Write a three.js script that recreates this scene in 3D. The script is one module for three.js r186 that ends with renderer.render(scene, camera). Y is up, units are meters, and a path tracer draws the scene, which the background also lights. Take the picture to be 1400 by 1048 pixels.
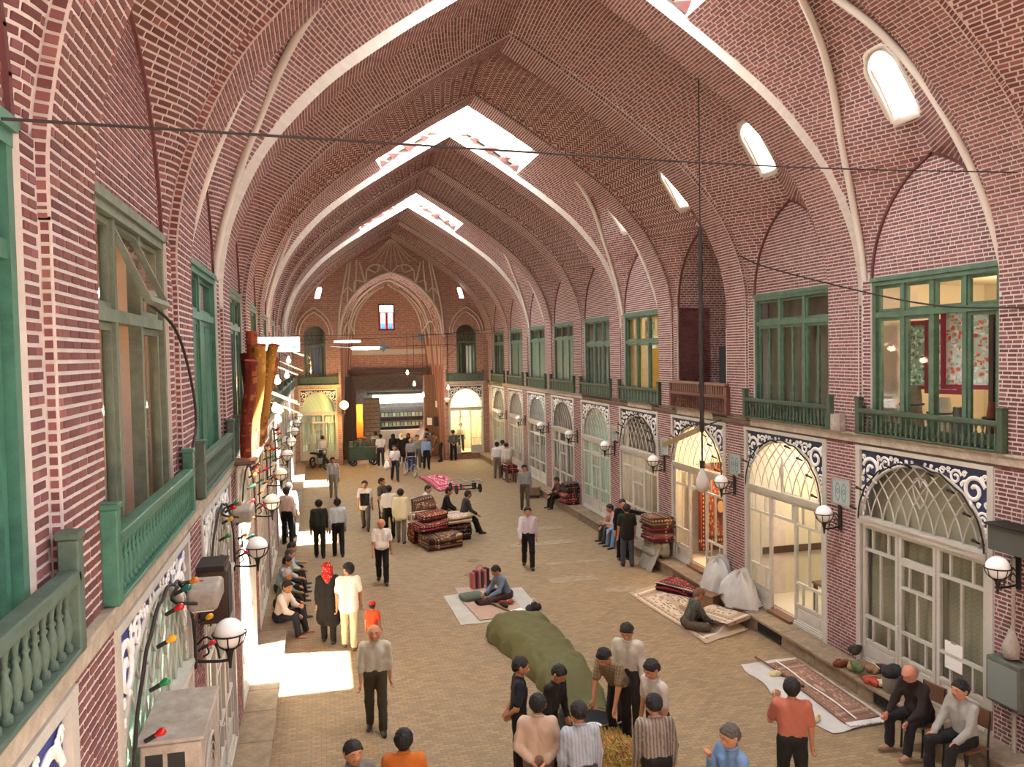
import * as THREE from 'three';
import { mergeGeometries, mergeVertices, toCreasedNormals } from 'three/addons/utils/BufferGeometryUtils.js';
import { RoundedBoxGeometry } from 'three/addons/geometries/RoundedBoxGeometry.js';
import { ImprovedNoise } from 'three/addons/math/ImprovedNoise.js';
import { RectAreaLightUniformsLib } from 'three/addons/lights/RectAreaLightUniformsLib.js';

// ---------------------------------------------------------------- camera, sky, sun, exposure
const scene = new THREE.Scene();
const CAMX = -3.895, CAMY = 5.83;
const camera = new THREE.PerspectiveCamera(50.95, 1400 / 1048, 0.05, 400);
camera.position.set(CAMX, CAMY, 0);
camera.rotation.order = 'YXZ';
camera.rotation.set(-0.0374, -0.2347, -0.0186);
camera.updateMatrixWorld(true);
scene.add(camera);

const renderer = new THREE.WebGLRenderer({ antialias: true });
renderer.toneMapping = THREE.LinearToneMapping;
renderer.toneMappingExposure = 4.15;
renderer.shadowMap.enabled = true;
renderer.shadowMap.type = THREE.PCFSoftShadowMap;

const skyColor = new THREE.Color(); skyColor.setRGB(0.84, 0.92, 1.0);
scene.background = skyColor;
scene.backgroundIntensity = 7.0;

const sun = new THREE.DirectionalLight(0xfffaf4, 36);
sun.position.set(0.39 * 28, 28, 0.335 * 28 - 20);
sun.target.position.set(0, 0, -20);
sun.castShadow = true;
sun.shadow.mapSize.set(4096, 4096);
Object.assign(sun.shadow.camera, { left: -40, right: 40, top: 40, bottom: -40, near: 1, far: 90 });
scene.add(sun, sun.target);

// ---------------------------------------------------------------- small helpers
let seed = 12345;
const rnd = () => { seed = (seed * 1664525 + 1013904223) >>> 0; return seed / 4294967296; };
const rr = (a, b) => a + (b - a) * rnd();
const V = (x, y, z) => new THREE.Vector3(x, y, z);
const W = (x, y, Z) => new THREE.Vector3(x, y, -Z);      // Z is metres down the hall from the camera
const clamp = (v, a = 0, b = 1) => Math.min(b, Math.max(a, v));
const lerp = (a, b, t) => a + (b - a) * t;
const smooth = (a, b, v) => { const t = clamp((v - a) / (b - a)); return t * t * (3 - 2 * t); };
const noise = new ImprovedNoise();
const lin = (r, g, b) => { const c = new THREE.Color(); c.setRGB(r, g, b); return c; };
const hex = (h) => new THREE.Color(h);
function mat(color, roughness = 0.8, extra = {}) {
  return new THREE.MeshStandardMaterial({ color: color instanceof THREE.Color ? color : hex(color), roughness, metalness: 0, ...extra });
}
const taken = new Map();
function numbered(name) {
  const n = taken.get(name) || 0; taken.set(name, n + 1);
  return n ? name + '_' + String(n).padStart(3, '0') : name;
}
function lit(o) { o.castShadow = true; o.receiveShadow = true; return o; }
function thing(name, label, category, pos = [0, 0, 0], turn = 0, group) {
  const o = new THREE.Group(); o.name = numbered(name); o.position.set(...(pos.isVector3 ? pos.toArray() : pos)); o.rotation.y = turn;
  o.userData = { label, category }; if (group) o.userData.group = group;
  scene.add(o); return o;
}
function part(parent, name, geo, material, label) {
  const m = lit(new THREE.Mesh(Array.isArray(geo) ? merge(geo) : geo, material)); m.name = name;
  if (label) m.userData.label = label;
  parent.add(m); return m;
}
function struct(name, label, category, geo, material) {
  const m = geo ? lit(new THREE.Mesh(Array.isArray(geo) ? merge(geo) : geo, material)) : new THREE.Group();
  m.name = numbered(name); m.userData = { label, category, kind: 'structure' };
  scene.add(m); return m;
}
function clean(g) {
  let o = g.index ? g.toNonIndexed() : g.clone();
  for (const k of Object.keys(o.attributes)) if (!['position', 'normal', 'uv'].includes(k)) o.deleteAttribute(k);
  if (!o.attributes.normal) o.computeVertexNormals();
  if (!o.attributes.uv) o.setAttribute('uv', new THREE.BufferAttribute(new Float32Array(o.attributes.position.count * 2), 2));
  return o;
}
function merge(list) { return mergeGeometries(list.map(clean), false); }
// box given by its extents; uv in metres
function bx(x0, x1, y0, y1, z0, z1) {
  const g = new THREE.BoxGeometry(Math.abs(x1 - x0), Math.abs(y1 - y0), Math.abs(z1 - z0));
  g.translate((x0 + x1) / 2, (y0 + y1) / 2, (z0 + z1) / 2); return uvBox(g);
}
function rbx(x0, x1, y0, y1, z0, z1, r = 0.01, seg = 1) {
  const w = Math.abs(x1 - x0), h = Math.abs(y1 - y0), d = Math.abs(z1 - z0);
  const g = new RoundedBoxGeometry(w, h, d, seg, Math.min(r, w / 2.05, h / 2.05, d / 2.05));
  g.translate((x0 + x1) / 2, (y0 + y1) / 2, (z0 + z1) / 2); return uvBox(g);
}
function uvBox(g) {
  const p = g.attributes.position, n = g.attributes.normal, uv = new Float32Array(p.count * 2);
  for (let i = 0; i < p.count; i++) {
    const ax = Math.abs(n.getX(i)), ay = Math.abs(n.getY(i)), az = Math.abs(n.getZ(i));
    if (ax >= ay && ax >= az) { uv[2 * i] = p.getZ(i); uv[2 * i + 1] = p.getY(i); }
    else if (ay >= az) { uv[2 * i] = p.getX(i); uv[2 * i + 1] = p.getZ(i); }
    else { uv[2 * i] = p.getX(i); uv[2 * i + 1] = p.getY(i); }
  }
  g.setAttribute('uv', new THREE.BufferAttribute(uv, 2)); return g;
}
function tube(pts, r = 0.01, seg = null, rad = 6, closed = false) {
  const v = pts.map((p) => (p.isVector3 ? p : V(...p)));
  const c = v.length === 2 ? new THREE.LineCurve3(v[0], v[1]) : new THREE.CatmullRomCurve3(v, closed, 'catmullrom', 0.5);
  return new THREE.TubeGeometry(c, seg ?? Math.max(1, (v.length - 1) * (v.length === 2 ? 1 : 4)), r, rad, closed);
}
// flat bar following points: square section
function bar(pts, w = 0.03, d = 0.03) {
  const list = [];
  for (let i = 0; i + 1 < pts.length; i++) {
    const a = pts[i], b = pts[i + 1], len = a.distanceTo(b);
    const g = new THREE.BoxGeometry(w, len + w * 0.4, d);
    const q = new THREE.Quaternion().setFromUnitVectors(V(0, 1, 0), b.clone().sub(a).normalize());
    g.applyQuaternion(q); g.translate((a.x + b.x) / 2, (a.y + b.y) / 2, (a.z + b.z) / 2); list.push(g);
  }
  return list.length > 1 ? merge(list) : list[0];
}
function lathe(pts, seg = 12) { return new THREE.LatheGeometry(pts.map(([r, y]) => new THREE.Vector2(r, y)), seg); }
function sph(x, y, z, r, seg = 12, sx = 1, sy = 1, sz = 1) { const g = new THREE.SphereGeometry(r, seg, Math.max(6, seg * 0.7 | 0)); g.scale(sx, sy, sz); g.translate(x, y, z); return g; }
function cyl(x, y0, y1, z, r0, r1 = r0, seg = 12) { const g = new THREE.CylinderGeometry(r1, r0, y1 - y0, seg); g.translate(x, (y0 + y1) / 2, z); return g; }
function at(g, x = 0, y = 0, z = 0, rx = 0, ry = 0, rz = 0) { g.rotateX(rx); g.rotateY(ry); g.rotateZ(rz); g.translate(x, y, z); return g; }
// project a world point to photo pixels (used only to rank bricks by size)
const _pv = new THREE.Vector3();
camera.aspect = 1400 / 1048; camera.updateProjectionMatrix();
const viewM = new THREE.Matrix4().copy(camera.matrixWorld).invert();
function shownSize(p) {
  _pv.copy(p).applyMatrix4(viewM); if (_pv.z > -0.3) return 0;
  const d = -_pv.z, x = 700 + 1100 * _pv.x / d, y = 524 - 1100 * _pv.y / d;
  if (x < -5 || x > 1405 || y < -5 || y > 1053) return 0;
  return 1100 / d;
}
// ---------------------------------------------------------------- textures
function canvasTex(w, h, draw, srgb = true) {
  const c = document.createElement('canvas'); c.width = w; c.height = h; draw(c.getContext('2d'), w, h);
  const t = new THREE.CanvasTexture(c); t.wrapS = t.wrapT = THREE.RepeatWrapping; t.magFilter = THREE.LinearFilter;
  if (srgb) t.colorSpace = THREE.SRGBColorSpace; return t;
}
function dataTex(n, fn, srgb = true) {
  const d = new Uint8Array(n * n * 4);
  for (let y = 0; y < n; y++) for (let x = 0; x < n; x++) { const c = fn(x / n, y / n); const i = 4 * (y * n + x); d[i] = c[0]; d[i + 1] = c[1]; d[i + 2] = c[2]; d[i + 3] = 255; }
  const t = new THREE.DataTexture(d, n, n); t.wrapS = t.wrapT = THREE.RepeatWrapping; t.magFilter = THREE.LinearFilter; t.minFilter = THREE.LinearFilter;
  if (srgb) t.colorSpace = THREE.SRGBColorSpace; t.needsUpdate = true; return t;
}
const TAU = Math.PI * 2;
function tileNoise(u, v, f, s = 0) { // seamless noise on a torus-like lookup
  const a = u * f, b = v * f, w = (x) => ((x % f) + f) % f;
  const n = (x, y) => noise.noise(x + 0.37, y + 0.61, s);
  const fu = u, fv = v;
  return lerp(lerp(n(a, b), n(a - f, b), fu), lerp(n(a, b - f), n(a - f, b - f), fu), fv) + 0 * w(0);
}
const plasterTex = dataTex(256, (u, v) => { const k = 232 + 16 * tileNoise(u, v, 6) + 10 * tileNoise(u, v, 24, 3) + 6 * tileNoise(u, v, 70, 7); return [k, k * 0.985, k * 0.96]; });
const grimeTex = dataTex(256, (u, v) => { const k = 205 + 38 * tileNoise(u, v, 5) + 26 * tileNoise(u, v, 16, 3) + 18 * tileNoise(u, v, 60, 7); return [k, k * 0.97, k * 0.93]; });
const clothTex = dataTex(128, (u, v) => { const k = 225 + 14 * Math.sin(u * TAU * 32) * Math.sin(v * TAU * 32) + 16 * tileNoise(u, v, 6, 2); return [k, k, k]; });
// ---------------------------------------------------------------- materials
const M = {
  mortar: mat(lin(0.69, 0.635, 0.62), 0.95, { map: plasterTex }),
  plaster: mat(lin(0.78, 0.755, 0.72), 0.9, { map: plasterTex }),
  rib: mat(lin(0.66, 0.60, 0.55), 0.9, { map: plasterTex }),
  white: mat(lin(0.55, 0.53, 0.48), 0.55, { map: plasterTex }),
  whiteClean: mat(lin(0.74, 0.72, 0.67), 0.5),
  cornice: mat(lin(0.56, 0.50, 0.42), 0.8, { map: grimeTex }),
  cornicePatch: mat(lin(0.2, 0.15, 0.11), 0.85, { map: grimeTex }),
  green: mat(lin(0.10, 0.21, 0.145), 0.55, { map: grimeTex }),
  greenOld: mat(lin(0.075, 0.13, 0.085), 0.7, { map: grimeTex }),
  greenTeal: mat(lin(0.07, 0.25, 0.185), 0.45, { map: grimeTex }),
  greenPale: mat(lin(0.21, 0.27, 0.21), 0.6, { map: grimeTex }),
  greenRailLeft: mat(lin(0.11, 0.18, 0.145), 0.7, { map: grimeTex }),
  blue: mat(lin(0.02, 0.03, 0.085), 0.6),
  blueBright: mat(lin(0.03, 0.04, 0.2), 0.6),
  stone: mat(lin(0.36, 0.28, 0.19), 0.9, { map: grimeTex }),
  stoneDark: mat(lin(0.28, 0.215, 0.15), 0.92, { map: grimeTex }),
  iron: mat(lin(0.02, 0.017, 0.015), 0.6, { metalness: 0.4 }),
  ironRust: mat(lin(0.05, 0.028, 0.02), 0.7),
  wood: mat(lin(0.13, 0.06, 0.03), 0.6),
  woodDark: mat(lin(0.05, 0.024, 0.014), 0.65),
  woodGold: mat(lin(0.36, 0.2, 0.06), 0.45),
  cream: mat(lin(0.6, 0.55, 0.44), 0.9),
  darkroom: mat(lin(0.42, 0.38, 0.33), 0.95),
  beige: mat(lin(0.36, 0.31, 0.22), 0.95),
  opal: mat(lin(0.85, 0.84, 0.8), 0.25),
  glass: new THREE.MeshPhysicalMaterial({ color: lin(0.92, 0.96, 0.93), roughness: 0.03, transmission: 1, thickness: 0, ior: 1.45 }),
  glassGreen: new THREE.MeshPhysicalMaterial({ color: lin(0.72, 0.9, 0.8), roughness: 0.25, transmission: 0.75, thickness: 0, ior: 1.45 }),
  frost: new THREE.MeshPhysicalMaterial({ color: lin(0.85, 0.87, 0.85), roughness: 0.6, transmission: 0.6, thickness: 0, ior: 1.4 }),
  milk: new THREE.MeshPhysicalMaterial({ color: lin(0.95, 0.96, 0.97), roughness: 1, transmission: 0.65, thickness: 0, ior: 1.3 }),
  red: mat(lin(0.25, 0.02, 0.025), 0.85), chrome: mat(lin(0.6, 0.6, 0.6), 0.3, { metalness: 0.9 }),
  wire: mat(lin(0.02, 0.014, 0.012), 0.8), rubber: mat(lin(0.02, 0.02, 0.02), 0.85),
  acWhite: mat(lin(0.5, 0.46, 0.42), 0.6, { map: grimeTex }), dark: mat(lin(0.015, 0.014, 0.014), 0.8),
  bulbGlass: mat(lin(0.75, 0.72, 0.65), 0.2),
};
// ---------------------------------------------------------------- the hall: dimensions
const HW = 5.205;                       // half width to the face of the piers
const WALLX = 5.32, STRIPX = 5.262;     // window wall and the recessed strip beside each pier
const BAY = 3.807, G0 = 8.362;
const G = (p) => G0 + BAY * p;          // near edge of pier p
const PIER = 0.85, STRIP = 0.24;
const ZB = 44.2, ZFRONT = -6.87;        // the end wall and the wall behind the camera
const SPRING = 6.55, LUN0 = 6.92, LUN1 = 8.77, LUNHW = 1.37;
const COURSE = 0.0605, BRICKLEN = 0.158;
// pointed arch of the transverse rings (half profile from spring to crown)
const ringCurve = new THREE.CatmullRomCurve3([[5.205, 6.55], [5.2, 6.9], [5.165, 7.2], [5.07, 7.65], [4.86, 8.2], [4.55, 8.77], [4.15, 9.27], [3.6, 9.83], [2.8, 10.45], [1.9, 11.06], [1.0, 11.63], [0, 12.22]].map(([x, y]) => V(x, y, 0)), false, 'centripetal');
const midCurve = new THREE.CatmullRomCurve3([[5.32, 8.77], [4.95, 9.3], [4.5, 10.05], [3.95, 10.65], [3.1, 11.2], [2.2, 11.68], [1.1, 12.16], [0, 12.52]].map(([x, y]) => V(x, y, 0)), false, 'centripetal');
function resample(curve, n) { return curve.getSpacedPoints(n); }
const RING = resample(ringCurve, 300);
const ringX = (y) => { for (let i = 1; i < RING.length; i++) if (RING[i].y >= y) { const a = RING[i - 1], b = RING[i]; return lerp(a.x, b.x, (y - a.y) / Math.max(1e-6, b.y - a.y)); } return 0; };
function sub(arr, test) { return arr.filter(test); }
const ringUpper = new THREE.CatmullRomCurve3([V(ringX(LUN1), LUN1, 0), ...sub(RING, (p) => p.y > LUN1 + 0.02).filter((_, i) => i % 8 === 0), V(0, 12.22, 0)], false, 'centripetal');
const UPN = Math.round(ringUpper.getLength() / COURSE);
const RU = resample(ringUpper, UPN), CU = resample(midCurve, UPN);
const LC = (LUN1 - LUN0) ** 2, LR0 = (LC - LUNHW ** 2) / (2 * LUNHW);
const lunB = (y) => (y <= LUN0 ? LUNHW : y >= LUN1 ? 0 : Math.max(0, Math.sqrt((LUNHW + LR0) ** 2 - (y - LUN0) ** 2) - LR0));
// outward shift of a profile point (used to set the webs back behind the rings)
function outNormal(list, i) { const a = list[Math.max(0, i - 1)], b = list[Math.min(list.length - 1, i + 1)]; return V(b.y - a.y, -(b.x - a.x), 0).normalize(); }

// ---------------------------------------------------------------- bricks
const chamfer = (() => { // small chamfered box, 44 triangles, unit size
  const g = mergeVertices(new RoundedBoxGeometry(1, 1, 1, 1, 0.06).deleteAttribute('uv').deleteAttribute('normal')); g.computeVertexNormals(); return g;
})();
const unitBox = new THREE.BoxGeometry(1, 1, 1);
const brickTones = [[0.195, 0.07, 0.068], [0.165, 0.055, 0.055], [0.225, 0.087, 0.083], [0.145, 0.05, 0.05], [0.2, 0.08, 0.068], [0.175, 0.064, 0.07]].map((c) => lin(...c));
const brickMats = brickTones.map((c) => mat(c, 0.88, { map: plasterTex }));
const brickInst = mat(0xffffff, 0.88);
class Pool {
  constructor(owner) { this.owner = owner; this.list = []; }
  add(m, p, size) { this.list.push({ m, p, s: shownSize(p) * size, tone: Math.floor(rnd() * brickTones.length), k: rr(0.82, 1.18) }); }
  finish(n = 290) {
    const order = this.list.filter((b) => b.s > 0).sort((a, b) => b.s - a.s), single = new Set(order.slice(0, n));
    let k = 0;
    for (const b of single) {
      const me = lit(new THREE.Mesh(unitBrick(), brickMats[b.tone])); me.name = k ? 'brick_' + String(k).padStart(3, '0') : 'brick'; k++;
      me.applyMatrix4(b.m); this.owner.add(me);
    }
    const rest = this.list.filter((b) => !single.has(b));
    const im = lit(new THREE.InstancedMesh(unitBox, brickInst, rest.length)); im.name = 'brickwork'; im.userData.kind = 'stuff'; im.userData.label = 'red brick courses laid in white mortar';
    const c = new THREE.Color();
    rest.forEach((b, i) => { im.setMatrixAt(i, b.m); c.copy(brickTones[b.tone]).multiplyScalar(b.k); im.setColorAt(i, c); });
    this.owner.add(im);
    console.log(this.owner.name, 'bricks', this.list.length);
  }
}
const unitBrick = () => chamfer;
const _t = V(0, 0, 0), _r = V(0, 0, 0), _n = V(0, 0, 0), _c = V(0, 0, 0), _m = new THREE.Matrix4(), _q = new THREE.Quaternion();
// rows: arrays of points; bricks fill the strips between them. inside: point towards which the faces look
function layRows(pool, rows, { inside, skip = null, herring = 0, len = BRICKLEN, proud = 0.007, depth = 0.035, flip = 1 } = {}) {
  for (let i = 0; i + 1 < rows.length; i++) {
    const a = rows[i], b = rows[i + 1], n = Math.min(a.length, b.length);
    if (n < 2) continue;
    const mid = [], acc = [0];
    for (let j = 0; j < n; j++) { mid.push(a[j].clone().add(b[j]).multiplyScalar(0.5)); if (j) acc.push(acc[j - 1] + mid[j].distanceTo(mid[j - 1])); }
    const total = acc[n - 1]; if (total < 0.02) continue;
    const step = herring ? herring : len;
    let s = herring ? -rnd() * step : -((i % 2) * len * 0.5 + (i % 3) * 0.013 + rnd() * 0.02), j = 1;
    for (; s < total; s += step) {
      const wob = herring ? 0 : (rnd() < 0.12 ? -len * 0.45 : 0);
      let s0 = Math.max(0, s), s1 = Math.min(total, s + step + wob);
      const sNext = s + step + wob; 
      if (s1 - s0 < 0.028 || s1 <= 0) { s = sNext - step; continue; }
      const sc = (s0 + s1) / 2;
      while (j < n - 1 && acc[j] < sc) j++;
      while (j > 1 && acc[j - 1] > sc) j--;
      const f = clamp((sc - acc[j - 1]) / Math.max(1e-6, acc[j] - acc[j - 1]));
      _c.lerpVectors(mid[j - 1], mid[j], f);
      _t.subVectors(mid[j], mid[j - 1]).normalize();
      _r.lerpVectors(b[j - 1], b[j], f); const lo = V(0, 0, 0).lerpVectors(a[j - 1], a[j], f);
      _r.sub(lo); _r.addScaledVector(_t, -_r.dot(_t)); const h = _r.length();
      if (h > 0.012 && !(skip && skip(_c))) {
        _n.crossVectors(_t, _r).normalize();
        if (_n.dot(_c.clone().sub(inside)) > 0) _n.negate();
        _r.crossVectors(_n, _t).normalize();
        let L = s1 - s0 - 0.02, H = h - 0.021;
        if (herring) {
          const ang = (i % 2 ? 1 : -1) * Math.PI / 4 * flip;
          L = h * 1.22; H = step * 0.707 - 0.02;
          const t2 = _t.clone().multiplyScalar(Math.cos(ang)).addScaledVector(_r, Math.sin(ang)), r2 = V(0, 0, 0).crossVectors(_n, t2);
          _t.copy(t2); _r.copy(r2);
        }
        if (L > 0.015 && H > 0.008) {
          const pr = proud + rr(-0.002, 0.003);
          _m.makeBasis(_t.clone().multiplyScalar(L), _r.clone().multiplyScalar(H), _n.clone().multiplyScalar(depth));
          const pos = _c.clone().addScaledVector(_n, pr - depth / 2);
          _m.setPosition(pos);
          pool.add(_m.clone(), pos, L);
        }
      }
      s = sNext - step;
    }
  }
}
function gridGeo(rows, skip = null) {
  const pos = [], uv = [], idx = []; let base = 0; const n = rows[0].length;
  rows.forEach((r, i) => r.forEach((p, j) => { pos.push(p.x, p.y, p.z); uv.push(j * 0.1, i * 0.06); }));
  const c = V(0, 0, 0);
  for (let i = 0; i + 1 < rows.length; i++) for (let j = 0; j + 1 < n; j++) {
    if (skip) { c.copy(rows[i][j]).add(rows[i + 1][j + 1]).multiplyScalar(0.5); if (skip(c)) continue; }
    const a = i * n + j; idx.push(a, a + 1, a + n, a + 1, a + n + 1, a + n);
  }
  const g = new THREE.BufferGeometry();
  g.setAttribute('position', new THREE.Float32BufferAttribute(pos, 3)); g.setAttribute('uv', new THREE.Float32BufferAttribute(uv, 2)); g.setIndex(idx); g.computeVertexNormals();
  return g;
}
const line = (a, b, n) => Array.from({ length: n + 1 }, (_, i) => V(0, 0, 0).lerpVectors(a, b, i / n));
// flat rectangle of brick courses between z-range / y-range on plane x
function wallRows(x, Za, Zb, y0, y1) { const k = Math.max(1, Math.round((y1 - y0) / COURSE)); return Array.from({ length: k + 1 }, (_, i) => [W(x, lerp(y0, y1, i / k), Za), W(x, lerp(y0, y1, i / k), Zb)]); }
function sideRows(Z, xa, xb, y0, y1) { const k = Math.max(1, Math.round((y1 - y0) / COURSE)); return Array.from({ length: k + 1 }, (_, i) => [W(xa, lerp(y0, y1, i / k), Z), W(xb, lerp(y0, y1, i / k), Z)]); }

const wallL = struct('wall_left', 'left side wall of red brick piers with white mortar joints', 'wall');
const wallR = struct('wall_right', 'right side wall of red brick piers with white mortar joints', 'wall');
const wallB = struct('wall_back', 'far end wall of dark red brick with ribbed arched recess', 'wall');
const vault = struct('ceiling', 'red brick vault of pointed ribs over the hall', 'vault');
const pools = { L: new Pool(wallL), R: new Pool(wallR), V: new Pool(vault), B: new Pool(wallB) };
const P0 = -2, P1 = 9;                     // piers built
const FAR_DOME = [1, 4, 7, -2];            // bays with a skylight, counted by the pier at their far end minus one
const isDome = (p) => [0, 3, 6].includes(p);   // bay p lies between pier p and pier p+1
const HERR = new Set([2, 4, 5, 8]);
const hallMid = (c) => V(0, Math.min(c.y - 0.5, 7), c.z);
function insideOf(Z) { return W(0, 7, Z); }

const mortarSide = { L: [], R: [] }, mortarV = [], outerV = [], ribGeo = [], whiteRiser = [];
const zc = (p) => G(p) + PIER + LUNHW + 0.0;      // centre of the window of bay p
// ------ piers and window walls
for (const side of ['L', 'R']) {
  const sg = side === 'L' ? -1 : 1, pool = pools[side], mg = mortarSide[side];
  const X = (x) => sg * x;
  for (let p = P0; p <= P1; p++) {
    const g = G(p), ins = W(0, 5, g);
    // lower pier
    mg.push(bx(X(HW), X(6.2), 0, 4.2, -(g + 0.07), -(g + 0.92)));
    mg.push(bx(X(HW), X(6.2), 4.1, SPRING + 0.02, -g, -(g + PIER)));
    mg.push(bx(X(STRIPX), X(6.2), 4.1, SPRING + 0.4, -(g - STRIP), -(g + 0.01)));
    if (p >= -2) {
      layRows(pool, wallRows(X(HW), g + 0.08, g + 0.91, 0.3, 4.16), { inside: ins });
      layRows(pool, wallRows(X(HW), g + 0.012, g + PIER - 0.003, 4.33, SPRING), { inside: ins });
      layRows(pool, wallRows(X(STRIPX), g - STRIP, g - 0.03, 4.33, SPRING + 0.4), { inside: ins, len: 0.22 });
      // far face of the pier (towards the window) and near face of the strip
      layRows(pool, sideRows(g, X(HW), X(STRIPX), 4.33, SPRING), { inside: W(0, 5, g - 20), len: 0.2 });
      layRows(pool, sideRows(g + PIER, X(HW), X(WALLX), 4.33, LUN0), { inside: W(0, 5, g + 20), len: 0.2 });
    }
  }
  for (let p = P0; p < P1; p++) {
    const z = zc(p), za = G(p) + PIER, zb = G(p + 1) - STRIP, ins = W(0, 7, z);
    // lunette wall above the window
    const sh = new THREE.Shape(); const yT = 6.95;
    const niche = p === 2 && side === 'R';
    if (!niche) {
      mg.push(bx(X(WALLX), X(WALLX + 0.3), yT, LUN1 + 0.35, -(za - 0.05), -(zb + 0.05)));
      if (p >= -2) {
        const k = Math.round((LUN1 - yT) / COURSE), rows = [];
        for (let i = 0; i <= k; i++) { const y = lerp(yT, LUN1, i / k), b = Math.max(0.01, lunB(y)); rows.push([W(X(WALLX), y, z - b), W(X(WALLX), y, z + b)]); }
        layRows(pool, rows, { inside: ins });
      }
    }
  }
}
// ------ transverse rings (soffit bands) and webs
function ringRows(g0, g1, off = 0) {            // rows from left spring over the crown to right spring
  const n = Math.round(ringCurve.getLength() / COURSE), pts = resample(ringCurve, n), rows = [];
  const half = pts.map((p, i) => p.clone().addScaledVector(outNormal(pts, i), off));
  const all = [...half.map((p) => V(-p.x, p.y, 0)), ...half.slice(0, -1).reverse()];
  for (const p of all) rows.push([W(p.x, p.y, g0), W(p.x, p.y, g1)]);
  return rows;
}
function riser(g, off0, off1, thick = 0) {
  const a = ringRows(g, g, off0).map((r) => r[0]), b = ringRows(g, g, off1).map((r) => r[0]);
  return gridGeo([a, b]);
}
for (let p = P0; p <= P1; p++) {
  const g = G(p), gE = p === P1 ? ZB + 0.05 : g + PIER, rows = ringRows(g, gE);
  mortarV.push(gridGeo(rows));
  if (p >= -1) layRows(pools.V, rows, { inside: W(0, 7, g + 0.4) });
  const white = isDome(p - 1);
  (white ? whiteRiser : mortarV).push(riser(g, -0.004, white ? 0.2 : 0.12));
  outerV.push(gridGeo(ringRows(g - 0.05, gE + 0.05, 0.34)));
  if (!white && p >= -1) {          // dark header course on the riser
    const a = ringRows(g, g, 0.004).map((r) => r[0]), b = ringRows(g, g, 0.09).map((r) => r[0]);
    layRows(pools.V, [a, b], { inside: W(0, 7, g - 30), len: 0.064 });
  }
}
const wellEdge = [];
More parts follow.
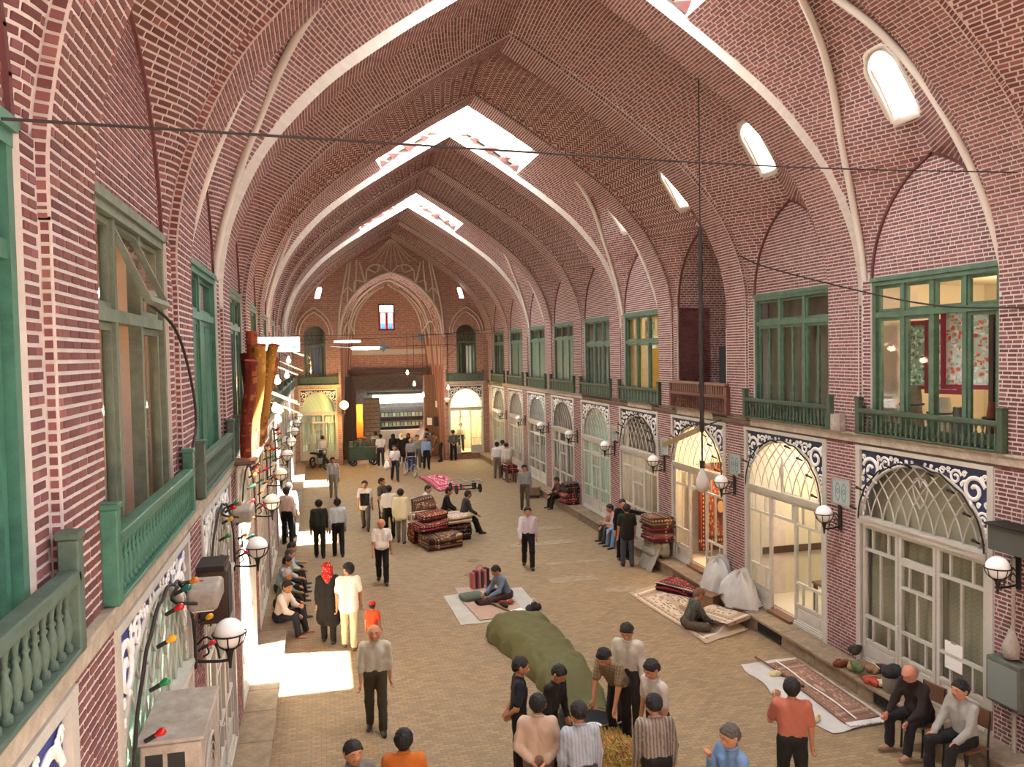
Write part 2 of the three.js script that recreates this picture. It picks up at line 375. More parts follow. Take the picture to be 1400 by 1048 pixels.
function webSide(p, side) {
  const sg = side === 'L' ? -1 : 1, z0 = G(p) + PIER, z1 = G(p + 1), z = zc(p), dome = isDome(p);
  const hN = z - z0, hF = z1 - z, offN = 0.02, offF = dome ? 0.16 : 0.1;
  const pool = pools.V, nT = 14;
  const f2 = (t) => 1 - (1 - t) * (1 - t);
  const lowF = (t, y) => lerp(f2(t), t, smooth(7.9, LUN1, y)), upF = (t, i) => t ** lerp(1, 1.7, smooth(0, 0.22, i / UPN));
  // lower horns: constant-height courses from the lunette edge to the ring
  const k = Math.round((LUN1 - SPRING) / COURSE), near = [], far = [];
  for (let i = 0; i <= k; i++) {
    const y = lerp(SPRING, LUN1, i / k), b = lunB(y), xr = ringX(y), rn = [], rf = [];
    for (let j = 0; j <= nT; j++) {
      const t = j / nT, f = lowF(t, y);
      rn.push(W(sg * lerp(WALLX, xr + offN, f), y, z - lerp(Math.min(b, hN), hN, t)));
      rf.push(W(sg * lerp(WALLX, xr + offF, f), y, z + lerp(b, hF, t)));
    }
    near.push(rn); far.push(rf);
  }
  // upper web
  const upper = [], span = 30;
  for (let i = 0; i <= UPN; i++) {
    const R = RU[i], C = CU[i], nR = outNormal(RU, i), row = [];
    if (dome && lerp(C.x, R.x, 0.5) < 2.15) break;
    for (let j = -span; j <= span; j++) {
      const t = Math.abs(j) / span, f = upF(t, i), off = j < 0 ? offN : offF;
      const k0 = smooth(0, 0.12, i / UPN), kx = lerp(1, nR.x, k0) * (1 - smooth(0.93, 1, i / UPN)), ky = nR.y * k0;
      const x = lerp(C.x, R.x + kx * off, f), y = lerp(C.y, R.y + ky * off, f);
      row.push(W(sg * x, y, j < 0 ? z - t * hN : z + t * hF));
    }
    upper.push(row);
  }
  if (dome) { const last = upper[upper.length - 1]; wellEdge.push(gridGeo([last, last.map((v) => V(v.x, Math.max(v.y, 11.5) + 0.6, v.z))])); }
  // clerestory opening above the lunette
  const hw = 0.29, i0 = Math.round(UPN * 0.1), i1 = Math.round(UPN * 0.265), hasHole = !(p === 8);
  const pb = CU[i0], pt = CU[i1], axis = V(pt.x - pb.x, pt.y - pb.y, 0), al = axis.length(); axis.normalize();
  const inHole = (c, grow = 0) => {
    if (!hasHole) return false;
    const dz = Math.abs(-c.z - z); if (dz > hw + grow) return false;
    const s = (Math.abs(c.x) - pb.x) * axis.x + (c.y - pb.y) * axis.y;
    if (s < -grow || s > al + grow) return false;
    const top = al - hw; if (s > top) { return (s - top) ** 2 + dz * dz < (hw + grow) ** 2; }
    return true;
  };
  const skip = (c) => inHole(c), skipB = (c) => inHole(c, 0.06);
  mortarV.push(gridGeo(near), gridGeo(far), gridGeo(upper, skip));
  outerV.push(gridGeo(upper.filter((_, i) => i % 2 === 0).map((r) => r.filter((_, j) => j % 2 === 0).map((v) => V(v.x * 1.06, v.y + 0.3, v.z))), (c) => inHole(V(c.x / 1.06, c.y - 0.3, c.z), 0.22)));
  if (p >= -2) {
    const ins = W(0, 7, z), opt = { inside: ins };
    const herr = HERR.has(p);
    layRows(pool, near, opt); layRows(pool, far, opt);
    if (herr) {
      const lowN = Math.round(UPN * 0.0), hr = upper.filter((_, i) => (i >= lowN && i % 2 === 0) || i === upper.length - 1);
      layRows(pool, hr, { ...opt, skip: skipB, herring: 0.086 });
    } else layRows(pool, upper, { ...opt, skip: skipB });
  }
  // brick edge of the lunette arch
  { const pts = []; for (let i = 0; i <= 16; i++) { const y = lerp(LUN0 - 0.2, LUN1, 1 - (1 - i / 16) ** 2); pts.push(W(sg * (WALLX - 0.012), y, z - lunB(y))); } for (let i = 15; i >= 0; i--) { const v = pts[i]; pts.push(V(v.x, v.y, -2 * z - v.z)); }
    part(vault, 'lunette_edge', bar(pts, 0.045, 0.045), brickMats[p & 1 ? 1 : 3], 'brick edge of a lunette'); }
  // reveal of the opening
  if (hasHole) {
    const out = V(axis.y, -axis.x, 0), ring = [];
    const N = 16; const outline = [[-hw, 0]]; for (let i = 0; i <= N; i++) { const a = Math.PI - Math.PI * i / N; outline.push([hw * Math.cos(a), al - hw + hw * Math.sin(a)]); } outline.push([hw, 0], [-hw, 0]);
    const mk = (g, d, follow = 0) => outline.map(([dz, s]) => { const din = follow * 0.64 * Math.pow((Math.abs(dz) + g) / (dz > 0 ? hF : hN), 1.7); d = follow ? (follow > 0 ? -din : 0) + (g > 0.09 ? 0.03 : -0.03) : d; const gz = dz + Math.sign(dz) * g, gs = s + (s < 0.01 ? -g : s > al - 0.05 ? g : 0); return W(sg * (pb.x + axis.x * gs + out.x * d), pb.y + axis.y * gs + out.y * d, z + gz); });
    const tunnel = gridGeo([mk(0.1, 0, 1), mk(0.085, 0, 1), mk(0.0, 0, 1), mk(0.0, 0.2), mk(0.0, 0.55)]);
    ribGeo.push(tunnel);
    const ps = mk(0.0, 0.3), pg = new THREE.BufferGeometry(), pp = [], ce = ps.reduce((a, b) => a.add(b), V(0, 0, 0)).multiplyScalar(1 / ps.length);
    for (let i = 0; i + 1 < ps.length; i++) pp.push(ce.x, ce.y, ce.z, ps[i].x, ps[i].y, ps[i].z, ps[i + 1].x, ps[i + 1].y, ps[i + 1].z);
    pg.setAttribute('position', new THREE.Float32BufferAttribute(pp, 3)); pg.computeVertexNormals(); part(vault, 'clerestory_pane', pg, M.milk, 'milky glass of a clerestory opening');
  }
  // ribs of the skylight bays
  if (dome) {
    for (const far_ of [true, false]) {
      const pts = [];
      for (let i = 0; i <= 20; i++) {
        const u = i / 20, y = lerp(6.75, 11.35, u), t = 1 - u ** 2.3;
        let x, zz;
        if (y < LUN1) { const b = lunB(y), h = far_ ? hF : hN, off = far_ ? offF : offN; const zo = Math.max(b, t * h), tt = clamp((zo - b) / Math.max(1e-4, h - b)); x = lerp(WALLX, ringX(y) + off, lowF(tt, y)); zz = zo; }
        else {
          const h = far_ ? hF : hN, off = far_ ? offF : offN; let bi = 0, best = 1e9;
          for (let j = 0; j <= UPN; j++) { const f = upF(t, j), yy = lerp(CU[j].y, RU[j].y + outNormal(RU, j).y * off, f), d = Math.abs(yy - y); if (d < best) { best = d; bi = j; } }
          const f = upF(t, bi);
          x = lerp(CU[bi].x, RU[bi].x + outNormal(RU, bi).x * off, f); zz = t * h;
        }
        pts.push(W(sg * x, y, z + (far_ ? zz : -zz)));
      }
      for (let k = 0; k < 14; k++) { const q = pts.map((v) => v.clone()); for (let i = 1; i + 1 < pts.length; i++) pts[i].copy(q[i - 1]).add(q[i + 1]).multiplyScalar(0.25).addScaledVector(q[i], 0.5); }
      ribGeo.push(tube(pts, 0.06, 60, 6));
    }
  }
}
for (let p = P0 - 1; p < P1; p++) { webSide(p, 'L'); webSide(p, 'R'); }

// ------ skylight wells of the dome bays
const wellGeo = [], wedgeGeo = [];
for (let p = P0 - 1; p < P1; p++) if (isDome(p)) {
  const z0 = G(p) + PIER, z1 = G(p + 1), w = 2.25, yt = 13.55;
  wellGeo.push(bx(w, w + 0.25, 11.7, yt, -(z0 - 0.3), -(z1 + 0.3)), bx(-w, -w - 0.25, 11.7, yt, -(z0 - 0.3), -(z1 + 0.3)));
  wellGeo.push(bx(-w - 0.25, w + 0.25, 12.25, yt, -(z0 - 0.3), -(z0 - 0.02)), bx(-w - 0.25, w + 0.25, 12.3, yt, -(z1 + 0.02), -(z1 + 0.3)));
  // the web of the crown between ring and well beyond the opening is closed by short spandrels
  for (const zz of [z0 - 0.1, z1 + 0.12]) { const a = ringRows(zz, zz, 0.05).map((r) => r[0]).filter((v) => Math.abs(v.x) < w + 0.3), b = a.map((v) => V(v.x, 12.6, v.z)); wellGeo.push(gridGeo([a, b])); }
}
const milkGeo = [];
for (let p = P0 - 1; p < P1; p++) if (isDome(p)) {
  const z0 = G(p) + PIER, z1 = G(p + 1), zm = (z0 + z1) / 2, y = 13.5;
  for (const [xa, xb, za, zb] of [[-2.25, 2.25, z0 - 0.05, zm - 0.95], [-2.25, 2.25, z1 - 0.15, z1 + 0.05], [1.75, 2.25, zm - 0.95, z1 - 0.15]]) { const g = new THREE.PlaneGeometry(xb - xa, zb - za); g.rotateX(Math.PI / 2); g.translate((xa + xb) / 2, y, -(za + zb) / 2); part(vault, 'skylight_pane', g, M.milk, 'milky glass of the skylight'); }
}
{ const dg = new THREE.OctahedronGeometry(0.24); dg.scale(1, 0.85, 0.45);
  for (let p = P0 - 1; p < P1; p++) if (isDome(p)) for (const d of [-1, 1]) for (const [x, k] of [[0.75, 0.7], [1.2, 1], [1.66, 0.8], [2.05, 1.1]]) { const m = part(vault, 'brick_diamond', dg, brickMats[2], 'small brick diamond on the skylight edge'); m.position.copy(W(d * x, 12.22 - x * 0.585 + 0.4, G(p + 1) - 0.02)); m.scale.setScalar(k); } }
part(vault, 'mortar_shell', merge(mortarV), M.mortar, 'white mortar bed of the vault');
part(vault, 'roof_shell', merge(outerV), M.stoneDark);
part(vault, 'plaster_edge', merge(whiteRiser), M.plaster, 'white plastered edge of the arch');
part(vault, 'plaster_rib', merge(ribGeo), M.rib, 'pale plaster ribs and window reveals');
part(vault, 'skylight_well', merge([...wellGeo, ...wellEdge]), M.plaster, 'plastered walls of the skylights');
part(wallL, 'mortar_bed', merge(mortarSide.L), M.mortar);
part(wallR, 'mortar_bed', merge(mortarSide.R), M.mortar);
// ------ slabs over the side rooms, end wall behind the camera
const closing = struct('wall_front', 'plain brick end wall behind the viewer', 'wall', [bx(-9, 9, -0.3, 13.8, -ZFRONT, -ZFRONT + 0.4)], mat(lin(0.2, 0.1, 0.085), 0.95));
for (const sg of [-1, 1]) {
  const pw = part(sg < 0 ? wallL : wallR, 'floor_slab', [bx(sg * 5.27, sg * 8.6, 4.1, 4.36, -ZFRONT, -ZB - 0.2)], M.stoneDark);
}
// ---------------------------------------------------------------- floor
const paveTex = canvasTex(1024, 1024, (c, w, h) => {
  c.fillStyle = '#8d7b60'; c.fillRect(0, 0, w, h);
  const n = 16, s = w / n;
  for (let j = 0; j < n * 2; j++) for (let i = 0; i < n; i++) {
    const o = (j % 2) * s / 2, k = rnd(), v = 158 + 30 * k;
    c.fillStyle = `rgb(${v * 1.0 | 0},${v * 0.86 | 0},${v * (0.66 + 0.05 * rnd()) | 0})`;
    for (const dx of [0, -w]) { c.beginPath(); c.roundRect(i * s + o + 2 + dx, j * s / 2 + 2, s - 4, s / 2 - 4, 5); c.fill(); }
  }
  for (let i = 0; i < 5200; i++) { const v = rnd() < 0.5 ? 255 : 40; c.fillStyle = `rgba(${v},${v * 0.9 | 0},${v * 0.75 | 0},${0.05 + 0.1 * rnd()})`; const r = rr(1, 5); c.fillRect(rnd() * w, rnd() * h, r, r); }
});
const paveBump = canvasTex(1024, 1024, (c, w, h) => {
  c.fillStyle = '#555'; c.fillRect(0, 0, w, h); const n = 16, s = w / n;
  for (let j = 0; j < n * 2; j++) for (let i = 0; i < n; i++) { const o = (j % 2) * s / 2, v = 170 + 60 * rnd(); c.fillStyle = `rgb(${v | 0},${v | 0},${v | 0})`; for (const dx of [0, -w]) { c.beginPath(); c.roundRect(i * s + o + 2 + dx, j * s / 2 + 2, s - 4, s / 2 - 4, 6); c.fill(); } }
}, false);
const FLOORREP = 0.42;
paveTex.repeat.set(FLOORREP, FLOORREP); paveBump.repeat.set(FLOORREP, FLOORREP);
const floorMat = new THREE.MeshStandardMaterial({ color: lin(0.58, 0.535, 0.45), map: paveTex, bumpMap: paveBump, bumpScale: 0.004, roughness: 0.72 });
const floorM = struct('floor', 'dusty tan floor paved with small worn bricks', 'floor', [bx(-9, 9, -0.3, 0, -ZFRONT, -56)], floorMat);
// stone drain covers and paler slabs let into the paving
{
  const slabM = mat(lin(0.44, 0.36, 0.26), 0.85, { map: grimeTex });
  for (const [x, Z, w, l] of [[2.6, 23.6, 2.1, 0.5], [2.3, 19.6, 1.3, 0.45], [2.9, 21.2, 1.7, 0.22], [3.1, 25.6, 1.6, 0.5], [3.2, 18.4, 0.9, 0.4]])
    part(floorM, 'paving_slab', [rbx(x - w / 2, x + w / 2, -0.02, 0.006, -Z - l / 2, -Z + l / 2, 0.004)], slabM, 'worn pale stone slab');
  for (const [x, Z] of [[-0.15, 20.8], [-0.15, 19.7], [0.2, 22.2], [-0.05, 19.25]]) part(floorM, 'drain_cover', [cyl(x, 0, 0.008, -Z, 0.17, 0.165, 16)], M.stoneDark, 'dark round drain cover');
}
// kerbs: every stone a part
for (const sg of [-1, 1]) {
  const k = struct('trim_' + (sg < 0 ? 1 : 2), 'long stone kerb step along the ' + (sg < 0 ? 'left' : 'right') + ' shops', 'kerb');
  let Z = -3; let n = 0;
  while (Z < ZB - 0.05) {
    const l = Math.min(rr(0.75, 1.25), ZB - Z), dark = rnd() < 0.3;
    const g = merge([rbx(sg * 4.74, sg * 5.26, 0, 0.24 + rr(-0.004, 0.004), -(Z + 0.006), -(Z + l - 0.006), 0.012), rbx(sg * (4.69 + rr(-0.006, 0.006)), sg * 5.26, 0.245, 0.3, -(Z + 0.004), -(Z + l - 0.004), 0.012)]);
    part(k, 'kerb_stone', g, dark ? M.stoneDark : M.stone);
    Z += l;
  }
}
// ---------------------------------------------------------------- facades
const FACE = { L: { sg: -1, turn: Math.PI / 2 }, R: { sg: 1, turn: -Math.PI / 2 } };
// local frame: x along the wall (right wall: towards the viewer, left wall: away), y up, z out into the hall
function onWall(side, x, y, Z) { return W(FACE[side].sg * x, y, Z); }
const SHW = 1.48, SPR = 2.88, ARISE = 1.05, AHW = 1.34;
const archY = (x) => SPR + ARISE * Math.sqrt(Math.max(0, 1 - (x / AHW) ** 2));
function spiral(R, turns = 1.5, r = 0.02, dir = 1, a0 = 0) {
  const pts = []; for (let i = 0; i <= 22; i++) { const u = i / 22, a = a0 + dir * u * turns * TAU, q = R * (1 - 0.78 * u); pts.push(V(Math.cos(a) * q, Math.sin(a) * q, 0)); }
  const g = new THREE.TubeGeometry(new THREE.CatmullRomCurve3(pts), 26, r, 5); g.scale(1, 1, 0.55); return g;
}
const scrollGeo = {};
function scroll(R, dir, a0) { // scroll with a bud in the middle and two leaves
  const k = [R, dir, a0].join(); if (scrollGeo[k]) return scrollGeo[k];
  const list = [spiral(R, 1.35, R * 0.13 + 0.008, dir, a0)];
  for (const d of [0.6, 2.3, 4.1]) { const g = new THREE.SphereGeometry(R * 0.2, 7, 5); g.scale(1.7, 0.7, 0.4); g.rotateZ(d + a0 + 0.8); g.translate(Math.cos(d + a0) * R * 0.98, Math.sin(d + a0) * R * 0.98, 0); list.push(g); }
  return scrollGeo[k] = merge(list);
}
const spandrelGeo = (() => {
  const s = new THREE.Shape(); s.moveTo(-AHW, SPR); s.lineTo(-AHW - 0.05, 4.07); s.lineTo(AHW + 0.05, 4.07); s.lineTo(AHW, SPR);
  for (let i = 1; i <= 40; i++) { const x = AHW * Math.cos(Math.PI * i / 40); s.lineTo(x, archY(x)); }
  return new THREE.ExtrudeGeometry(s, { depth: 0.02, bevelEnabled: false });
})();
const fanPaneGeo = (() => { const s = new THREE.Shape(); s.moveTo(-AHW, SPR); s.lineTo(AHW, SPR); for (let i = 1; i < 30; i++) { const x = AHW * Math.cos(Math.PI * i / 30); s.lineTo(x, archY(x)); } return new THREE.ShapeGeometry(s); })();
const archPts = (k = 1, dz = 0) => Array.from({ length: 33 }, (_, i) => { const a = Math.PI * i / 32; return V(AHW * k * Math.cos(a), SPR + ARISE * k * Math.sin(a), dz); });
function fanBars() { // interlacing curved glazing bars, one geometry each
  const out = [];
  for (let i = -4; i <= 4; i++) for (const d of [-1, 1]) {
    const x0 = i * 0.29, pts = []; let inside = true;
    for (let k = 0; k <= 22 && inside; k++) { const h = k / 22 * 1.1, x = x0 + d * (0.12 * h + 0.62 * h * h), y = SPR + h; if (Math.abs(x) > AHW - 0.02 || y > archY(x)) { inside = false; } pts.push(V(x, y, 0)); }
    if (pts.length > 4) out.push(new THREE.TubeGeometry(new THREE.CatmullRomCurve3(pts.filter((_, j) => j % 2 === 0 || j === pts.length - 1)), Math.max(4, pts.length / 2 | 0), 0.013, 5));
  }
  return out;
}
const FANBARS = fanBars();
const frameGeo = (x0, x1, y0, y1, w, d, z = 0) => merge([bx(x0, x0 + w, y0, y1, z - d / 2, z + d / 2), bx(x1 - w, x1, y0, y1, z - d / 2, z + d / 2), bx(x0 + w, x1 - w, y0, y0 + w, z - d / 2, z + d / 2), bx(x0 + w, x1 - w, y1 - w, y1, z - d / 2, z + d / 2)]);
const pane = (x0, x1, y0, y1, z = 0) => { const g = new THREE.PlaneGeometry(x1 - x0, y1 - y0); g.translate((x0 + x1) / 2, (y0 + y1) / 2, z); return g; };
function leaf(parent, name, x0, x1, y0, y1, glass, frameMat, cols = 2) {
  const w = 0.065, iy = [y0 + 0.44, y0 + 0.86, y1 - 0.42, y1 - 0.05];   // panel top, small lights, main lights, top lights
  const list = [bx(x0, x0 + w, y0, y1, -0.03, 0.03), bx(x1 - w, x1, y0, y1, -0.03, 0.03), bx(x0 + w, x1 - w, y1 - 0.06, y1, -0.03, 0.03)];
  for (const y of [y0, iy[0] - 0.04, iy[1] - 0.03, iy[2] - 0.03]) list.push(bx(x0 + w, x1 - w, y, y + (y === y0 ? 0.12 : 0.05), -0.028, 0.028));
  const xa = x0 + w, xb = x1 - w, third = (xb - xa) * 0.24;
  const mid = cols > 1 ? [(xa + xb) / 2] : [];
  for (const m of mid) list.push(bx(m - 0.018, m + 0.018, iy[1], iy[2], -0.02, 0.02));
  const tops = [xa + third, xb - third];
  for (const m of tops) { list.push(bx(m - 0.016, m + 0.016, iy[2], iy[3], -0.02, 0.02)); list.push(bx(m - 0.016, m + 0.016, iy[0], iy[1] - 0.03, -0.02, 0.02)); }
  list.push(bx(x0 - 0.0, x1 + 0.0, y0, y0 + 0.05, -0.03, 0.07), bx(x0, x1, y0 + 0.05, y0 + 0.085, -0.03, 0.05));
  const fr = part(parent, name, list, frameMat);
  part(fr, 'bottom_panel', [bx(xa, xb, y0 + 0.1, iy[0] - 0.03, -0.012, 0.008), rbx(xa + 0.06, xb - 0.06, y0 + 0.17, iy[0] - 0.09, -0.005, 0.02, 0.01)], frameMat);
  const xs = [xa, ...mid, xb], ts = [xa, ...tops, xb];
  for (let i = 0; i + 1 < xs.length; i++) part(fr, 'pane', pane(xs[i], xs[i + 1], iy[1], iy[2]), glass);
  for (let i = 0; i < 3; i++) { part(fr, 'pane', pane(ts[i], ts[i + 1], iy[2], iy[3]), glass); part(fr, 'pane', pane(ts[i], ts[i + 1], iy[0], iy[1]), glass); }
  return fr;
}
function curtainGeo(x0, x1, y0, y1, amp = 0.03, f = 9) {
  const g = new THREE.PlaneGeometry(x1 - x0, y1 - y0, 60, 2); const p = g.attributes.position;
  for (let i = 0; i < p.count; i++) p.setZ(i, amp * Math.sin(p.getX(i) * TAU * f / 2 + 0.6 * Math.sin(p.getX(i) * 7)));
  g.translate((x0 + x1) / 2, (y0 + y1) / 2, 0); g.computeVertexNormals(); return g;
}
const fanThings = [];
function shopFront(p, side, o) {
  const Z = G(p) + 0.92 + SHW + 0.0, t = thing('storefront', o.label, 'shop front', onWall(side, 5.255, 0, Z), FACE[side].turn, 'arched shop fronts along the hall');
  const fm = o.frame || M.white, glass = o.glass || M.glass;
  part(t, 'frame', [bx(-SHW, -SHW + 0.11, 0.3, 4.06, -0.07, 0.07), bx(SHW - 0.11, SHW, 0.3, 4.06, -0.07, 0.07), bx(-SHW, SHW, 4.06, 4.13, -0.07, 0.075)], fm);
  part(t, 'transom_bar', [bx(-SHW + 0.12, SHW - 0.12, 2.77, 2.88, -0.06, 0.075), bx(-SHW + 0.1, SHW - 0.1, 2.86, 2.9, -0.07, 0.1)], fm);
  const sp = part(t, 'spandrel', spandrelGeo, o.blue || M.blue, 'dark blue spandrel board');
  const sc = [[1.11, 3.73, 0.21], [1.26, 3.34, 0.105], [0.76, 3.88, 0.115], [0.5, 3.945, 0.06], [1.305, 3.06, 0.05], [0.27, 3.965, 0.035], [0.93, 3.95, 0.045], [1.3, 3.93, 0.05], [1.33, 3.55, 0.045], [1.19, 3.53, 0.04], [0.62, 3.975, 0.04], [1.315, 3.19, 0.04], [0.88, 3.79, 0.035], [0.39, 3.925, 0.032], [0.14, 3.975, 0.028], [1.33, 2.95, 0.028]];
  for (const [x, y, r] of sc) for (const d of [-1, 1]) { const m = part(sp, 'scroll', scroll(r, d, d > 0 ? 0.3 : Math.PI - 0.3), M.whiteClean, 'white scroll ornament'); m.position.set(d * x, y, 0.032); }
  part(t, 'arch_moulding', new THREE.TubeGeometry(new THREE.CatmullRomCurve3(archPts(1, 0.02)), 40, 0.028, 6), fm);
  const bars = o.far ? FANBARS.filter((_, i) => i % 2 === 0) : FANBARS;
  for (const b of bars) part(t, 'glazing_bar', b, fm);
  part(t, 'fanlight_pane', fanPaneGeo, o.fan || glass).position.z = -0.015;
  if (o.heart) for (const d of [-1, 1]) part(t, 'glazing_bar', tube([[0, 3.25, 0], [d * 0.12, 3.42, 0], [d * 0.16, 3.62, 0], [d * 0.07, 3.74, 0], [0, 3.6, 0]], 0.014, 16, 5), fm);
  if (o.drop) { const g = lathe([[0, 0], [0.03, 0.1], [0.06, 0.42], [0.1, 0.56], [0, 0.82]], 4); g.scale(1, 1, 0.3); g.translate(0, 2.75, 0.06); part(t, 'pendant_ornament', g, fm, 'white spear shaped ornament'); }
  const far = -1.36, near = 1.36, dir = side === 'R' ? 1 : -1;
  const cuts = [-1.35, -0.46, 0.37, 1.35].map((v) => v * dir).sort((a, b) => a - b);
  for (let i = 0; i < 3; i++) {
    const x0 = cuts[i] + 0.01, x1 = cuts[i + 1] - 0.01;
    if (i === 1) {
      part(t, 'door_head', frameGeo(x0, x1, 2.33, 2.76, 0.06, 0.06), fm); part(t, 'pane', pane(x0 + 0.06, x1 - 0.06, 2.39, 2.7), glass);
      if (o.open) continue;
      const d = leaf(t, 'door_leaf', x0, x1, 0.31, 2.33, glass, fm);
      part(d, 'handle', [bx(x0 + 0.015, x0 + 0.05, 1.18, 1.34, 0.03, 0.045), tube([[x0 + 0.03, 1.27, 0.04], [x0 + 0.03, 1.27, 0.09], [x0 + 0.12, 1.27, 0.09]], 0.008, 6, 5)], M.chrome, 'metal door handle');
    } else leaf(t, 'side_light', x0, x1, 0.31, 2.76, glass, fm);
  }
  if (o.open) part(t, 'threshold', [rbx(cuts[1], cuts[2], 0.3, 0.36, -0.1, 0.14, 0.01)], M.wood, 'worn wooden threshold');
  if (o.curtain) part(t, 'curtain', curtainGeo(-1.34, 1.34, 0.35, o.curtainTop || 2.74), o.curtain, o.curtainLabel).position.z = -0.14;
  if (o.fanBack) { const g = new THREE.PlaneGeometry(2.7, 1.15); g.translate(0, 3.42, -0.2); part(t, 'blind', g, o.fanBack); }
  return t;
}
// ---- upper windows
let winN = 0;
function upperWindow(p, side, o) {
  const Z = zc(p), hw = LUNHW - 0.01, y0 = 4.4, y1 = 6.94, tr = o.transom || 6.36;
  const t = struct('window_' + (++winN), o.label, 'window'); t.position.copy(onWall(side, 5.36, 0, Z)); t.rotation.y = FACE[side].turn;
  const fm = o.mat, n = o.lights || 3, w = (2 * hw - 0.16) / n, list = [bx(-hw, hw, y1 - 0.09, y1, -0.08, 0.075), bx(-hw - 0.02, hw + 0.02, y1 - 0.02, y1 + 0.05, -0.08, 0.1), bx(-hw, -hw + 0.09, y0, y1, -0.08, 0.07), bx(hw - 0.09, hw, y0, y1, -0.08, 0.07), bx(-hw, hw, tr - 0.045, tr + 0.045, -0.05, 0.06), bx(-hw, hw, y0, y0 + 0.1, -0.08, 0.08)];
  for (let i = 1; i < n; i++) { const x = -hw + 0.08 + i * w; list.push(bx(x - 0.04, x + 0.04, y0, y1, -0.05, 0.05)); }
  part(t, 'frame', list, fm);
  for (let i = 0; i < n; i++) {
    const xa = -hw + 0.08 + i * w + 0.04, xb = xa + w - 0.08;
    const up = part(t, 'sash', frameGeo(xa, xb, tr + 0.05, y1 - 0.1, 0.045, 0.05), fm); part(up, 'pane', pane(xa + 0.04, xb - 0.04, tr + 0.09, y1 - 0.14), o.glass || M.glass);
    if (o.tilt === i) { up.geometry.translate(0, -(y1 - 0.1), 0); up.position.y = y1 - 0.1; up.children[0].geometry.translate(0, -(y1 - 0.1), 0); up.rotation.x = -0.42; }
    if (o.openAt && o.openAt.includes(i)) continue;
    const low = part(t, 'sash', [frameGeo(xa, xb, y0 + 0.1, tr - 0.05, 0.055, 0.05), ...(o.sub ? [bx((xa + xb) / 2 - 0.022, (xa + xb) / 2 + 0.022, y0 + 0.15, tr - 0.1, -0.02, 0.02)] : [])], fm);
    const xs = o.sub ? [xa + 0.05, (xa + xb) / 2, xb - 0.05] : [xa + 0.05, xb - 0.05];
    for (let k = 0; k + 1 < xs.length; k++) {
      if (o.board) part(low, 'panel', [bx(xs[k], xs[k + 1], y0 + 0.14, tr - 0.1, -0.01, 0.01), bx(xs[k] + 0.03, xs[k + 1] - 0.03, y0 + 0.3, tr - 0.2, 0.005, 0.018)], fm);
      else part(low, 'pane', pane(xs[k], xs[k + 1], y0 + 0.14, tr - 0.1), o.glass || M.glass);
    }
  }
  if (o.back) part(t, 'blind', curtainGeo(-hw + 0.05, hw - 0.05, y0 + 0.05, y1 - 0.05, 0.012, 5), o.back, o.backLabel).position.z = -0.22;
  return t;
}
const balusterGeo = lathe([[0.016, 0], [0.026, 0.01], [0.026, 0.04], [0.014, 0.05], [0.02, 0.075], [0.03, 0.12], [0.024, 0.17], [0.012, 0.21], [0.024, 0.225], [0.012, 0.24], [0.018, 0.29], [0.024, 0.31], [0.024, 0.335]], 8);
function balustrade(p, side, o) {
  const Z = zc(p) + 0.02, hw = 1.5, t = thing('balustrade', o.label, 'balustrade', onWall(side, 5.155, 0, Z), FACE[side].turn, 'balustrades under the upper windows');
  const fm = o.mat;
  part(t, 'handrail', [rbx(-hw, hw, 4.705, 4.775, -0.05, 0.05, 0.012), bx(-hw, hw, 4.69, 4.71, -0.03, 0.03)], fm);
  part(t, 'bottom_rail', [rbx(-hw, hw, 4.345, 4.375, -0.05, 0.05, 0.008)], fm);
  for (const d of [-1, 1]) part(t, 'post', [rbx(d * hw - 0.05, d * hw + 0.05, 4.34, 4.93, -0.05, 0.05, 0.01), rbx(d * hw - 0.06, d * hw + 0.06, 4.93, 4.97, -0.06, 0.06, 0.01)], fm);
  if (o.panel) { part(t, 'board_panel', [bx(-hw, hw, 4.37, 4.7, -0.012, 0.0)], fm); for (let x = -hw + 0.14; x < hw; x += 0.24) part(t, 'slat', [bx(x - 0.02, x + 0.02, 4.37, 4.7, 0, 0.018)], fm); return t; }
  for (let x = -hw + 0.11; x < hw - 0.06; x += 0.116) { const m = part(t, 'baluster', balusterGeo, fm); m.position.set(x, 4.372, 0); }
  return t;
}
// ---- rooms behind the fronts
const roomMesh = { L: [], R: [] };
for (const side of ['L', 'R']) {
  const sg = FACE[side].sg, list = roomMesh[side];
  for (let p = P0 - 1; p <= P1; p++) {
    const g = G(p);
    list.push(bx(sg * 5.9, sg * 8.6, 0, 7.1, -(g + 0.15), -(g + 0.8)));
    const niche = side === 'R' && p === 2;
    if (!niche) list.push(bx(sg * 5.33, sg * 8.6, 6.95, 7.15, -(g + 0.3), -(g + BAY + 0.6)));
    list.push(bx(sg * 5.27, sg * 6.0, 3.98, 4.34, -(g + 0.5), -(g + BAY + 0.3)));
  }
  list.push(bx(sg * 8.5, sg * 8.7, 0, 7.15, -ZFRONT, -ZB - 0.3));
  list.push(bx(sg * 5.1, sg * 8.7, 0, 7.1, -(ZB - 0.05), -(ZB + 0.2)));
  list.push(bx(sg * 5.27, sg * 8.6, 0.0, 0.3, -ZFRONT, -ZB));
  part(side === 'L' ? wallL : wallR, 'room_partitions', merge(list), M.darkroom);
}
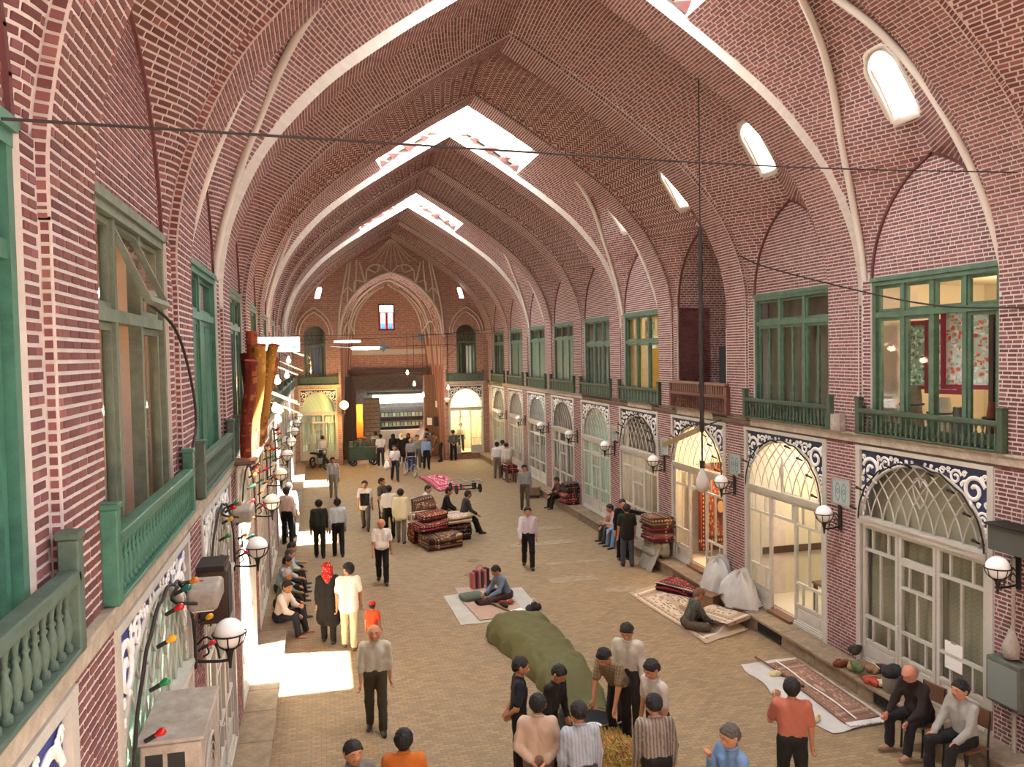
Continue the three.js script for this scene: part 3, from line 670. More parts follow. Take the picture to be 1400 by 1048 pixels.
function liner(p, side, upper, m, depth = 2.4, name = 'room_lining', label) { // painted inside of one room
  const sg = FACE[side].sg, z0 = G(p) + 0.82, z1 = G(p) + BAY + 0.13, y0 = upper ? 4.37 : 0.31, y1 = upper ? 6.94 : 3.97, x0 = 5.5, x1 = x0 + depth;
  const k = struct('wall_room', label || 'painted walls of a side room', 'room', [bx(sg * x1, sg * (x1 + 0.04), y0, y1, -z0, -z1), bx(sg * x0, sg * x1, y0, y1, -z0, -(z0 + 0.03)), bx(sg * x0, sg * x1, y0, y1, -(z1 - 0.03), -z1), bx(sg * x0, sg * x1, y1 - 0.03, y1, -z0, -z1), bx(sg * x0, sg * x1, y0, y0 + 0.015, -z0, -z1)], m);
  return k;
}
function roomLamp(p, side, upper, power, color = 0xffb566, dx = 6.5, dz = 0, label = 'round glowing ceiling lamp inside a shop') {
  const Z = zc(p) + dz, y = upper ? 6.6 : 3.6, pos = onWall(side, dx, y, Z);
  const t = thing('ceiling_lamp', label, 'lamp', pos, 0, 'lamps inside the shops');
  part(t, 'globe', new THREE.SphereGeometry(0.11, 14, 10), new THREE.MeshStandardMaterial({ color: hex(color), emissive: hex(color), emissiveIntensity: 2.5, roughness: 0.4 }));
  part(t, 'cord', cyl(0, 0.1, 0.34, 0, 0.01, 0.01, 6), M.iron);
  const l = new THREE.PointLight(color, power); l.castShadow = true; l.position.y = -0.16; l.shadow.radius = 4; t.add(l); return t;
}
const greenCurtain = mat(lin(0.3, 0.34, 0.2), 0.95, { map: clothTex }), beigeCurtain = mat(lin(0.33, 0.29, 0.2), 0.95, { map: clothTex }), greyCurtain = mat(lin(0.36, 0.36, 0.35), 0.95, { map: clothTex }), mintSheet = mat(lin(0.5, 0.66, 0.55), 0.9), whiteSheet = mat(lin(0.75, 0.75, 0.72), 0.9), dimSheet = mat(lin(0.22, 0.18, 0.13), 0.95, { map: clothTex });
// right side, bays 0..8
shopFront(0, 'R', { label: 'white arched shop front with drawn beige curtains behind the seated men', glass: M.glass, curtain: beigeCurtain, curtainLabel: 'beige curtain', fanBack: M.beige, heart: true });
shopFront(1, 'R', { label: 'white arched shop front with its door open onto a cream room', open: true, drop: true });
shopFront(2, 'R', { label: 'white arched shop front with carpets hanging in a warm lit room', open: true });
shopFront(3, 'R', { label: 'white arched shop front with a dim interior behind the carpet stack', fanBack: dimSheet });
shopFront(4, 'R', { label: 'arched shop front with pale mint green glass', glass: M.glassGreen, curtain: mintSheet, fanBack: mintSheet });
shopFront(5, 'R', { label: 'arched shop front with grey curtains beside the wooden bench', curtain: greyCurtain, fanBack: dimSheet, far: true });
shopFront(6, 'R', { label: 'bright white arched shop front with narrow panes', curtain: greyCurtain, fanBack: greyCurtain, far: true });
shopFront(7, 'R', { label: 'white arched shop front behind the three standing men', curtain: whiteSheet, fanBack: greyCurtain, far: true });
shopFront(8, 'R', { label: 'pale arched shop front in the far right corner', curtain: mintSheet, fanBack: dimSheet, far: true });
// left side, bays -2..8
const leftLabels = ['shop front with white scrolls on bright blue below the thick turned balusters', 'mint lit shop front behind the air conditioner', 'cream shop front behind the dark loudspeaker', 'sunlit shop front below the leaning carpet rolls', 'shop front behind the row of seated men', 'pale shop front between the seated men and the man with a bag', 'shop front beside the standing man with a waist bag', 'shop front two bays before the far skylight on the left wall', 'left wall shop front under the far skylight', 'left wall shop front past the far skylight', 'last left wall shop front at the end wall corner'];
for (let p = -2; p <= 8; p++) shopFront(p, 'L', { label: leftLabels[p + 2], blue: p <= 0 ? M.blueBright : M.blue, glass: p === -1 ? M.glassGreen : M.glass, curtain: p === -1 ? mintSheet : p % 2 ? whiteSheet : beigeCurtain, fanBack: p === -1 ? mintSheet : whiteSheet, far: p > 2 });
// upper windows
upperWindow(0, 'R', { label: 'four light green window with framed carpets showing inside', mat: M.green, lights: 4, openAt: [2] });
upperWindow(1, 'R', { label: 'three bay green window with twin narrow lights and brown blinds', mat: M.green, lights: 3, sub: true, back: dimSheet, backLabel: 'brown blind' });
upperWindow(3, 'R', { label: 'green window with yellow curtain and a bright poster', mat: M.green, lights: 3, transom: 6.1 });
upperWindow(4, 'R', { label: 'green window with pale brown blinds', mat: M.green, lights: 3, back: greyCurtain, transom: 6.1, sub: true });
upperWindow(5, 'R', { label: 'green window closed with boarded shutters and tied curtains', mat: M.green, lights: 3, board: true, sub: true, back: dimSheet });
upperWindow(6, 'R', { label: 'green shuttered window below the far skylight', mat: M.green, lights: 2, board: true, sub: true, back: dimSheet });
upperWindow(7, 'R', { label: 'green shuttered window with three top lights past the far skylight', mat: M.green, lights: 2, board: true, sub: true, back: dimSheet });
upperWindow(8, 'R', { label: 'last green window on the right before the end wall', mat: M.green, lights: 2, sub: true, back: dimSheet });
upperWindow(-2, 'L', { label: 'teal window with dark panes above the thick turned balusters', mat: M.greenTeal, lights: 3, sub: false, back: mat(lin(0.05, 0.06, 0.06), 0.9) });
upperWindow(-1, 'L', { label: 'tall grey green window with one tilted top light', mat: M.greenPale, lights: 3, tilt: 1, openAt: [1], transom: 6.15 });
upperWindow(0, 'L', { label: 'mint green shuttered window with small round knobs', mat: M.greenTeal, lights: 2, board: true, sub: true, back: dimSheet });
for (let p = 1; p <= 8; p++) upperWindow(p, 'L', { label: ['green window above the leaning carpet rolls', 'green window behind the lit sign', 'fourth green window along the left wall', 'fifth green window along the left wall', 'sixth green window along the left wall', 'seventh green window along the left wall', 'eighth green window along the left wall', 'ninth green window along the left wall'][p - 1], mat: M.green, lights: 3, sub: true, back: dimSheet });
// balustrades
for (let p = 0; p <= 8; p++) if (p !== 2) balustrade(p, 'R', { label: ['dark green turned balustrade below the carpet showroom window', 'dark green turned balustrade below the brown blinds', '', 'green boarded parapet below the bright poster', 'green boarded parapet below the pale blinds', 'green boarded parapet below the tied curtains', 'green boarded parapet under the far skylight', 'green boarded parapet past the far skylight', 'green boarded parapet beside the end wall'][p], mat: M.greenOld, panel: p > 2 });
for (let p = -2; p <= 8; p++) balustrade(p, 'L', { label: ['grey green balustrade with thick turned balusters below the dark teal window', 'teal balustrade below the tall open window', 'grey green balustrade between the teal balustrade and the carpet rolls', 'left parapet behind the carpet rolls', 'left parapet below the lit sign', 'left parapet past the lit sign', 'left parapet at the fifth shop', 'left parapet at the sixth shop', 'left parapet at the seventh shop', 'left parapet at the eighth shop', 'left parapet at the far corner'][p + 2], mat: p === -1 ? M.greenTeal : M.greenRailLeft, panel: p > 0 });
// cornice boards
for (const side of ['L', 'R']) {
  const sg = FACE[side].sg, t = struct(side === 'L' ? 'trim_3' : 'trim_4', 'pale wooden cornice boards above the ' + (side === 'L' ? 'left' : 'right') + ' shops', 'cornice');
  let Z = -3; let i = 0;
  while (Z < ZB) {
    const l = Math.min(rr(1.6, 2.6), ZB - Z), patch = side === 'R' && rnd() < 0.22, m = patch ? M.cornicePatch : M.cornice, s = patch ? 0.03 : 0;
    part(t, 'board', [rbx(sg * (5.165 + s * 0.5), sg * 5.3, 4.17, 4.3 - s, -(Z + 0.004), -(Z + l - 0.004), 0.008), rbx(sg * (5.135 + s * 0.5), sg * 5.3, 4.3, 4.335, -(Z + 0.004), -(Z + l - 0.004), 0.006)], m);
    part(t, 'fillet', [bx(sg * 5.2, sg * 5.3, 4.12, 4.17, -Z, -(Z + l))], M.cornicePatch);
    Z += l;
  }
}
// rooms worth seeing
liner(1, 'R', false, M.cream, 2.6, '', 'cream walls of the open shop'); roomLamp(1, 'R', false, 3.5, 0xffe6c4, 6.6, 0.5, 'round glowing lamp inside the open cream shop');
liner(2, 'R', false, M.cream, 2.2, '', 'lit walls of the carpet shop'); roomLamp(2, 'R', false, 6, 0xffd8a4, 6.3, 0.3, 'round glowing lamp inside the carpet shop');
liner(3, 'R', false, M.beige, 2.6, '', 'dim walls of the shop behind the carpet stack'); roomLamp(3, 'R', false, 2, 0xffe9cc, 6.6, 0.2, 'round glowing lamp behind the carpet stack');
liner(0, 'R', true, M.cream, 2.4, '', 'cream walls of the upper carpet showroom'); roomLamp(0, 'R', true, 2.4, 0xffdcb0, 6.9, -0.3, 'round glowing lamp inside the upper carpet showroom');
liner(3, 'R', true, mat(lin(0.5, 0.36, 0.1), 0.9), 1.6, '', 'yellow walls of the upper room with the poster'); roomLamp(3, 'R', true, 1.2, 0xffe8c4, 6.2, 0, 'round glowing lamp inside the yellow upper room');
liner(-1, 'L', true, mat(lin(0.16, 0.085, 0.04), 0.9), 2.0, '', 'brown walls of the upper left room'); roomLamp(-1, 'L', true, 0.5, 0xffb45a, 6.4, 0.3, 'round glowing lamp inside the tall open window');
liner(-1, 'L', false, whiteSheet, 1.6, '', 'pale walls of the mint lit shop'); roomLamp(-1, 'L', false, 10, 0xeaffea, 6.0, 0, 'round white lamp inside the mint lit shop');
// ---------------------------------------------------------------- far end wall
const brickTex = canvasTex(512, 512, (c, w, h) => {
  c.fillStyle = '#b9a396'; c.fillRect(0, 0, w, h); const n = 16, bh = h / n, m = 6, bw = w / m;
  for (let j = 0; j < n; j++) for (let i = -1; i <= m; i++) { const o = (j % 2) * bw / 2, v = 0.8 + 0.4 * rnd(); c.fillStyle = `rgb(${146 * v | 0},${100 * v | 0},${90 * v | 0})`; c.fillRect(i * bw + o + 4, j * bh + 5, bw - 8, bh - 10); }
});
brickTex.repeat.set(1.0, 1.0);
const backBrick = new THREE.MeshStandardMaterial({ map: brickTex, color: lin(0.92, 0.88, 0.86), roughness: 0.9 });
const pointed = (hw, y0, y1, n = 24) => { // points of a pointed arch from right spring over apex to left
  const r = y1 - y0, c0 = (r * r - hw * hw) / (2 * hw), R = hw + c0, a1 = Math.atan2(r, c0), pts = [];
  for (let i = 0; i <= n; i++) { const a = a1 * i / n; pts.push([-c0 + R * Math.cos(a), y0 + R * Math.sin(a)]); }
  return [...pts, ...pts.slice(0, -1).reverse().map(([x, y]) => [-x, y])];
};
const holePath = (pts) => { const h = new THREE.Path(); pts.forEach(([x, y], i) => (i ? h.lineTo(x, y) : h.moveTo(x, y))); h.closePath(); return h; };
{
  const s = new THREE.Shape(); s.moveTo(-5.6, -0.1); s.lineTo(5.6, -0.1); s.lineTo(5.6, 6.6);
  const prof = RING.filter((_, i) => i % 8 === 0).map((p, i, a) => p.clone().add(V(0.25, 0.25, 0)));
  for (const p of prof) s.lineTo(p.x, p.y); for (const p of prof.slice().reverse()) s.lineTo(-p.x, p.y); s.closePath();
  s.holes.push(holePath([[2.78, 0.0], ...pointed(2.78, 6.9, 10.35), [-2.78, 0.0]]));
  for (const d of [-1, 1]) {
    s.holes.push(holePath([[d * 3.02, 0.3], [d * 4.98, 0.3], [d * 4.98, 4.1], [d * 3.02, 4.1]]));
    s.holes.push(holePath([[0.56, 4.4], ...pointed(0.56, 6.95, 7.5).map(([x, y]) => [x, y]), [-0.56, 4.4]].map(([x, y]) => [x + d * 4.1, y])));
    s.holes.push(holePath([[0.13, 8.95], [0.13, 9.45], [0.07, 9.55], [-0.07, 9.55], [-0.13, 9.45], [-0.13, 8.95]].map(([x, y]) => [x + d * 3.85 - d * (y - 9.2) * 0.25, y])));
  }
  const g = new THREE.ExtrudeGeometry(s, { depth: 0.3, bevelEnabled: false }); g.translate(0, 0, -ZB - 0.3);
  part(wallB, 'brick_face', g, backBrick);
  // clerestory light behind the two small openings is the sky itself; recess of the portal
  const fa = pointed(2.78, 6.9, 10.35, 20), ba = pointed(1.95, 7.05, 9.9, 20), D = 2.2;
  const rows = [];
  for (let k = 0; k <= 8; k++) { const u = k / 8, e = u * u; rows.push([[fa[0][0], 0], ...fa, [fa[fa.length - 1][0], 0]].map(([x, y], i, a) => { const q = i === 0 ? [ba[0][0] + 0.0, 0] : i === a.length - 1 ? [-ba[0][0], 0] : ba[i - 1]; const w = i === 0 || i === a.length - 1; return W(lerp(x, w ? Math.sign(x) * 2.78 : q[0], w ? 0 : e), lerp(y, q[1], e), ZB + 0.3 + u * D); })); }
  part(wallB, 'recess_vault', gridGeo(rows), backBrick);
  // back of the recess with the gateway opening
  const s2 = new THREE.Shape(); s2.moveTo(-3, 0); s2.lineTo(3, 0); s2.lineTo(3, 10.6); s2.lineTo(-3, 10.6); s2.closePath();
  s2.holes.push(holePath([[1.98, 0.0], [1.98, 4.95], [-1.98, 4.95], [-1.98, 0.0]]));
  const g2 = new THREE.ExtrudeGeometry(s2, { depth: 0.3, bevelEnabled: false }); g2.translate(0, 0, -(ZB + 0.3 + D) - 0.3);
  part(wallB, 'recess_back', g2, backBrick);
  part(wallB, 'side_reveal', [bx(-3.0, -2.78, 0, 7.2, -ZB - 0.25, -ZB - 2.6), bx(2.78, 3.0, 0, 7.2, -ZB - 0.25, -ZB - 2.6)], backBrick);
  part(wallB, 'wall_above', [bx(-6, 6, 10.3, 13.9, -ZB - 0.31, -ZB - 0.5), bx(-9, -5.0, 7.1, 13.9, -ZB - 0.6, -ZB - 0.8)], M.stoneDark).visible = true;
  // plaster ribs of the recess
  const rib = (pts, r = 0.05) => part(wallB, 'plaster_rib', tube(pts, r, Math.max(8, pts.length * 3), 5), M.rib, 'pale plaster rib');
  const zf = ZB - 0.03, P = (x, y, z = zf) => W(x, y, z);
  rib(fa.map(([x, y]) => P(x, y)), 0.07);
  for (const d of [-1, 1]) {
    rib([P(d * 2.86, 6.8), P(d * 2.75, 8.4), P(d * 2.45, 10), P(d * 2.2, 11.1)], 0.06);
    rib([P(d * 2.35, 8.7), P(d * 2.28, 9.8), P(d * 2.1, 11.0)]); rib([P(d * 1.95, 9.2), P(d * 1.85, 10.1), P(d * 1.8, 11)]); rib([P(d * 1.35, 9.7), P(d * 1.5, 10.3), P(d * 1.65, 10.9)]);
    rib([P(d * 2.55, 9.2), P(d * 2.3, 9.55), P(d * 2.0, 9.3), P(d * 1.9, 9.9), P(d * 1.35, 9.85), P(d * 1.25, 10.5), P(d * 0.75, 10.35), P(d * 0.55, 10.75), P(d * 0.1, 10.4)], 0.045);
    rib([P(d * 1.25, 10.5), P(d * 0.95, 10.75), P(d * 0.55, 10.75)], 0.045);
    rib([P(d * 2.6, 8.2), P(d * 2.35, 8.6), P(d * 2.1, 8.3)], 0.045);
    // inner arches
    const at2 = (x, y, u) => W(x, y, ZB + 0.3 + D * u);
    rib(ba.filter(([x]) => x * d >= 0).map(([x, y]) => at2(x, y, 0.96)), 0.06);
    rib([at2(d * 2.3, 6.8, 0.6), at2(d * 2.15, 8.0, 0.6), at2(d * 1.5, 9.2, 0.62), at2(d * 0.5, 9.95, 0.66), at2(0, 10.1, 0.66)], 0.05);
    rib([at2(d * 2.3, 6.8, 0.6), at2(d * 1.9, 8.3, 0.75), at2(d * 1.1, 9.3, 0.9), at2(d * 0.2, 9.75, 0.95)], 0.05);
    rib([at2(d * 2.6, 7.0, 0.2), at2(d * 2.3, 7.75, 0.35), at2(d * 1.95, 7.2, 0.9)], 0.045);
    // outlines of the side lunettes
    for (const [h, y0, y1, k] of [[0.95, 7.0, 8.45, 0], [0.78, 7.0, 8.2, 1]]) rib(pointed(h, y0, y1, 10).map(([x, y]) => P(x + d * 4.12, y)), 0.035);
    // clerestory frames
  }
  for (let i = -4; i <= 4; i++) { const pr = rib([P(0.1, 12.25), P(0.06 + i * 0.2, 11.4), P(i * 0.36, 10.55 + 0.12 * Math.abs(i))], 0.028); }
  part(wallB, 'fan_boss', [at(new THREE.ConeGeometry(0.3, 0.22, 3), 0.08, 12.2, -zf)], M.rib);
  // pilaster edges and tile medallions
  for (const d of [-1, 1]) part(wallB, 'pilaster', [bx(d * 2.8, d * 2.98, 0, 6.9, -ZB + 0.06, -ZB - 0.1), bx(d * 5.0, d * 5.3, 0, 6.9, -ZB + 0.06, -ZB - 0.1)], backBrick);
  const tileM = mat(lin(0.12, 0.2, 0.3), 0.3);
  for (const [x, y, z] of [[-0.3, 6.35, ZB + 2.45], [1.9, 6.9, ZB + 2.4]]) { const g3 = new THREE.CylinderGeometry(0.3, 0.3, 0.05, 4); g3.rotateX(Math.PI / 2); g3.translate(x, y, -z); part(wallB, 'tile_medallion', g3, tileM, 'blue diamond tile medallion'); }
}
// cornices and parapets of the end wall
for (const d of [-1, 1]) {
  const t = struct('trim_' + (d < 0 ? 5 : 6), 'pale cornice on the end wall ' + (d < 0 ? 'beside the motorcycle' : 'above the yellow lit shop'), 'cornice', [rbx(d * 2.85, d * 5.05, 4.17, 4.34, -ZB + 0.16, -ZB - 0.05, 0.01)], M.cornice);
  const b = balustrade(8, 'R', { label: 'grey green parapet on the end wall ' + (d < 0 ? 'above the motorcycle' : 'above the yellow lit shop'), mat: M.greenRailLeft, panel: true });
  b.position.set(d * 3.95, 0, -ZB + 0.08); b.rotation.y = 0; b.scale.x = 0.68;
  const s = shopFront(8, 'R', { label: d < 0 ? 'pale green arched shop front on the end wall behind the motorcycle' : 'yellow lit arched shop front on the end wall', curtain: d < 0 ? mintSheet : null, fanBack: d < 0 ? mintSheet : null, far: true, open: d > 0 });
  s.position.set(d * 4.0, 0, -ZB - 0.02); s.rotation.y = 0; s.scale.x = 0.67;
  const w = struct('window_' + (++winN), 'arched green window of the end wall ' + (d < 0 ? 'with a blue garment hanging inside' : 'with a pale curtain'), 'window'); w.position.set(d * 4.1, 0, -ZB - 0.08);
  const arch = pointed(0.55, 6.95, 7.5, 10).map(([x, y]) => V(x, y, 0));
  part(w, 'frame', [tube(arch, 0.05, 24, 5), bx(-0.56, -0.46, 4.4, 7, -0.05, 0.05), bx(0.46, 0.56, 4.4, 7, -0.05, 0.05), bx(-0.5, 0.5, 6.45, 6.55, -0.04, 0.04), bx(-0.34, -0.28, 4.4, 6.5, -0.04, 0.04), bx(0.28, 0.34, 4.4, 6.5, -0.04, 0.04), bx(-0.5, 0.5, 4.4, 4.52, -0.05, 0.05)], M.green);
  for (const a of [-0.4, -0.15, 0.15, 0.4]) part(w, 'glazing_bar', tube([[a * 0.4, 6.55, 0], [a, 6.9, 0], [a * 1.1, 7.15, 0]], 0.014, 8, 4), M.green);
  for (const [a, b2] of [[-0.46, -0.34], [-0.28, 0.28], [0.34, 0.46]]) part(w, 'pane', pane(a, b2, 4.52, 6.45), M.glass);
  part(w, 'curtain', d < 0 ? [curtainGeo(-0.1, 0.2, 5.0, 6.3)] : [curtainGeo(0, 0.5, 4.5, 6.3)], mat(d < 0 ? lin(0.05, 0.12, 0.25) : lin(0.5, 0.55, 0.55), 0.9)).position.z = -0.12;
}
{ // shop rooms behind the end wall
  const k = struct('wall_room', 'yellow painted room behind the end wall shop', 'room', [bx(2.82, 5.3, 0.3, 7.6, -ZB - 2.4, -ZB - 2.5), bx(5.2, 5.3, 0.3, 7.6, -ZB - 0.3, -ZB - 2.5), bx(3.0, 3.1, 0.3, 7.6, -ZB - 0.3, -ZB - 2.5), bx(2.9, 5.3, 4.1, 4.3, -ZB - 0.3, -ZB - 2.5), bx(2.9, 5.3, 0.1, 0.31, -ZB - 0.3, -ZB - 2.5), bx(2.9, 5.3, 7.6, 7.8, -ZB - 0.3, -ZB - 2.5)], M.cream);
  const k2 = struct('wall_room', 'dim room behind the end wall shop with mint glass', 'room', [bx(-2.82, -5.3, 0.3, 7.6, -ZB - 1.4, -ZB - 1.5), bx(-5.2, -5.3, 0.3, 7.6, -ZB - 0.3, -ZB - 1.5), bx(-3.0, -3.1, 0.3, 7.6, -ZB - 0.3, -ZB - 1.5), bx(-2.9, -5.3, 4.1, 4.3, -ZB - 0.3, -ZB - 1.5), bx(-2.9, -5.3, 0.1, 0.31, -ZB - 0.3, -ZB - 1.5), bx(-2.9, -5.3, 7.6, 7.8, -ZB - 0.3, -ZB - 1.5)], M.darkroom);
  const t = thing('ceiling_lamp', 'round bright lamp in the yellow lit end wall shop', 'lamp', W(4.0, 3.4, ZB + 1.0), 0, 'lamps inside the shops');
  part(t, 'globe', new THREE.SphereGeometry(0.14, 12, 8), new THREE.MeshStandardMaterial({ color: hex(0xffe9a8), emissive: hex(0xffe9a8), emissiveIntensity: 4 }));
  part(t, 'cord', cyl(0, 0.12, 0.7, 0, 0.01, 0.01, 6), M.iron);
  const l = new THREE.PointLight(0xffeeb8, 9); l.castShadow = true; l.position.y = -0.2; l.shadow.radius = 4; t.add(l);
}
// gateway: beam, two leaves, the passage beyond
{
  const zg = ZB + 2.15;
  const beam = struct('trim_7', 'dark timber beam over the far gateway', 'beam', [rbx(-2.3, 2.3, 4.86, 5.08, -zg, -zg - 0.3, 0.02), rbx(-2.2, 2.2, 4.66, 4.84, -zg - 0.05, -zg - 0.25, 0.02)], M.woodDark);
  for (const d of [-1, 1]) {
    const t = struct('door_' + (d < 0 ? 1 : 2), d < 0 ? 'tall dark plank gate leaf folded back beside the lit globe' : 'tall brown plank gate leaf with papers pinned on it', 'gate');
    t.position.set(d * 2.55, 0, -zg + 0.3); t.rotation.y = d * -0.5 - (d < 0 ? 0.35 : 0);
    for (let i = 0; i < 5; i++) part(t, 'plank', [rbx(-0.62 + i * 0.25, -0.38 + i * 0.25, 0.05, 4.7, -0.03, 0.03, 0.008)], d < 0 ? M.woodDark : M.wood);
    for (const y of [0.5, 2.3, 4.3]) part(t, 'ledge', [bx(-0.6, 0.6, y, y + 0.16, 0.03, 0.06)], d < 0 ? M.woodDark : M.wood);
    if (d > 0) for (const [x, y, w, h, m] of [[-0.35, 2.0, 0.3, 0.42, M.whiteClean], [0.1, 2.0, 0.36, 0.55, M.dark], [0.1, 3.0, 0.14, 0.36, M.whiteClean], [0.42, 1.95, 0.2, 0.4, M.whiteClean]]) part(t, 'notice', [bx(x - w / 2, x + w / 2, y - h / 2, y + h / 2, 0.062, 0.075)], m, 'pinned paper notice');
  }
  const ps = struct('wall_passage', 'grey plastered vault of the passage beyond the gateway', 'passage', [bx(-3.2, -3.0, 0, 6, -zg - 0.4, -56), bx(3.0, 3.2, 0, 6, -zg - 0.4, -56), bx(-3.2, 3.2, 0, 6, -53.5, -53.8), at((() => { const g = new THREE.CylinderGeometry(3.0, 3.0, 8.5, 24, 1, true, -Math.PI / 2, Math.PI); g.rotateX(Math.PI / 2); g.rotateZ(0); return g; })(), 0, 2.8, -zg - 4.4)], mat(lin(0.36, 0.35, 0.35), 0.95, { map: grimeTex }));
  const roof = part(ps, 'roof', [bx(-3.3, 3.3, 5.9, 6.2, -zg - 0.3, -56)], M.darkroom);
  const sh = thing('market_stall', 'brightly lit stall with white sign band beyond the gateway', 'stall', W(0.9, 0, 52.6), 0);
  part(sh, 'counter', [rbx(-1.6, 1.9, 0, 1.0, -0.3, 0.3, 0.02)], M.whiteClean);
  part(sh, 'sign_band', [rbx(-1.5, 1.9, 2.75, 3.3, -0.1, 0.1, 0.02)], new THREE.MeshStandardMaterial({ color: 0xffffff, emissive: 0xffffff, emissiveIntensity: 1.2 }), 'glowing white sign band');
  part(sh, 'canopy', [rbx(-1.8, 2.2, 3.32, 3.45, -0.6, 0.5, 0.02)], M.greenPale);
  for (let i = 0; i < 5; i++) part(sh, 'shelf', [bx(-1.5, 1.8, 1.2 + i * 0.32, 1.22 + i * 0.32, -0.5, -0.25)], M.chrome);
  for (let i = 0; i < 26; i++) part(sh, 'goods_box', [rbx(-1.45 + (i % 13) * 0.25, -1.27 + (i % 13) * 0.25, 1.22 + (i / 13 | 0) * 0.64, 1.46 + (i / 13 | 0) * 0.64, -0.45, -0.3, 0.01)], mat(hex(['#cfe3d0', '#dcd8b8', '#9cc3b4', '#e8e8e0', '#b8c9a0'][i % 5]), 0.6));
  const l = new THREE.RectAreaLight(0xf4fff8, 24, 3.2, 0.5); l.position.set(0.2, 3.0, 0.16); l.lookAt(V(0.2, 2, 5).add(sh.position)); l.rotation.set(-0.35, Math.PI, 0); sh.add(l);
  const os = thing('side_stall', 'orange lit side stall beyond the gateway', 'stall', W(-1.9, 0, 49.5), 0);
  part(os, 'back_panel', [bx(-0.6, 0.5, 0.6, 2.9, -0.3, -0.25)], mat(lin(0.6, 0.2, 0.05), 0.8)); part(os, 'counter', [rbx(-0.6, 0.6, 0, 0.9, -0.2, 0.3, 0.02)], M.wood);
  part(os, 'lamp_tube', cyl(0, 2.3, 2.75, 0.1, 0.05, 0.05, 8), new THREE.MeshStandardMaterial({ color: 0xffb070, emissive: 0xffa050, emissiveIntensity: 3 }));
  const l2 = new THREE.PointLight(0xff9a48, 12); l2.position.set(0, 2.5, 0.25); l2.castShadow = true; os.add(l2);
  // passage side curtain wall
  const sg2 = thing('metal_shutter', 'grey metal shutter beside the bright stall', 'shutter', W(-0.75, 0, 51.2), 0);
  part(sg2, 'frame', [rbx(-0.5, 0.5, 0, 3.2, -0.04, 0.0, 0.01)], M.greenPale); for (let i = 0; i < 12; i++) part(sg2, 'slat', [rbx(-0.46, 0.46, 0.1 + i * 0.25, 0.3 + i * 0.25, 0, 0.03, 0.01)], M.acWhite);
}
// stained glass light in the recess
{
  const t = thing('stained_glass_window', 'glowing stained glass window with two arched lights of white, red and blue', 'window', W(-0.07, 7.28, ZB + 2.42), 0);
  part(t, 'frame', [frameGeo(-0.46, 0.46, 0, 1.5, 0.08, 0.12), bx(-0.04, 0.04, 0, 1.0, -0.05, 0.06), bx(-0.46, 0.46, 0.98, 1.04, -0.05, 0.05)], M.woodDark);
  const em = (c, k) => new THREE.MeshStandardMaterial({ color: c, emissive: c, emissiveIntensity: k, roughness: 0.4 });
  part(t, 'pane', [bx(-0.38, 0.38, 1.04, 1.42, -0.01, 0.01)], em(0xf2fff6, 3.0), 'bright white pane');
  for (const d of [-1, 1]) {
    part(t, 'pane', [bx(d * 0.05, d * 0.37, 0.42, 0.97, -0.01, 0.012)], em(0xeafcff, 2.4)); part(t, 'pane', [bx(d * 0.05, d * 0.37, 0.1, 0.4, -0.01, 0.012)], em(0x2a6cff, 1.0), 'blue pane');
    part(t, 'pane', [bx(d * 0.04, d * 0.1, 0.1, 0.98, 0.0, 0.02), bx(d * 0.33, d * 0.38, 0.1, 0.98, 0, 0.02)], em(0xff3a30, 0.9), 'red border panes');
    part(t, 'pane', [sph(d * 0.21, 0.3, 0.015, 0.07, 10, 1, 1, 0.2)], em(0x30e0ff, 1.2), 'turquoise roundel');
  }
  const l = new THREE.RectAreaLight(0xf0fcff, 6, 0.76, 0.9); l.position.set(0, 1.0, 0.1); l.rotation.y = Math.PI; t.add(l);
}
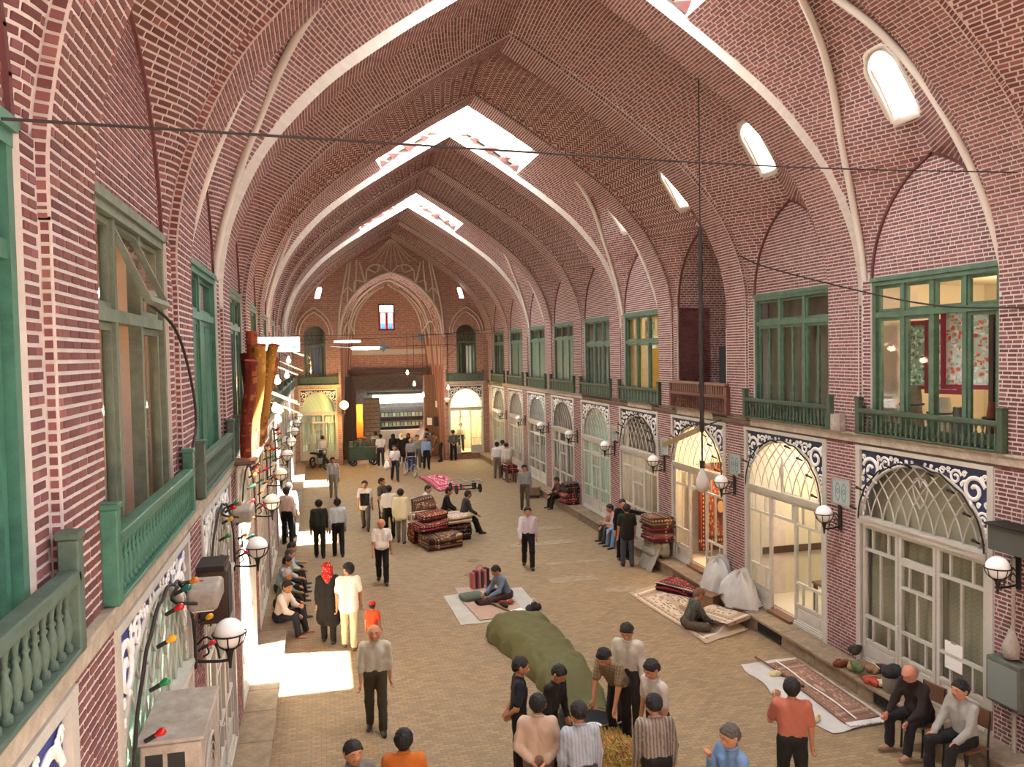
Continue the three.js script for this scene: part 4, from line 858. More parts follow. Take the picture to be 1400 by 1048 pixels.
// ---------------------------------------------------------------- niche with a balcony (right, third bay)
{
  const p = 2, za = G(p) + PIER, zb = G(p + 1) - STRIP, x1 = 6.75, z = zc(p);
  const k = struct('wall_niche', 'open brick balcony niche with herringbone back wall', 'niche', [bx(x1, x1 + 0.2, 4.3, 9.2, -za + 0.2, -zb - 0.2), bx(5.3, x1 + 0.1, 4.3, 9.2, -za + 0.25, -za), bx(5.3, x1 + 0.1, 4.3, 9.2, -zb, -zb - 0.25), bx(5.3, x1 + 0.1, 9.0, 9.25, -za, -zb)], M.mortar);
  const pool = new Pool(k);
  layRows(pool, sideRows(zb, 5.32, x1, 4.36, 8.9), { inside: W(6, 6, z) });
  layRows(pool, sideRows(za, 5.32, x1, 4.36, 8.9), { inside: W(6, 6, z) });
  const low = wallRows(x1, za, zb, 4.36, 6.7); layRows(pool, low, { inside: W(0, 6, z) });
  const kk = Math.round((8.9 - 6.7) / 0.12); layRows(pool, Array.from({ length: kk + 1 }, (_, i) => [W(x1, 6.7 + i * 0.12, za), W(x1, 6.7 + i * 0.12, zb)]), { inside: W(0, 6, z), herring: 0.086 });
  pool.finish(120);
  const rows = []; // lunette edge trim
  part(k, 'plaster_rib', tube(pointed(1.05, 6.6, 8.3, 12).map(([a, y]) => W(x1 - 0.06, y, z + a)), 0.04, 40, 5), M.rib);
  part(k, 'plaster_rib', tube([W(6.1, 8.5, za + 0.9), W(6.4, 7.7, za + 0.5), W(6.6, 6.6, za + 0.25)], 0.05, 20, 5), M.rib);
  for (const [a, b] of [[[6.2, 8.0, za + 0.75], [6.2, 8.35, za + 0.2]], [[6.3, 7.7, za + 0.6], [6.3, 8.05, za + 0.05]]]) part(k, 'plaster_rib', tube([W(...a), W(...b)], 0.04, 1, 5), M.rib);
  part(k, 'conduit', tube([W(5.25, 4.4, za + 0.05), W(5.25, 6.3, za + 0.05)], 0.025, 1, 6), M.whiteClean, 'white conduit pipe');
  const g = thing('globe_lamp', 'white globe lamp hanging in the balcony niche', 'lamp', W(5.9, 8.1, za + 0.75), 0); part(g, 'globe', new THREE.SphereGeometry(0.17, 16, 12), M.opal); part(g, 'cord', cyl(0, 0.15, 0.85, 0, 0.01, 0.01, 6), M.iron);
  const b = balustrade(2, 'R', { label: 'brown wooden balustrade across the open balcony niche', mat: mat(lin(0.13, 0.045, 0.03), 0.6) });
  part(b, 'capping', [rbx(-1.5, 1.5, 4.985, 5.05, -0.06, 0.06, 0.01), ...Array.from({ length: 24 }, (_, i) => bx(-1.42 + i * 0.12, -1.37 + i * 0.12, 4.77, 4.99, -0.02, 0.02))], mat(lin(0.2, 0.1, 0.07), 0.6), 'pale capping rail');
  const sh = thing('shelf_board', 'dark painted board standing behind the balcony rail', 'board', W(6.2, 4.36, z - 0.3), -Math.PI / 2); part(sh, 'panel', [rbx(-1.1, 0.9, 0.55, 1.55, -0.04, 0.04, 0.01)], M.dark); for (const x of [-0.9, 0.7]) part(sh, 'leg', [bx(x - 0.03, x + 0.03, 0, 0.6, -0.03, 0.03)], M.woodDark);
}
// ---------------------------------------------------------------- wall lanterns
function lantern(pos, turn, label, on) {
  const t = thing('globe_lantern', label, 'lamp', pos, turn, 'globe lanterns on the piers');
  const list = [rbx(-0.05, 0.05, -0.32, 0.14, -0.34, -0.31, 0.01), tube([[0, -0.26, -0.32], [0, -0.28, -0.1], [0, -0.27, 0]], 0.016, 8, 6), tube([[0, -0.1, -0.32], [0, -0.02, -0.22], [0, -0.12, -0.13], [0, -0.25, -0.1]], 0.012, 12, 5), tube([[0, -0.16, -0.3], [0, -0.1, -0.24], [0, -0.18, -0.2], [0, -0.22, -0.26]], 0.01, 12, 5)];
  part(t, 'bracket', list, M.iron, 'black wrought iron bracket');
  const cage = [lathe([[0.012, -0.36], [0.02, -0.27], [0.035, -0.2], [0.05, -0.165], [0.02, -0.16]], 10)];
  for (let i = 0; i < 8; i++) { const a = i * TAU / 8; cage.push(tube([[0.045 * Math.cos(a), -0.17, 0.045 * Math.sin(a)], [0.13 * Math.cos(a), -0.1, 0.13 * Math.sin(a)], [0.165 * Math.cos(a), 0.0, 0.165 * Math.sin(a)]], 0.007, 6, 4)); }
  cage.push(at(new THREE.TorusGeometry(0.165, 0.009, 5, 24), 0, 0, 0, Math.PI / 2));
  part(t, 'cage', cage, M.iron);
  part(t, 'globe', new THREE.SphereGeometry(0.152, 18, 14), on ? new THREE.MeshStandardMaterial({ color: 0xffe0a0, emissive: 0xffd080, emissiveIntensity: 3 }) : M.opal, on ? 'glowing yellow globe' : 'white opal globe');
  if (on) { const l = new THREE.PointLight(0xffc870, on); l.position.set(0, 0, 0.26); l.castShadow = true; l.shadow.radius = 5; t.add(l); }
  return t;
}
const rl = ['white globe lantern on the pier beside the seated men', 'white globe lantern on the pier between beige curtains and open shop', 'white globe lantern on the pier between the two lit shops', 'white globe lantern on the pier behind the carpet stack', 'white globe lantern on the pier beside the mint glass', 'white globe lantern on the pier by the wooden bench', 'white globe lantern on the pier past the bench', 'white globe lantern near the three standing men', 'white globe lantern by the far right corner'];
for (let p = 0; p <= 8; p++) lantern(W(4.855, 2.85, G(p) + 0.5), -Math.PI / 2, rl[p]);
const ll = ['white globe lantern beside the dark loudspeaker', 'white globe lantern on the pier above the sunlit kerb', 'white globe lantern above the seated men', 'white globe lantern just past the row of seated men', 'white globe lantern near the man with a waist bag', 'sixth globe lantern along the left wall', 'seventh globe lantern along the left wall', 'eighth globe lantern along the left wall', 'last globe lantern on the left wall'];
for (let p = 0; p <= 8; p++) lantern(W(-4.855, 3.05, G(p) + 0.16), Math.PI / 2, ll[p]);
lantern(W(-2.66, 3.25, ZB - 0.6), 0, 'lit yellow globe lantern beside the far gateway', 8).scale.setScalar(1.5);
lantern(W(2.9, 3.35, ZB - 0.42), 0, 'small unlit globe lantern beside the yellow shop');
// ---------------------------------------------------------------- framed pictures on the piers
const picTex = canvasTex(128, 128, (c, w, h) => { c.fillStyle = '#8fa0a0'; c.fillRect(0, 0, w, h); c.strokeStyle = '#5d6c70'; c.lineWidth = 5; for (const x of [42, 86]) { c.beginPath(); c.ellipse(x, 64, 15, 40, 0, 0, TAU); c.stroke(); c.beginPath(); c.arc(x, 60, 9, 0, TAU); c.stroke(); } });
for (const [p, label] of [[1, 'framed grey picture on the pier beside the open cream shop'], [2, 'framed grey picture on the pier between the lit shops'], [3, 'framed pale picture on the pier above the carpet stack'], [4, 'framed pale picture on the pier beside the mint glass']]) {
  const t = thing('framed_picture', label, 'picture', W(5.185, 3.22, G(p) + 0.48), -Math.PI / 2, 'framed pictures on the piers');
  part(t, 'frame', frameGeo(-0.27, 0.27, -0.25, 0.25, 0.035, 0.03), M.acWhite); part(t, 'print', [bx(-0.24, 0.24, -0.22, 0.22, -0.01, 0.004)], mat(0xffffff, 0.25, { map: (() => { const c = picTex.clone(); c.repeat.set(2, 2); c.offset.set(0.5, 0.5); return c; })() }));
}
// ---------------------------------------------------------------- strings of coloured bulbs on the arches
const bulbCols = [0xb81818, 0xd8a018, 0x1a7a40, 0xb81818, 0xc8781c, 0x186a60];
const bulbMats = bulbCols.map((c) => mat(hex(c), 0.25)), bulbDark = mat(lin(0.03, 0.025, 0.025), 0.4);
const bulbG = lathe([[0.0, -0.06], [0.022, -0.05], [0.03, -0.03], [0.024, 0.0], [0.014, 0.02], [0.014, 0.05], [0, 0.052]], 8), sockG = cyl(0, 0.02, 0.1, 0, 0.018, 0.016, 8);
function stringLights(p, side, label, colored, n = 13) {
  const t = thing('string_light', label, 'string lights', onWall(side, 5.25, 0, G(p) + 0.92 + SHW), FACE[side].turn, 'bulb strings on the shop arches');
  const pts = []; for (let i = 0; i <= 24; i++) { const a = Math.PI * i / 24; pts.push(V(1.36 * Math.cos(a), SPR + 1.08 * Math.sin(a) + 0.02 * Math.sin(i * 2.3), 0.1)); }
  part(t, 'cable', new THREE.TubeGeometry(new THREE.CatmullRomCurve3(pts), 60, 0.014, 5), M.wire, 'dark cable');
  for (let i = 0; i < n; i++) {
    const a = Math.PI * (i + 0.5) / n, m = part(t, 'bulb', bulbG, colored ? bulbMats[i % 6] : bulbDark); m.position.set(1.36 * Math.cos(a), SPR + 1.08 * Math.sin(a), 0.24); m.rotation.x = 1.1 + Math.PI; m.scale.setScalar(0.95);
    const s = part(m, 'socket', sockG, M.iron); s.rotation.x = Math.PI; s.rotation.set(0, 0, 0); s.position.y = 0.0;
  }
  return t;
}
stringLights(-1, 'L', 'arch string of red, yellow and green bulbs on the mint lit shop', true, 11);
stringLights(0, 'L', 'arch string of red and yellow bulbs behind the loudspeaker', true, 12);
stringLights(1, 'L', 'arch string of bulbs below the carpet rolls', true, 12);
stringLights(2, 'L', 'arch string of bulbs behind the seated men', true, 12);
stringLights(3, 'L', 'arch string of bulbs past the lit sign', true, 12);
stringLights(0, 'R', 'dark bulb string on the arch with beige curtains', false, 9);
stringLights(1, 'R', 'dark bulb string on the arch of the open cream shop', false, 9);
stringLights(2, 'R', 'dark bulb string on the arch of the warm lit carpet shop', false, 11);
stringLights(3, 'R', 'dark bulb string on the arch behind the carpet stack', false, 11);
// ---------------------------------------------------------------- hanging rod with a large bulb
{
  const t = thing('pendant_lamp', 'large unlit bulb hanging on a long dark rod from the vault', 'lamp', W(3.15, 3.3, 14), 0);
  part(t, 'bulb', lathe([[0, -0.2], [0.09, -0.16], [0.13, -0.05], [0.12, 0.06], [0.05, 0.22], [0.04, 0.3], [0, 0.31]], 16), mat(lin(0.45, 0.42, 0.38), 0.15), 'grey glass bulb');
  part(t, 'socket', cyl(0, 0.28, 0.42, 0, 0.05, 0.05, 10), M.iron);
  part(t, 'rod', cyl(0, 0.42, 1.0, 0, 0.018, 0.018, 8), M.iron);
  const wrap = []; for (let i = 0; i <= 30; i++) wrap.push([0.046 + 0.01 * Math.sin(i * 2.1), 1.0 + i * 0.125]); wrap.unshift([0.02, 0.95]); wrap.push([0.02, 4.85]);
  const wg = lathe(wrap, 8); part(t, 'cable_bundle', wg, M.wire, 'thick dark bundle of cable'); 
  part(t, 'cable', cyl(0, 4.8, 7.9, 0, 0.012, 0.012, 6), M.wire);
}
// ---------------------------------------------------------------- cables across the hall
function cable(label, pts, r = 0.012) { const t = thing('cable', label, 'cable', [0, 0, 0]); t.userData.group = 'cables strung across the hall'; part(t, 'wire', tube(pts, r, 60, 5), M.wire); return t; }
cable('dark cable sagging across the hall under the first skylight arch', [W(-5.1, 6.8, 3.62), W(0.0, 7.38, 6.2), W(5.16, 8.07, 8.77)], 0.007);
cable('dark cable sloping down the right wall to the four light window', [W(5.1, 7.9, 16.1), W(5.1, 7.5, 14.93), W(5.1, 6.78, 12.0), W(5.1, 6.42, 10.2), W(5.1, 6.3, 8.7)], 0.014);
cable('black cable hanging in loops down the left pier', [W(-5.27, 6.33, 7.1), W(-5.15, 6.1, 7.8), W(-5.15, 5.62, 8.6), W(-5.15, 5.16, 8.84), W(-5.14, 4.87, 8.4), W(-5.12, 4.46, 8.44)], 0.014);
cable('thin cable across the far end of the hall', [W(-5.1, 6.6, 38), W(0, 6.7, 38.5), W(5.1, 7.1, 39)], 0.012);
cable('thin cable below the stained glass window', [W(-5.1, 6.4, 34), W(-2, 6.2, 36), W(2.6, 6.3, 40), W(2.9, 5.8, 43)], 0.012);
cable('straight wire carrying the bare bulbs before the gateway', [W(-5.15, 6.92, 42.4), W(0, 6.92, 42.4), W(5.15, 6.92, 42.4)], 0.012);
for (const [x, y, Z] of [[-2.6, 6.5, 38.1], [-1.9, 6.15, 36]]) { const t = thing('tube_light', y > 6.3 ? 'upper fluorescent tube hung on a far cable' : 'lower fluorescent tube hung on a far cable', 'lamp', W(x, y, Z), 0); part(t, 'tube', at(cyl(0, -0.6, 0.6, 0, 0.03, 0.03, 8), 0, 0, 0, 0, 0, Math.PI / 2), new THREE.MeshStandardMaterial({ color: 0xffffff, emissive: 0xfff4e8, emissiveIntensity: 2 })); part(t, 'housing', [bx(-0.62, 0.62, 0.03, 0.09, -0.04, 0.04)], M.whiteClean); const l = new THREE.PointLight(0xfff4e8, 2); l.position.y = -0.1; l.castShadow = true; t.add(l); }
for (const [i, x, y, Z] of [[0, 0.6, 4.95, 42.4], [1, 0.95, 4.35, 42.4], [2, 1.4, 3.75, 42.4], [3, 2.75, 4.1, 42.4]]) {
  const t = thing('hanging_bulb', ['first bare bulb hanging before the gateway beam', 'second bare bulb hanging on a longer cord before the gateway', 'lowest bare bulb hanging before the brown gate leaf', 'bare bulb beside the yellow lit shop'][i], 'lamp', W(x, y, Z), 0, 'bare hanging bulbs');
  part(t, 'bulb', lathe([[0, -0.14], [0.07, -0.1], [0.08, -0.03], [0.04, 0.08], [0.03, 0.12]], 10), new THREE.MeshStandardMaterial({ color: 0xfff0e0, emissive: 0xffe6c8, emissiveIntensity: 1.6 })); part(t, 'cord', cyl(0, 0.1, 6.92 - y, 0, 0.012, 0.012, 5), M.wire);
  const l = new THREE.PointLight(0xffe2c0, 1.2); l.position.set(0, -0.2, 0); l.castShadow = true; t.add(l);
}
// ---------------------------------------------------------------- lit sign, warm bulbs and carpet rolls on the left gallery
{
  const t = thing('sign_board', 'glowing white sign board with small blue marks projecting from the left wall', 'sign', W(-4.83, 5.95, 19), 0);
  const tx = canvasTex(256, 96, (c, w, h) => { c.fillStyle = '#fdfdff'; c.fillRect(0, 0, w, h); c.fillStyle = '#3a56b8'; c.fillRect(10, 20, 8, 8); c.fillRect(32, 19, 16, 5); c.fillRect(10, 62, 12, 12); c.fillStyle = '#22c8dc'; c.fillRect(46, 64, 34, 12); c.fillRect(208, 60, 28, 12); c.fillStyle = '#2a7ac8'; c.fillRect(236, 60, 12, 10); });
  part(t, 'case', [rbx(-0.53, 0.53, 0, 0.36, -0.08, 0.06, 0.02)], M.acWhite);
  const fg = new THREE.PlaneGeometry(1.02, 0.33); fg.translate(0, 0.18, 0.068);
  part(t, 'face', fg, new THREE.MeshStandardMaterial({ map: tx, emissive: 0xffffff, emissiveMap: tx, emissiveIntensity: 1.5, roughness: 0.4 }), 'backlit white face');
  part(t, 'bracket', [bx(-0.55, -0.45, 0.3, 0.36, -0.02, 0.02)], M.iron);
  const l = new THREE.RectAreaLight(0xf6faff, 3, 1.0, 0.32); l.position.set(0, 0.18, 0.09); l.rotation.y = Math.PI; t.add(l);
}
const rollTex = [['#8a3a1a', '#c8963c'], ['#6e2414', '#b87a30'], ['#9c6a22', '#d8b060'], ['#7a1a14', '#caa878']].map(([a, b]) => canvasTex(64, 256, (c, w, h) => { c.fillStyle = a; c.fillRect(0, 0, w, h); for (let i = 0; i < 90; i++) { c.fillStyle = i % 3 ? b : '#3a1610'; c.globalAlpha = 0.25 + 0.4 * rnd(); c.fillRect(rnd() * w, rnd() * h, rr(2, 10), rr(2, 18)); } }));
const rollSpots = [[12.95, 0.0, 1.9, 0], [13.25, 0.12, 1.7, 2], [13.55, -0.05, 1.55, 1], [14.6, 0.25, 1.75, 2], [14.9, 0.1, 1.6, 3], [15.25, 0.2, 1.5, 0], [12.6, 0.05, 1.45, 1], [15.6, 0.05, 1.4, 2]];
{ const t = thing('ledge_board', 'wooden ledge board carrying the carpet rolls', 'board', W(-5.02, 4.28, 14.1), 0); part(t, 'plank', [rbx(-0.15, 0.17, 0, 0.05, -1.8, 1.8, 0.01)], M.wood); for (const z of [-1.5, 0, 1.5]) part(t, 'bracket', [bx(-0.18, 0.1, -0.05, 0, z - 0.02, z + 0.02)], M.iron); }
rollSpots.forEach(([Z, lean, L, k], i) => {
  const t = thing('carpet_roll', ['tallest rust red carpet roll leaning on the left gallery rail', 'golden carpet roll leaning beside the rust red one', 'dark red carpet roll leaning between golden rolls', 'thick ochre carpet roll leaning out over the cornice', 'crimson carpet roll leaning past the ochre one', 'rust carpet roll near the warm bulbs', 'short dark carpet roll by the gallery post', 'short ochre carpet roll farthest along the rail'][i], 'carpet', W(-4.98, 4.345, Z), 0, 'carpet rolls on the left gallery');
  const r = 0.09 + 0.015 * (i % 3), pts = []; for (let a = 0; a <= 40; a++) { const u = a / 40, th = u * TAU * 2.2, q = r * (0.35 + 0.65 * u); pts.push([q * Math.cos(th), q * Math.sin(th)]); }
  const g = new THREE.CylinderGeometry(r, r * 0.92, L, 14, 6); const pp = g.attributes.position; for (let j = 0; j < pp.count; j++) { const y = pp.getY(j); pp.setX(j, pp.getX(j) + 0.03 * Math.sin(y * 3 + i)); } g.computeVertexNormals(); g.translate(0, L / 2, 0);
  part(t, 'pile', g, mat(0xffffff, 0.95, { map: rollTex[k] }));
  part(t, 'rolled_end', [tube(pts.map(([a, b]) => V(a, L + 0.004, b)), 0.012, 40, 4)], M.red, 'spiral carpet edge');
  t.rotation.z = -(0.03 + lean * 0.7); t.rotation.x = [-0.16, 0.1, -0.05, 0.16, -0.12, 0.06, 0.14, -0.08][i]; t.position.y += 0.012;
});
for (const [i, y, Z] of [[0, 5.35, 17.4], [1, 4.85, 16.2], [2, 5.75, 24], [3, 5.35, 22.5], [4, 4.7, 17.9], [5, 4.55, 17.4]]) {
  const t = thing('arm_bulb', ['bright warm bulb on a gallery arm above the carpet rolls', 'warm bulb on a gallery arm among the carpet rolls', 'upper reddish bulb along the left gallery', 'reddish bulb along the left gallery parapet', 'warm bulb over the left cornice', 'lower warm bulb over the left cornice'][i], 'lamp', W(-4.75, y, Z), 0, 'warm bulbs on the left gallery');
  part(t, 'bulb', lathe([[0, -0.08], [0.05, -0.06], [0.065, 0], [0.03, 0.07], [0.025, 0.12]], 12), new THREE.MeshStandardMaterial({ color: 0xffdca8, emissive: i === 2 || i === 3 ? 0xffa890 : 0xffc070, emissiveIntensity: 5 }));
  part(t, 'arm', tube([[0, 0.1, 0], [-0.2, 0.22, 0.02], [-0.5, 0.3, 0.03]], 0.012, 8, 5), M.iron); part(t, 'reflector_tube', at(cyl(0, -0.35, 0.35, 0, 0.018, 0.018, 6), 0.1, 0.26, 0, 0, 0, 1.15), M.opal);
  const l = new THREE.PointLight(0xffc080, i < 2 ? 1.5 : 0.8); l.position.set(0.12, 0, 0); l.castShadow = true; l.shadow.radius = 3; t.add(l);
}
// ---------------------------------------------------------------- air conditioner, loudspeaker, switch boxes
{
  const t = thing('air_conditioner', 'boxy grey outdoor air conditioner unit before the mint lit shop', 'air conditioner', W(-4.94, 2.45, 6.15), Math.PI / 2);
  part(t, 'casing', [rbx(-0.42, 0.42, 0, 0.8, -0.2, 0.2, 0.025), rbx(-0.44, 0.44, 0.8, 0.83, -0.22, 0.22, 0.012)], M.acWhite);
  part(t, 'fan_grille', [at(new THREE.TorusGeometry(0.27, 0.015, 6, 28), -0.08, 0.4, 0.21), ...[0.08, 0.14, 0.2].map((r) => at(new THREE.TorusGeometry(r, 0.006, 5, 24), -0.08, 0.4, 0.215)), bx(-0.35, 0.19, 0.395, 0.405, 0.2, 0.22), bx(-0.085, -0.075, 0.13, 0.67, 0.2, 0.22)], M.acWhite);
  part(t, 'fan_opening', at(cyl(0, 0, 0.01, 0, 0.265, 0.265, 28), -0.08, 0.4, 0.2, Math.PI / 2), M.dark);
  for (let i = 0; i < 5; i++) for (let j = 0; j < 2; j++) part(t, 'side_vent', [bx(-0.424, -0.418, 0.06 + i * 0.14, 0.17 + i * 0.14, -0.16 + j * 0.14, -0.05 + j * 0.14)], M.dark, 'dark vent opening');
  part(t, 'bracket', [bx(-0.35, -0.31, -0.06, 0, -0.32, 0.2), bx(0.31, 0.35, -0.06, 0, -0.32, 0.2)], M.iron);
  const u = thing('loudspeaker', 'dark boxy loudspeaker fixed to the left pier', 'loudspeaker', W(-5.02, 3.05, 9.05), Math.PI / 2);
  part(u, 'case', [rbx(-0.2, 0.2, 0, 0.56, -0.16, 0.12, 0.015)], M.woodDark); part(u, 'grille', [rbx(-0.17, 0.17, 0.03, 0.53, 0.12, 0.13, 0.004)], M.dark); part(u, 'bracket', [rbx(-0.24, 0.24, 0.56, 0.62, -0.18, 0.1, 0.01), at(cyl(0, -0.03, 0.03, 0, 0.04, 0.04, 10), 0.26, 0.58, 0.02, 0, 0, Math.PI / 2)], M.iron);
  const f = thing('flood_lamp', 'grey flood lamp bolted over the mint lit shop arch', 'lamp', W(-4.95, 3.72, 7.6), Math.PI / 2);
  part(f, 'housing', [rbx(-0.26, 0.26, -0.08, 0.1, -0.12, 0.14, 0.04, 3)], M.acWhite); part(f, 'yoke', [tube([[-0.28, 0, -0.02], [-0.3, 0.05, -0.22], [0.3, 0.05, -0.22], [0.28, 0, -0.02]], 0.015, 12, 5)], M.iron); part(f, 'lens', [bx(-0.22, 0.22, -0.09, -0.06, -0.08, 0.1)], M.opal);
  const f2 = thing('flood_lamp', 'grey flood lamp bolted over the arch past the loudspeaker', 'lamp', W(-4.95, 3.75, 11.3), Math.PI / 2);
  part(f2, 'housing', [rbx(-0.26, 0.26, -0.08, 0.1, -0.12, 0.14, 0.04, 3)], M.acWhite); part(f2, 'yoke', [tube([[-0.28, 0, -0.02], [-0.3, 0.05, -0.22], [0.3, 0.05, -0.22], [0.28, 0, -0.02]], 0.015, 12, 5)], M.iron);
  const sb = thing('switch_box', 'grey green electric switch box on the right pier', 'switch box', W(5.08, 0.95, G(0) + 0.5), -Math.PI / 2);
  part(sb, 'case', [rbx(-0.28, 0.28, 0, 0.62, -0.1, 0.14, 0.015)], mat(lin(0.13, 0.15, 0.13), 0.7, { map: grimeTex })); part(sb, 'conduit', [cyl(-0.02, 0.6, 2.0, -0.05, 0.025, 0.025, 8), cyl(0, -0.65, 0, -0.05, 0.03, 0.03, 8)], M.acWhite); part(sb, 'door', [rbx(-0.24, 0.24, 0.04, 0.56, 0.14, 0.155, 0.006)], mat(lin(0.16, 0.18, 0.16), 0.6)); part(sb, 'float_cover', [lathe([[0, 0.62], [0.1, 0.66], [0.11, 0.8], [0.05, 1.0], [0, 1.05]], 10)], M.acWhite);
  const mb = thing('meter_box', 'dark metal box on the right pier above the globe lantern', 'box', W(5.06, 3.05, G(0) + 0.42), -Math.PI / 2);
  part(mb, 'case', [rbx(-0.3, 0.3, 0, 0.34, -0.1, 0.16, 0.015)], mat(lin(0.06, 0.06, 0.05), 0.7)); part(mb, 'cap', [rbx(-0.33, 0.33, 0.34, 0.37, -0.12, 0.2, 0.008)], M.iron);
  const jb = thing('junction_box', 'small grey box at the foot of the upper pier', 'box', W(5.12, 4.34, G(1) + 0.45), -Math.PI / 2); part(jb, 'case', [rbx(-0.13, 0.13, 0, 0.3, -0.06, 0.08, 0.015)], M.acWhite); part(jb, 'lid', [rbx(-0.11, 0.11, 0.02, 0.28, 0.08, 0.09, 0.004)], M.acWhite);
  const aw = thing('awning_board', 'tan folded board fixed across the arch of the carpet shop', 'board', W(4.6, 3.75, G(2) + 1.9), -Math.PI / 2); part(aw, 'board', at(rbx(-1.0, 1.0, -0.06, 0.06, -0.12, 0.12, 0.01), 0, 0, 0, 0.3, 0, 0.28), mat(lin(0.32, 0.24, 0.13), 0.8)); part(aw, 'stay', [tube([[0.9, 0.3, 0], [0.9, 0.45, -0.55]], 0.015, 1, 5), tube([[-0.9, -0.2, 0], [-0.9, -0.1, -0.6]], 0.015, 1, 5)], M.iron);
}
// ---------------------------------------------------------------- upper showroom and shop contents
function framedCarpet(pos, turn, w, h, fm, tex, label) {
  const t = thing('framed_carpet', label, 'carpet', pos, turn, 'framed carpets in the showrooms'); part(t, 'frame', frameGeo(-w / 2, w / 2, 0, h, 0.07, 0.06), fm); part(t, 'panel', [bx(-w / 2 + 0.06, w / 2 - 0.06, 0.06, h - 0.06, -0.02, 0.0)], tex); return t;
}
const pictM = (cols, s = 3) => { const tx = canvasTex(128, 160, (c, w, h) => { c.fillStyle = cols[0]; c.fillRect(0, 0, w, h); for (let i = 0; i < 260; i++) { c.fillStyle = cols[1 + (i % (cols.length - 1))]; c.beginPath(); c.ellipse(rnd() * w, rnd() * h, rr(1, 6), rr(1, 6), 0, 0, TAU); c.fill(); } }); tx.repeat.set(1.2, 1.0); return mat(0xffffff, 0.9, { map: tx }); };
const crimson = mat(lin(0.22, 0.015, 0.035), 0.5);
framedCarpet(W(5.75, 5.15, 10.35), -Math.PI / 2 + 0.5, 0.75, 1.25, crimson, pictM(['#b8bdb0', '#8fa088', '#d8d8cc', '#c85a3a']), 'crimson framed pictorial carpet hanging in the open window light');
framedCarpet(W(5.85, 5.05, 10.95), -Math.PI / 2 + 0.3, 0.6, 1.2, crimson, pictM(['#9aa08c', '#c0c4b4', '#707a68']), 'crimson framed carpet behind the second light');
framedCarpet(W(5.9, 5.1, 11.6), -Math.PI / 2 + 0.3, 0.5, 1.15, crimson, pictM(['#7a8a70', '#b0b8a0', '#505a48']), 'crimson framed carpet behind the first light');
framedCarpet(W(7.6, 5.2, 9.9), -Math.PI / 2, 0.9, 1.2, M.woodGold, pictM(['#c89030', '#7a4a14', '#e8c070', '#9c2c14']), 'gold framed carpet glowing on the showroom wall');
framedCarpet(W(7.7, 5.5, 11.3), -Math.PI / 2, 0.7, 0.9, M.woodGold, pictM(['#2c3a24', '#4a5a34', '#6a7a4c']), 'gold framed dark green picture on the showroom wall');
framedCarpet(W(5.95, 4.4, 9.6), -Math.PI / 2 + 0.2, 0.9, 1.9, M.woodDark, pictM(['#1c2018', '#2a3024', '#343a2c']), 'dark framed carpet leaning in the last window light');
for (const [i, x, Z, w, h, c] of [[0, 5.8, 11.6, 0.5, 0.8, '#6a665c'], [1, 5.85, 11.0, 0.55, 0.62, '#a4a8a0'], [2, 5.75, 10.5, 0.4, 0.5, '#5c5a50'], [3, 5.9, 9.95, 0.5, 0.6, '#7a3020']]) {
  const t = thing('bundled_rug', ['grey bundled rug on the showroom sill', 'pale bundled rug on the showroom sill', 'dark small bundle on the showroom sill', 'red brown bundle under the gold carpet'][i], 'carpet', W(x, 4.37, Z), 0.3 * i, 'bundles in the upper showroom');
  const g = new THREE.CylinderGeometry(w * 0.32, w * 0.45, h, 14, 8); const p = g.attributes.position; for (let j = 0; j < p.count; j++) { const k = 1 + 0.18 * noise.noise(p.getX(j) * 6 + i, p.getY(j) * 5, p.getZ(j) * 6); p.setXYZ(j, p.getX(j) * k, p.getY(j), p.getZ(j) * k * 0.7); } g.computeVertexNormals(); g.translate(0, h / 2, 0); part(t, 'roll', g, mat(hex(c), 0.95, { map: clothTex }));
  part(t, 'tie', at(new THREE.TorusGeometry(w * 0.37, 0.015, 5, 20), 0, h * 0.6, 0, Math.PI / 2), M.wire);
}
framedCarpet(W(5.75, 5.9, G(3) + 2.6), -Math.PI / 2, 0.75, 0.85, M.whiteClean, pictM(['#cfd8a0', '#6fa030', '#c82818', '#e8e0c0', '#3a7a20']), 'bright red and green poster behind the yellow curtained window');
{ const t = thing('yellow_curtain', 'yellow curtain in the window with the poster', 'curtain', W(5.6, 4.4, G(3) + 3.2), -Math.PI / 2); part(t, 'cloth', curtainGeo(-0.3, 0.3, 0.1, 2.4), mat(lin(0.6, 0.42, 0.1), 0.9)); part(t, 'rail', at(cyl(0, -0.35, 0.35, 0, 0.012, 0.012, 6), 0, 2.42, 0, 0, 0, Math.PI / 2), M.iron); }
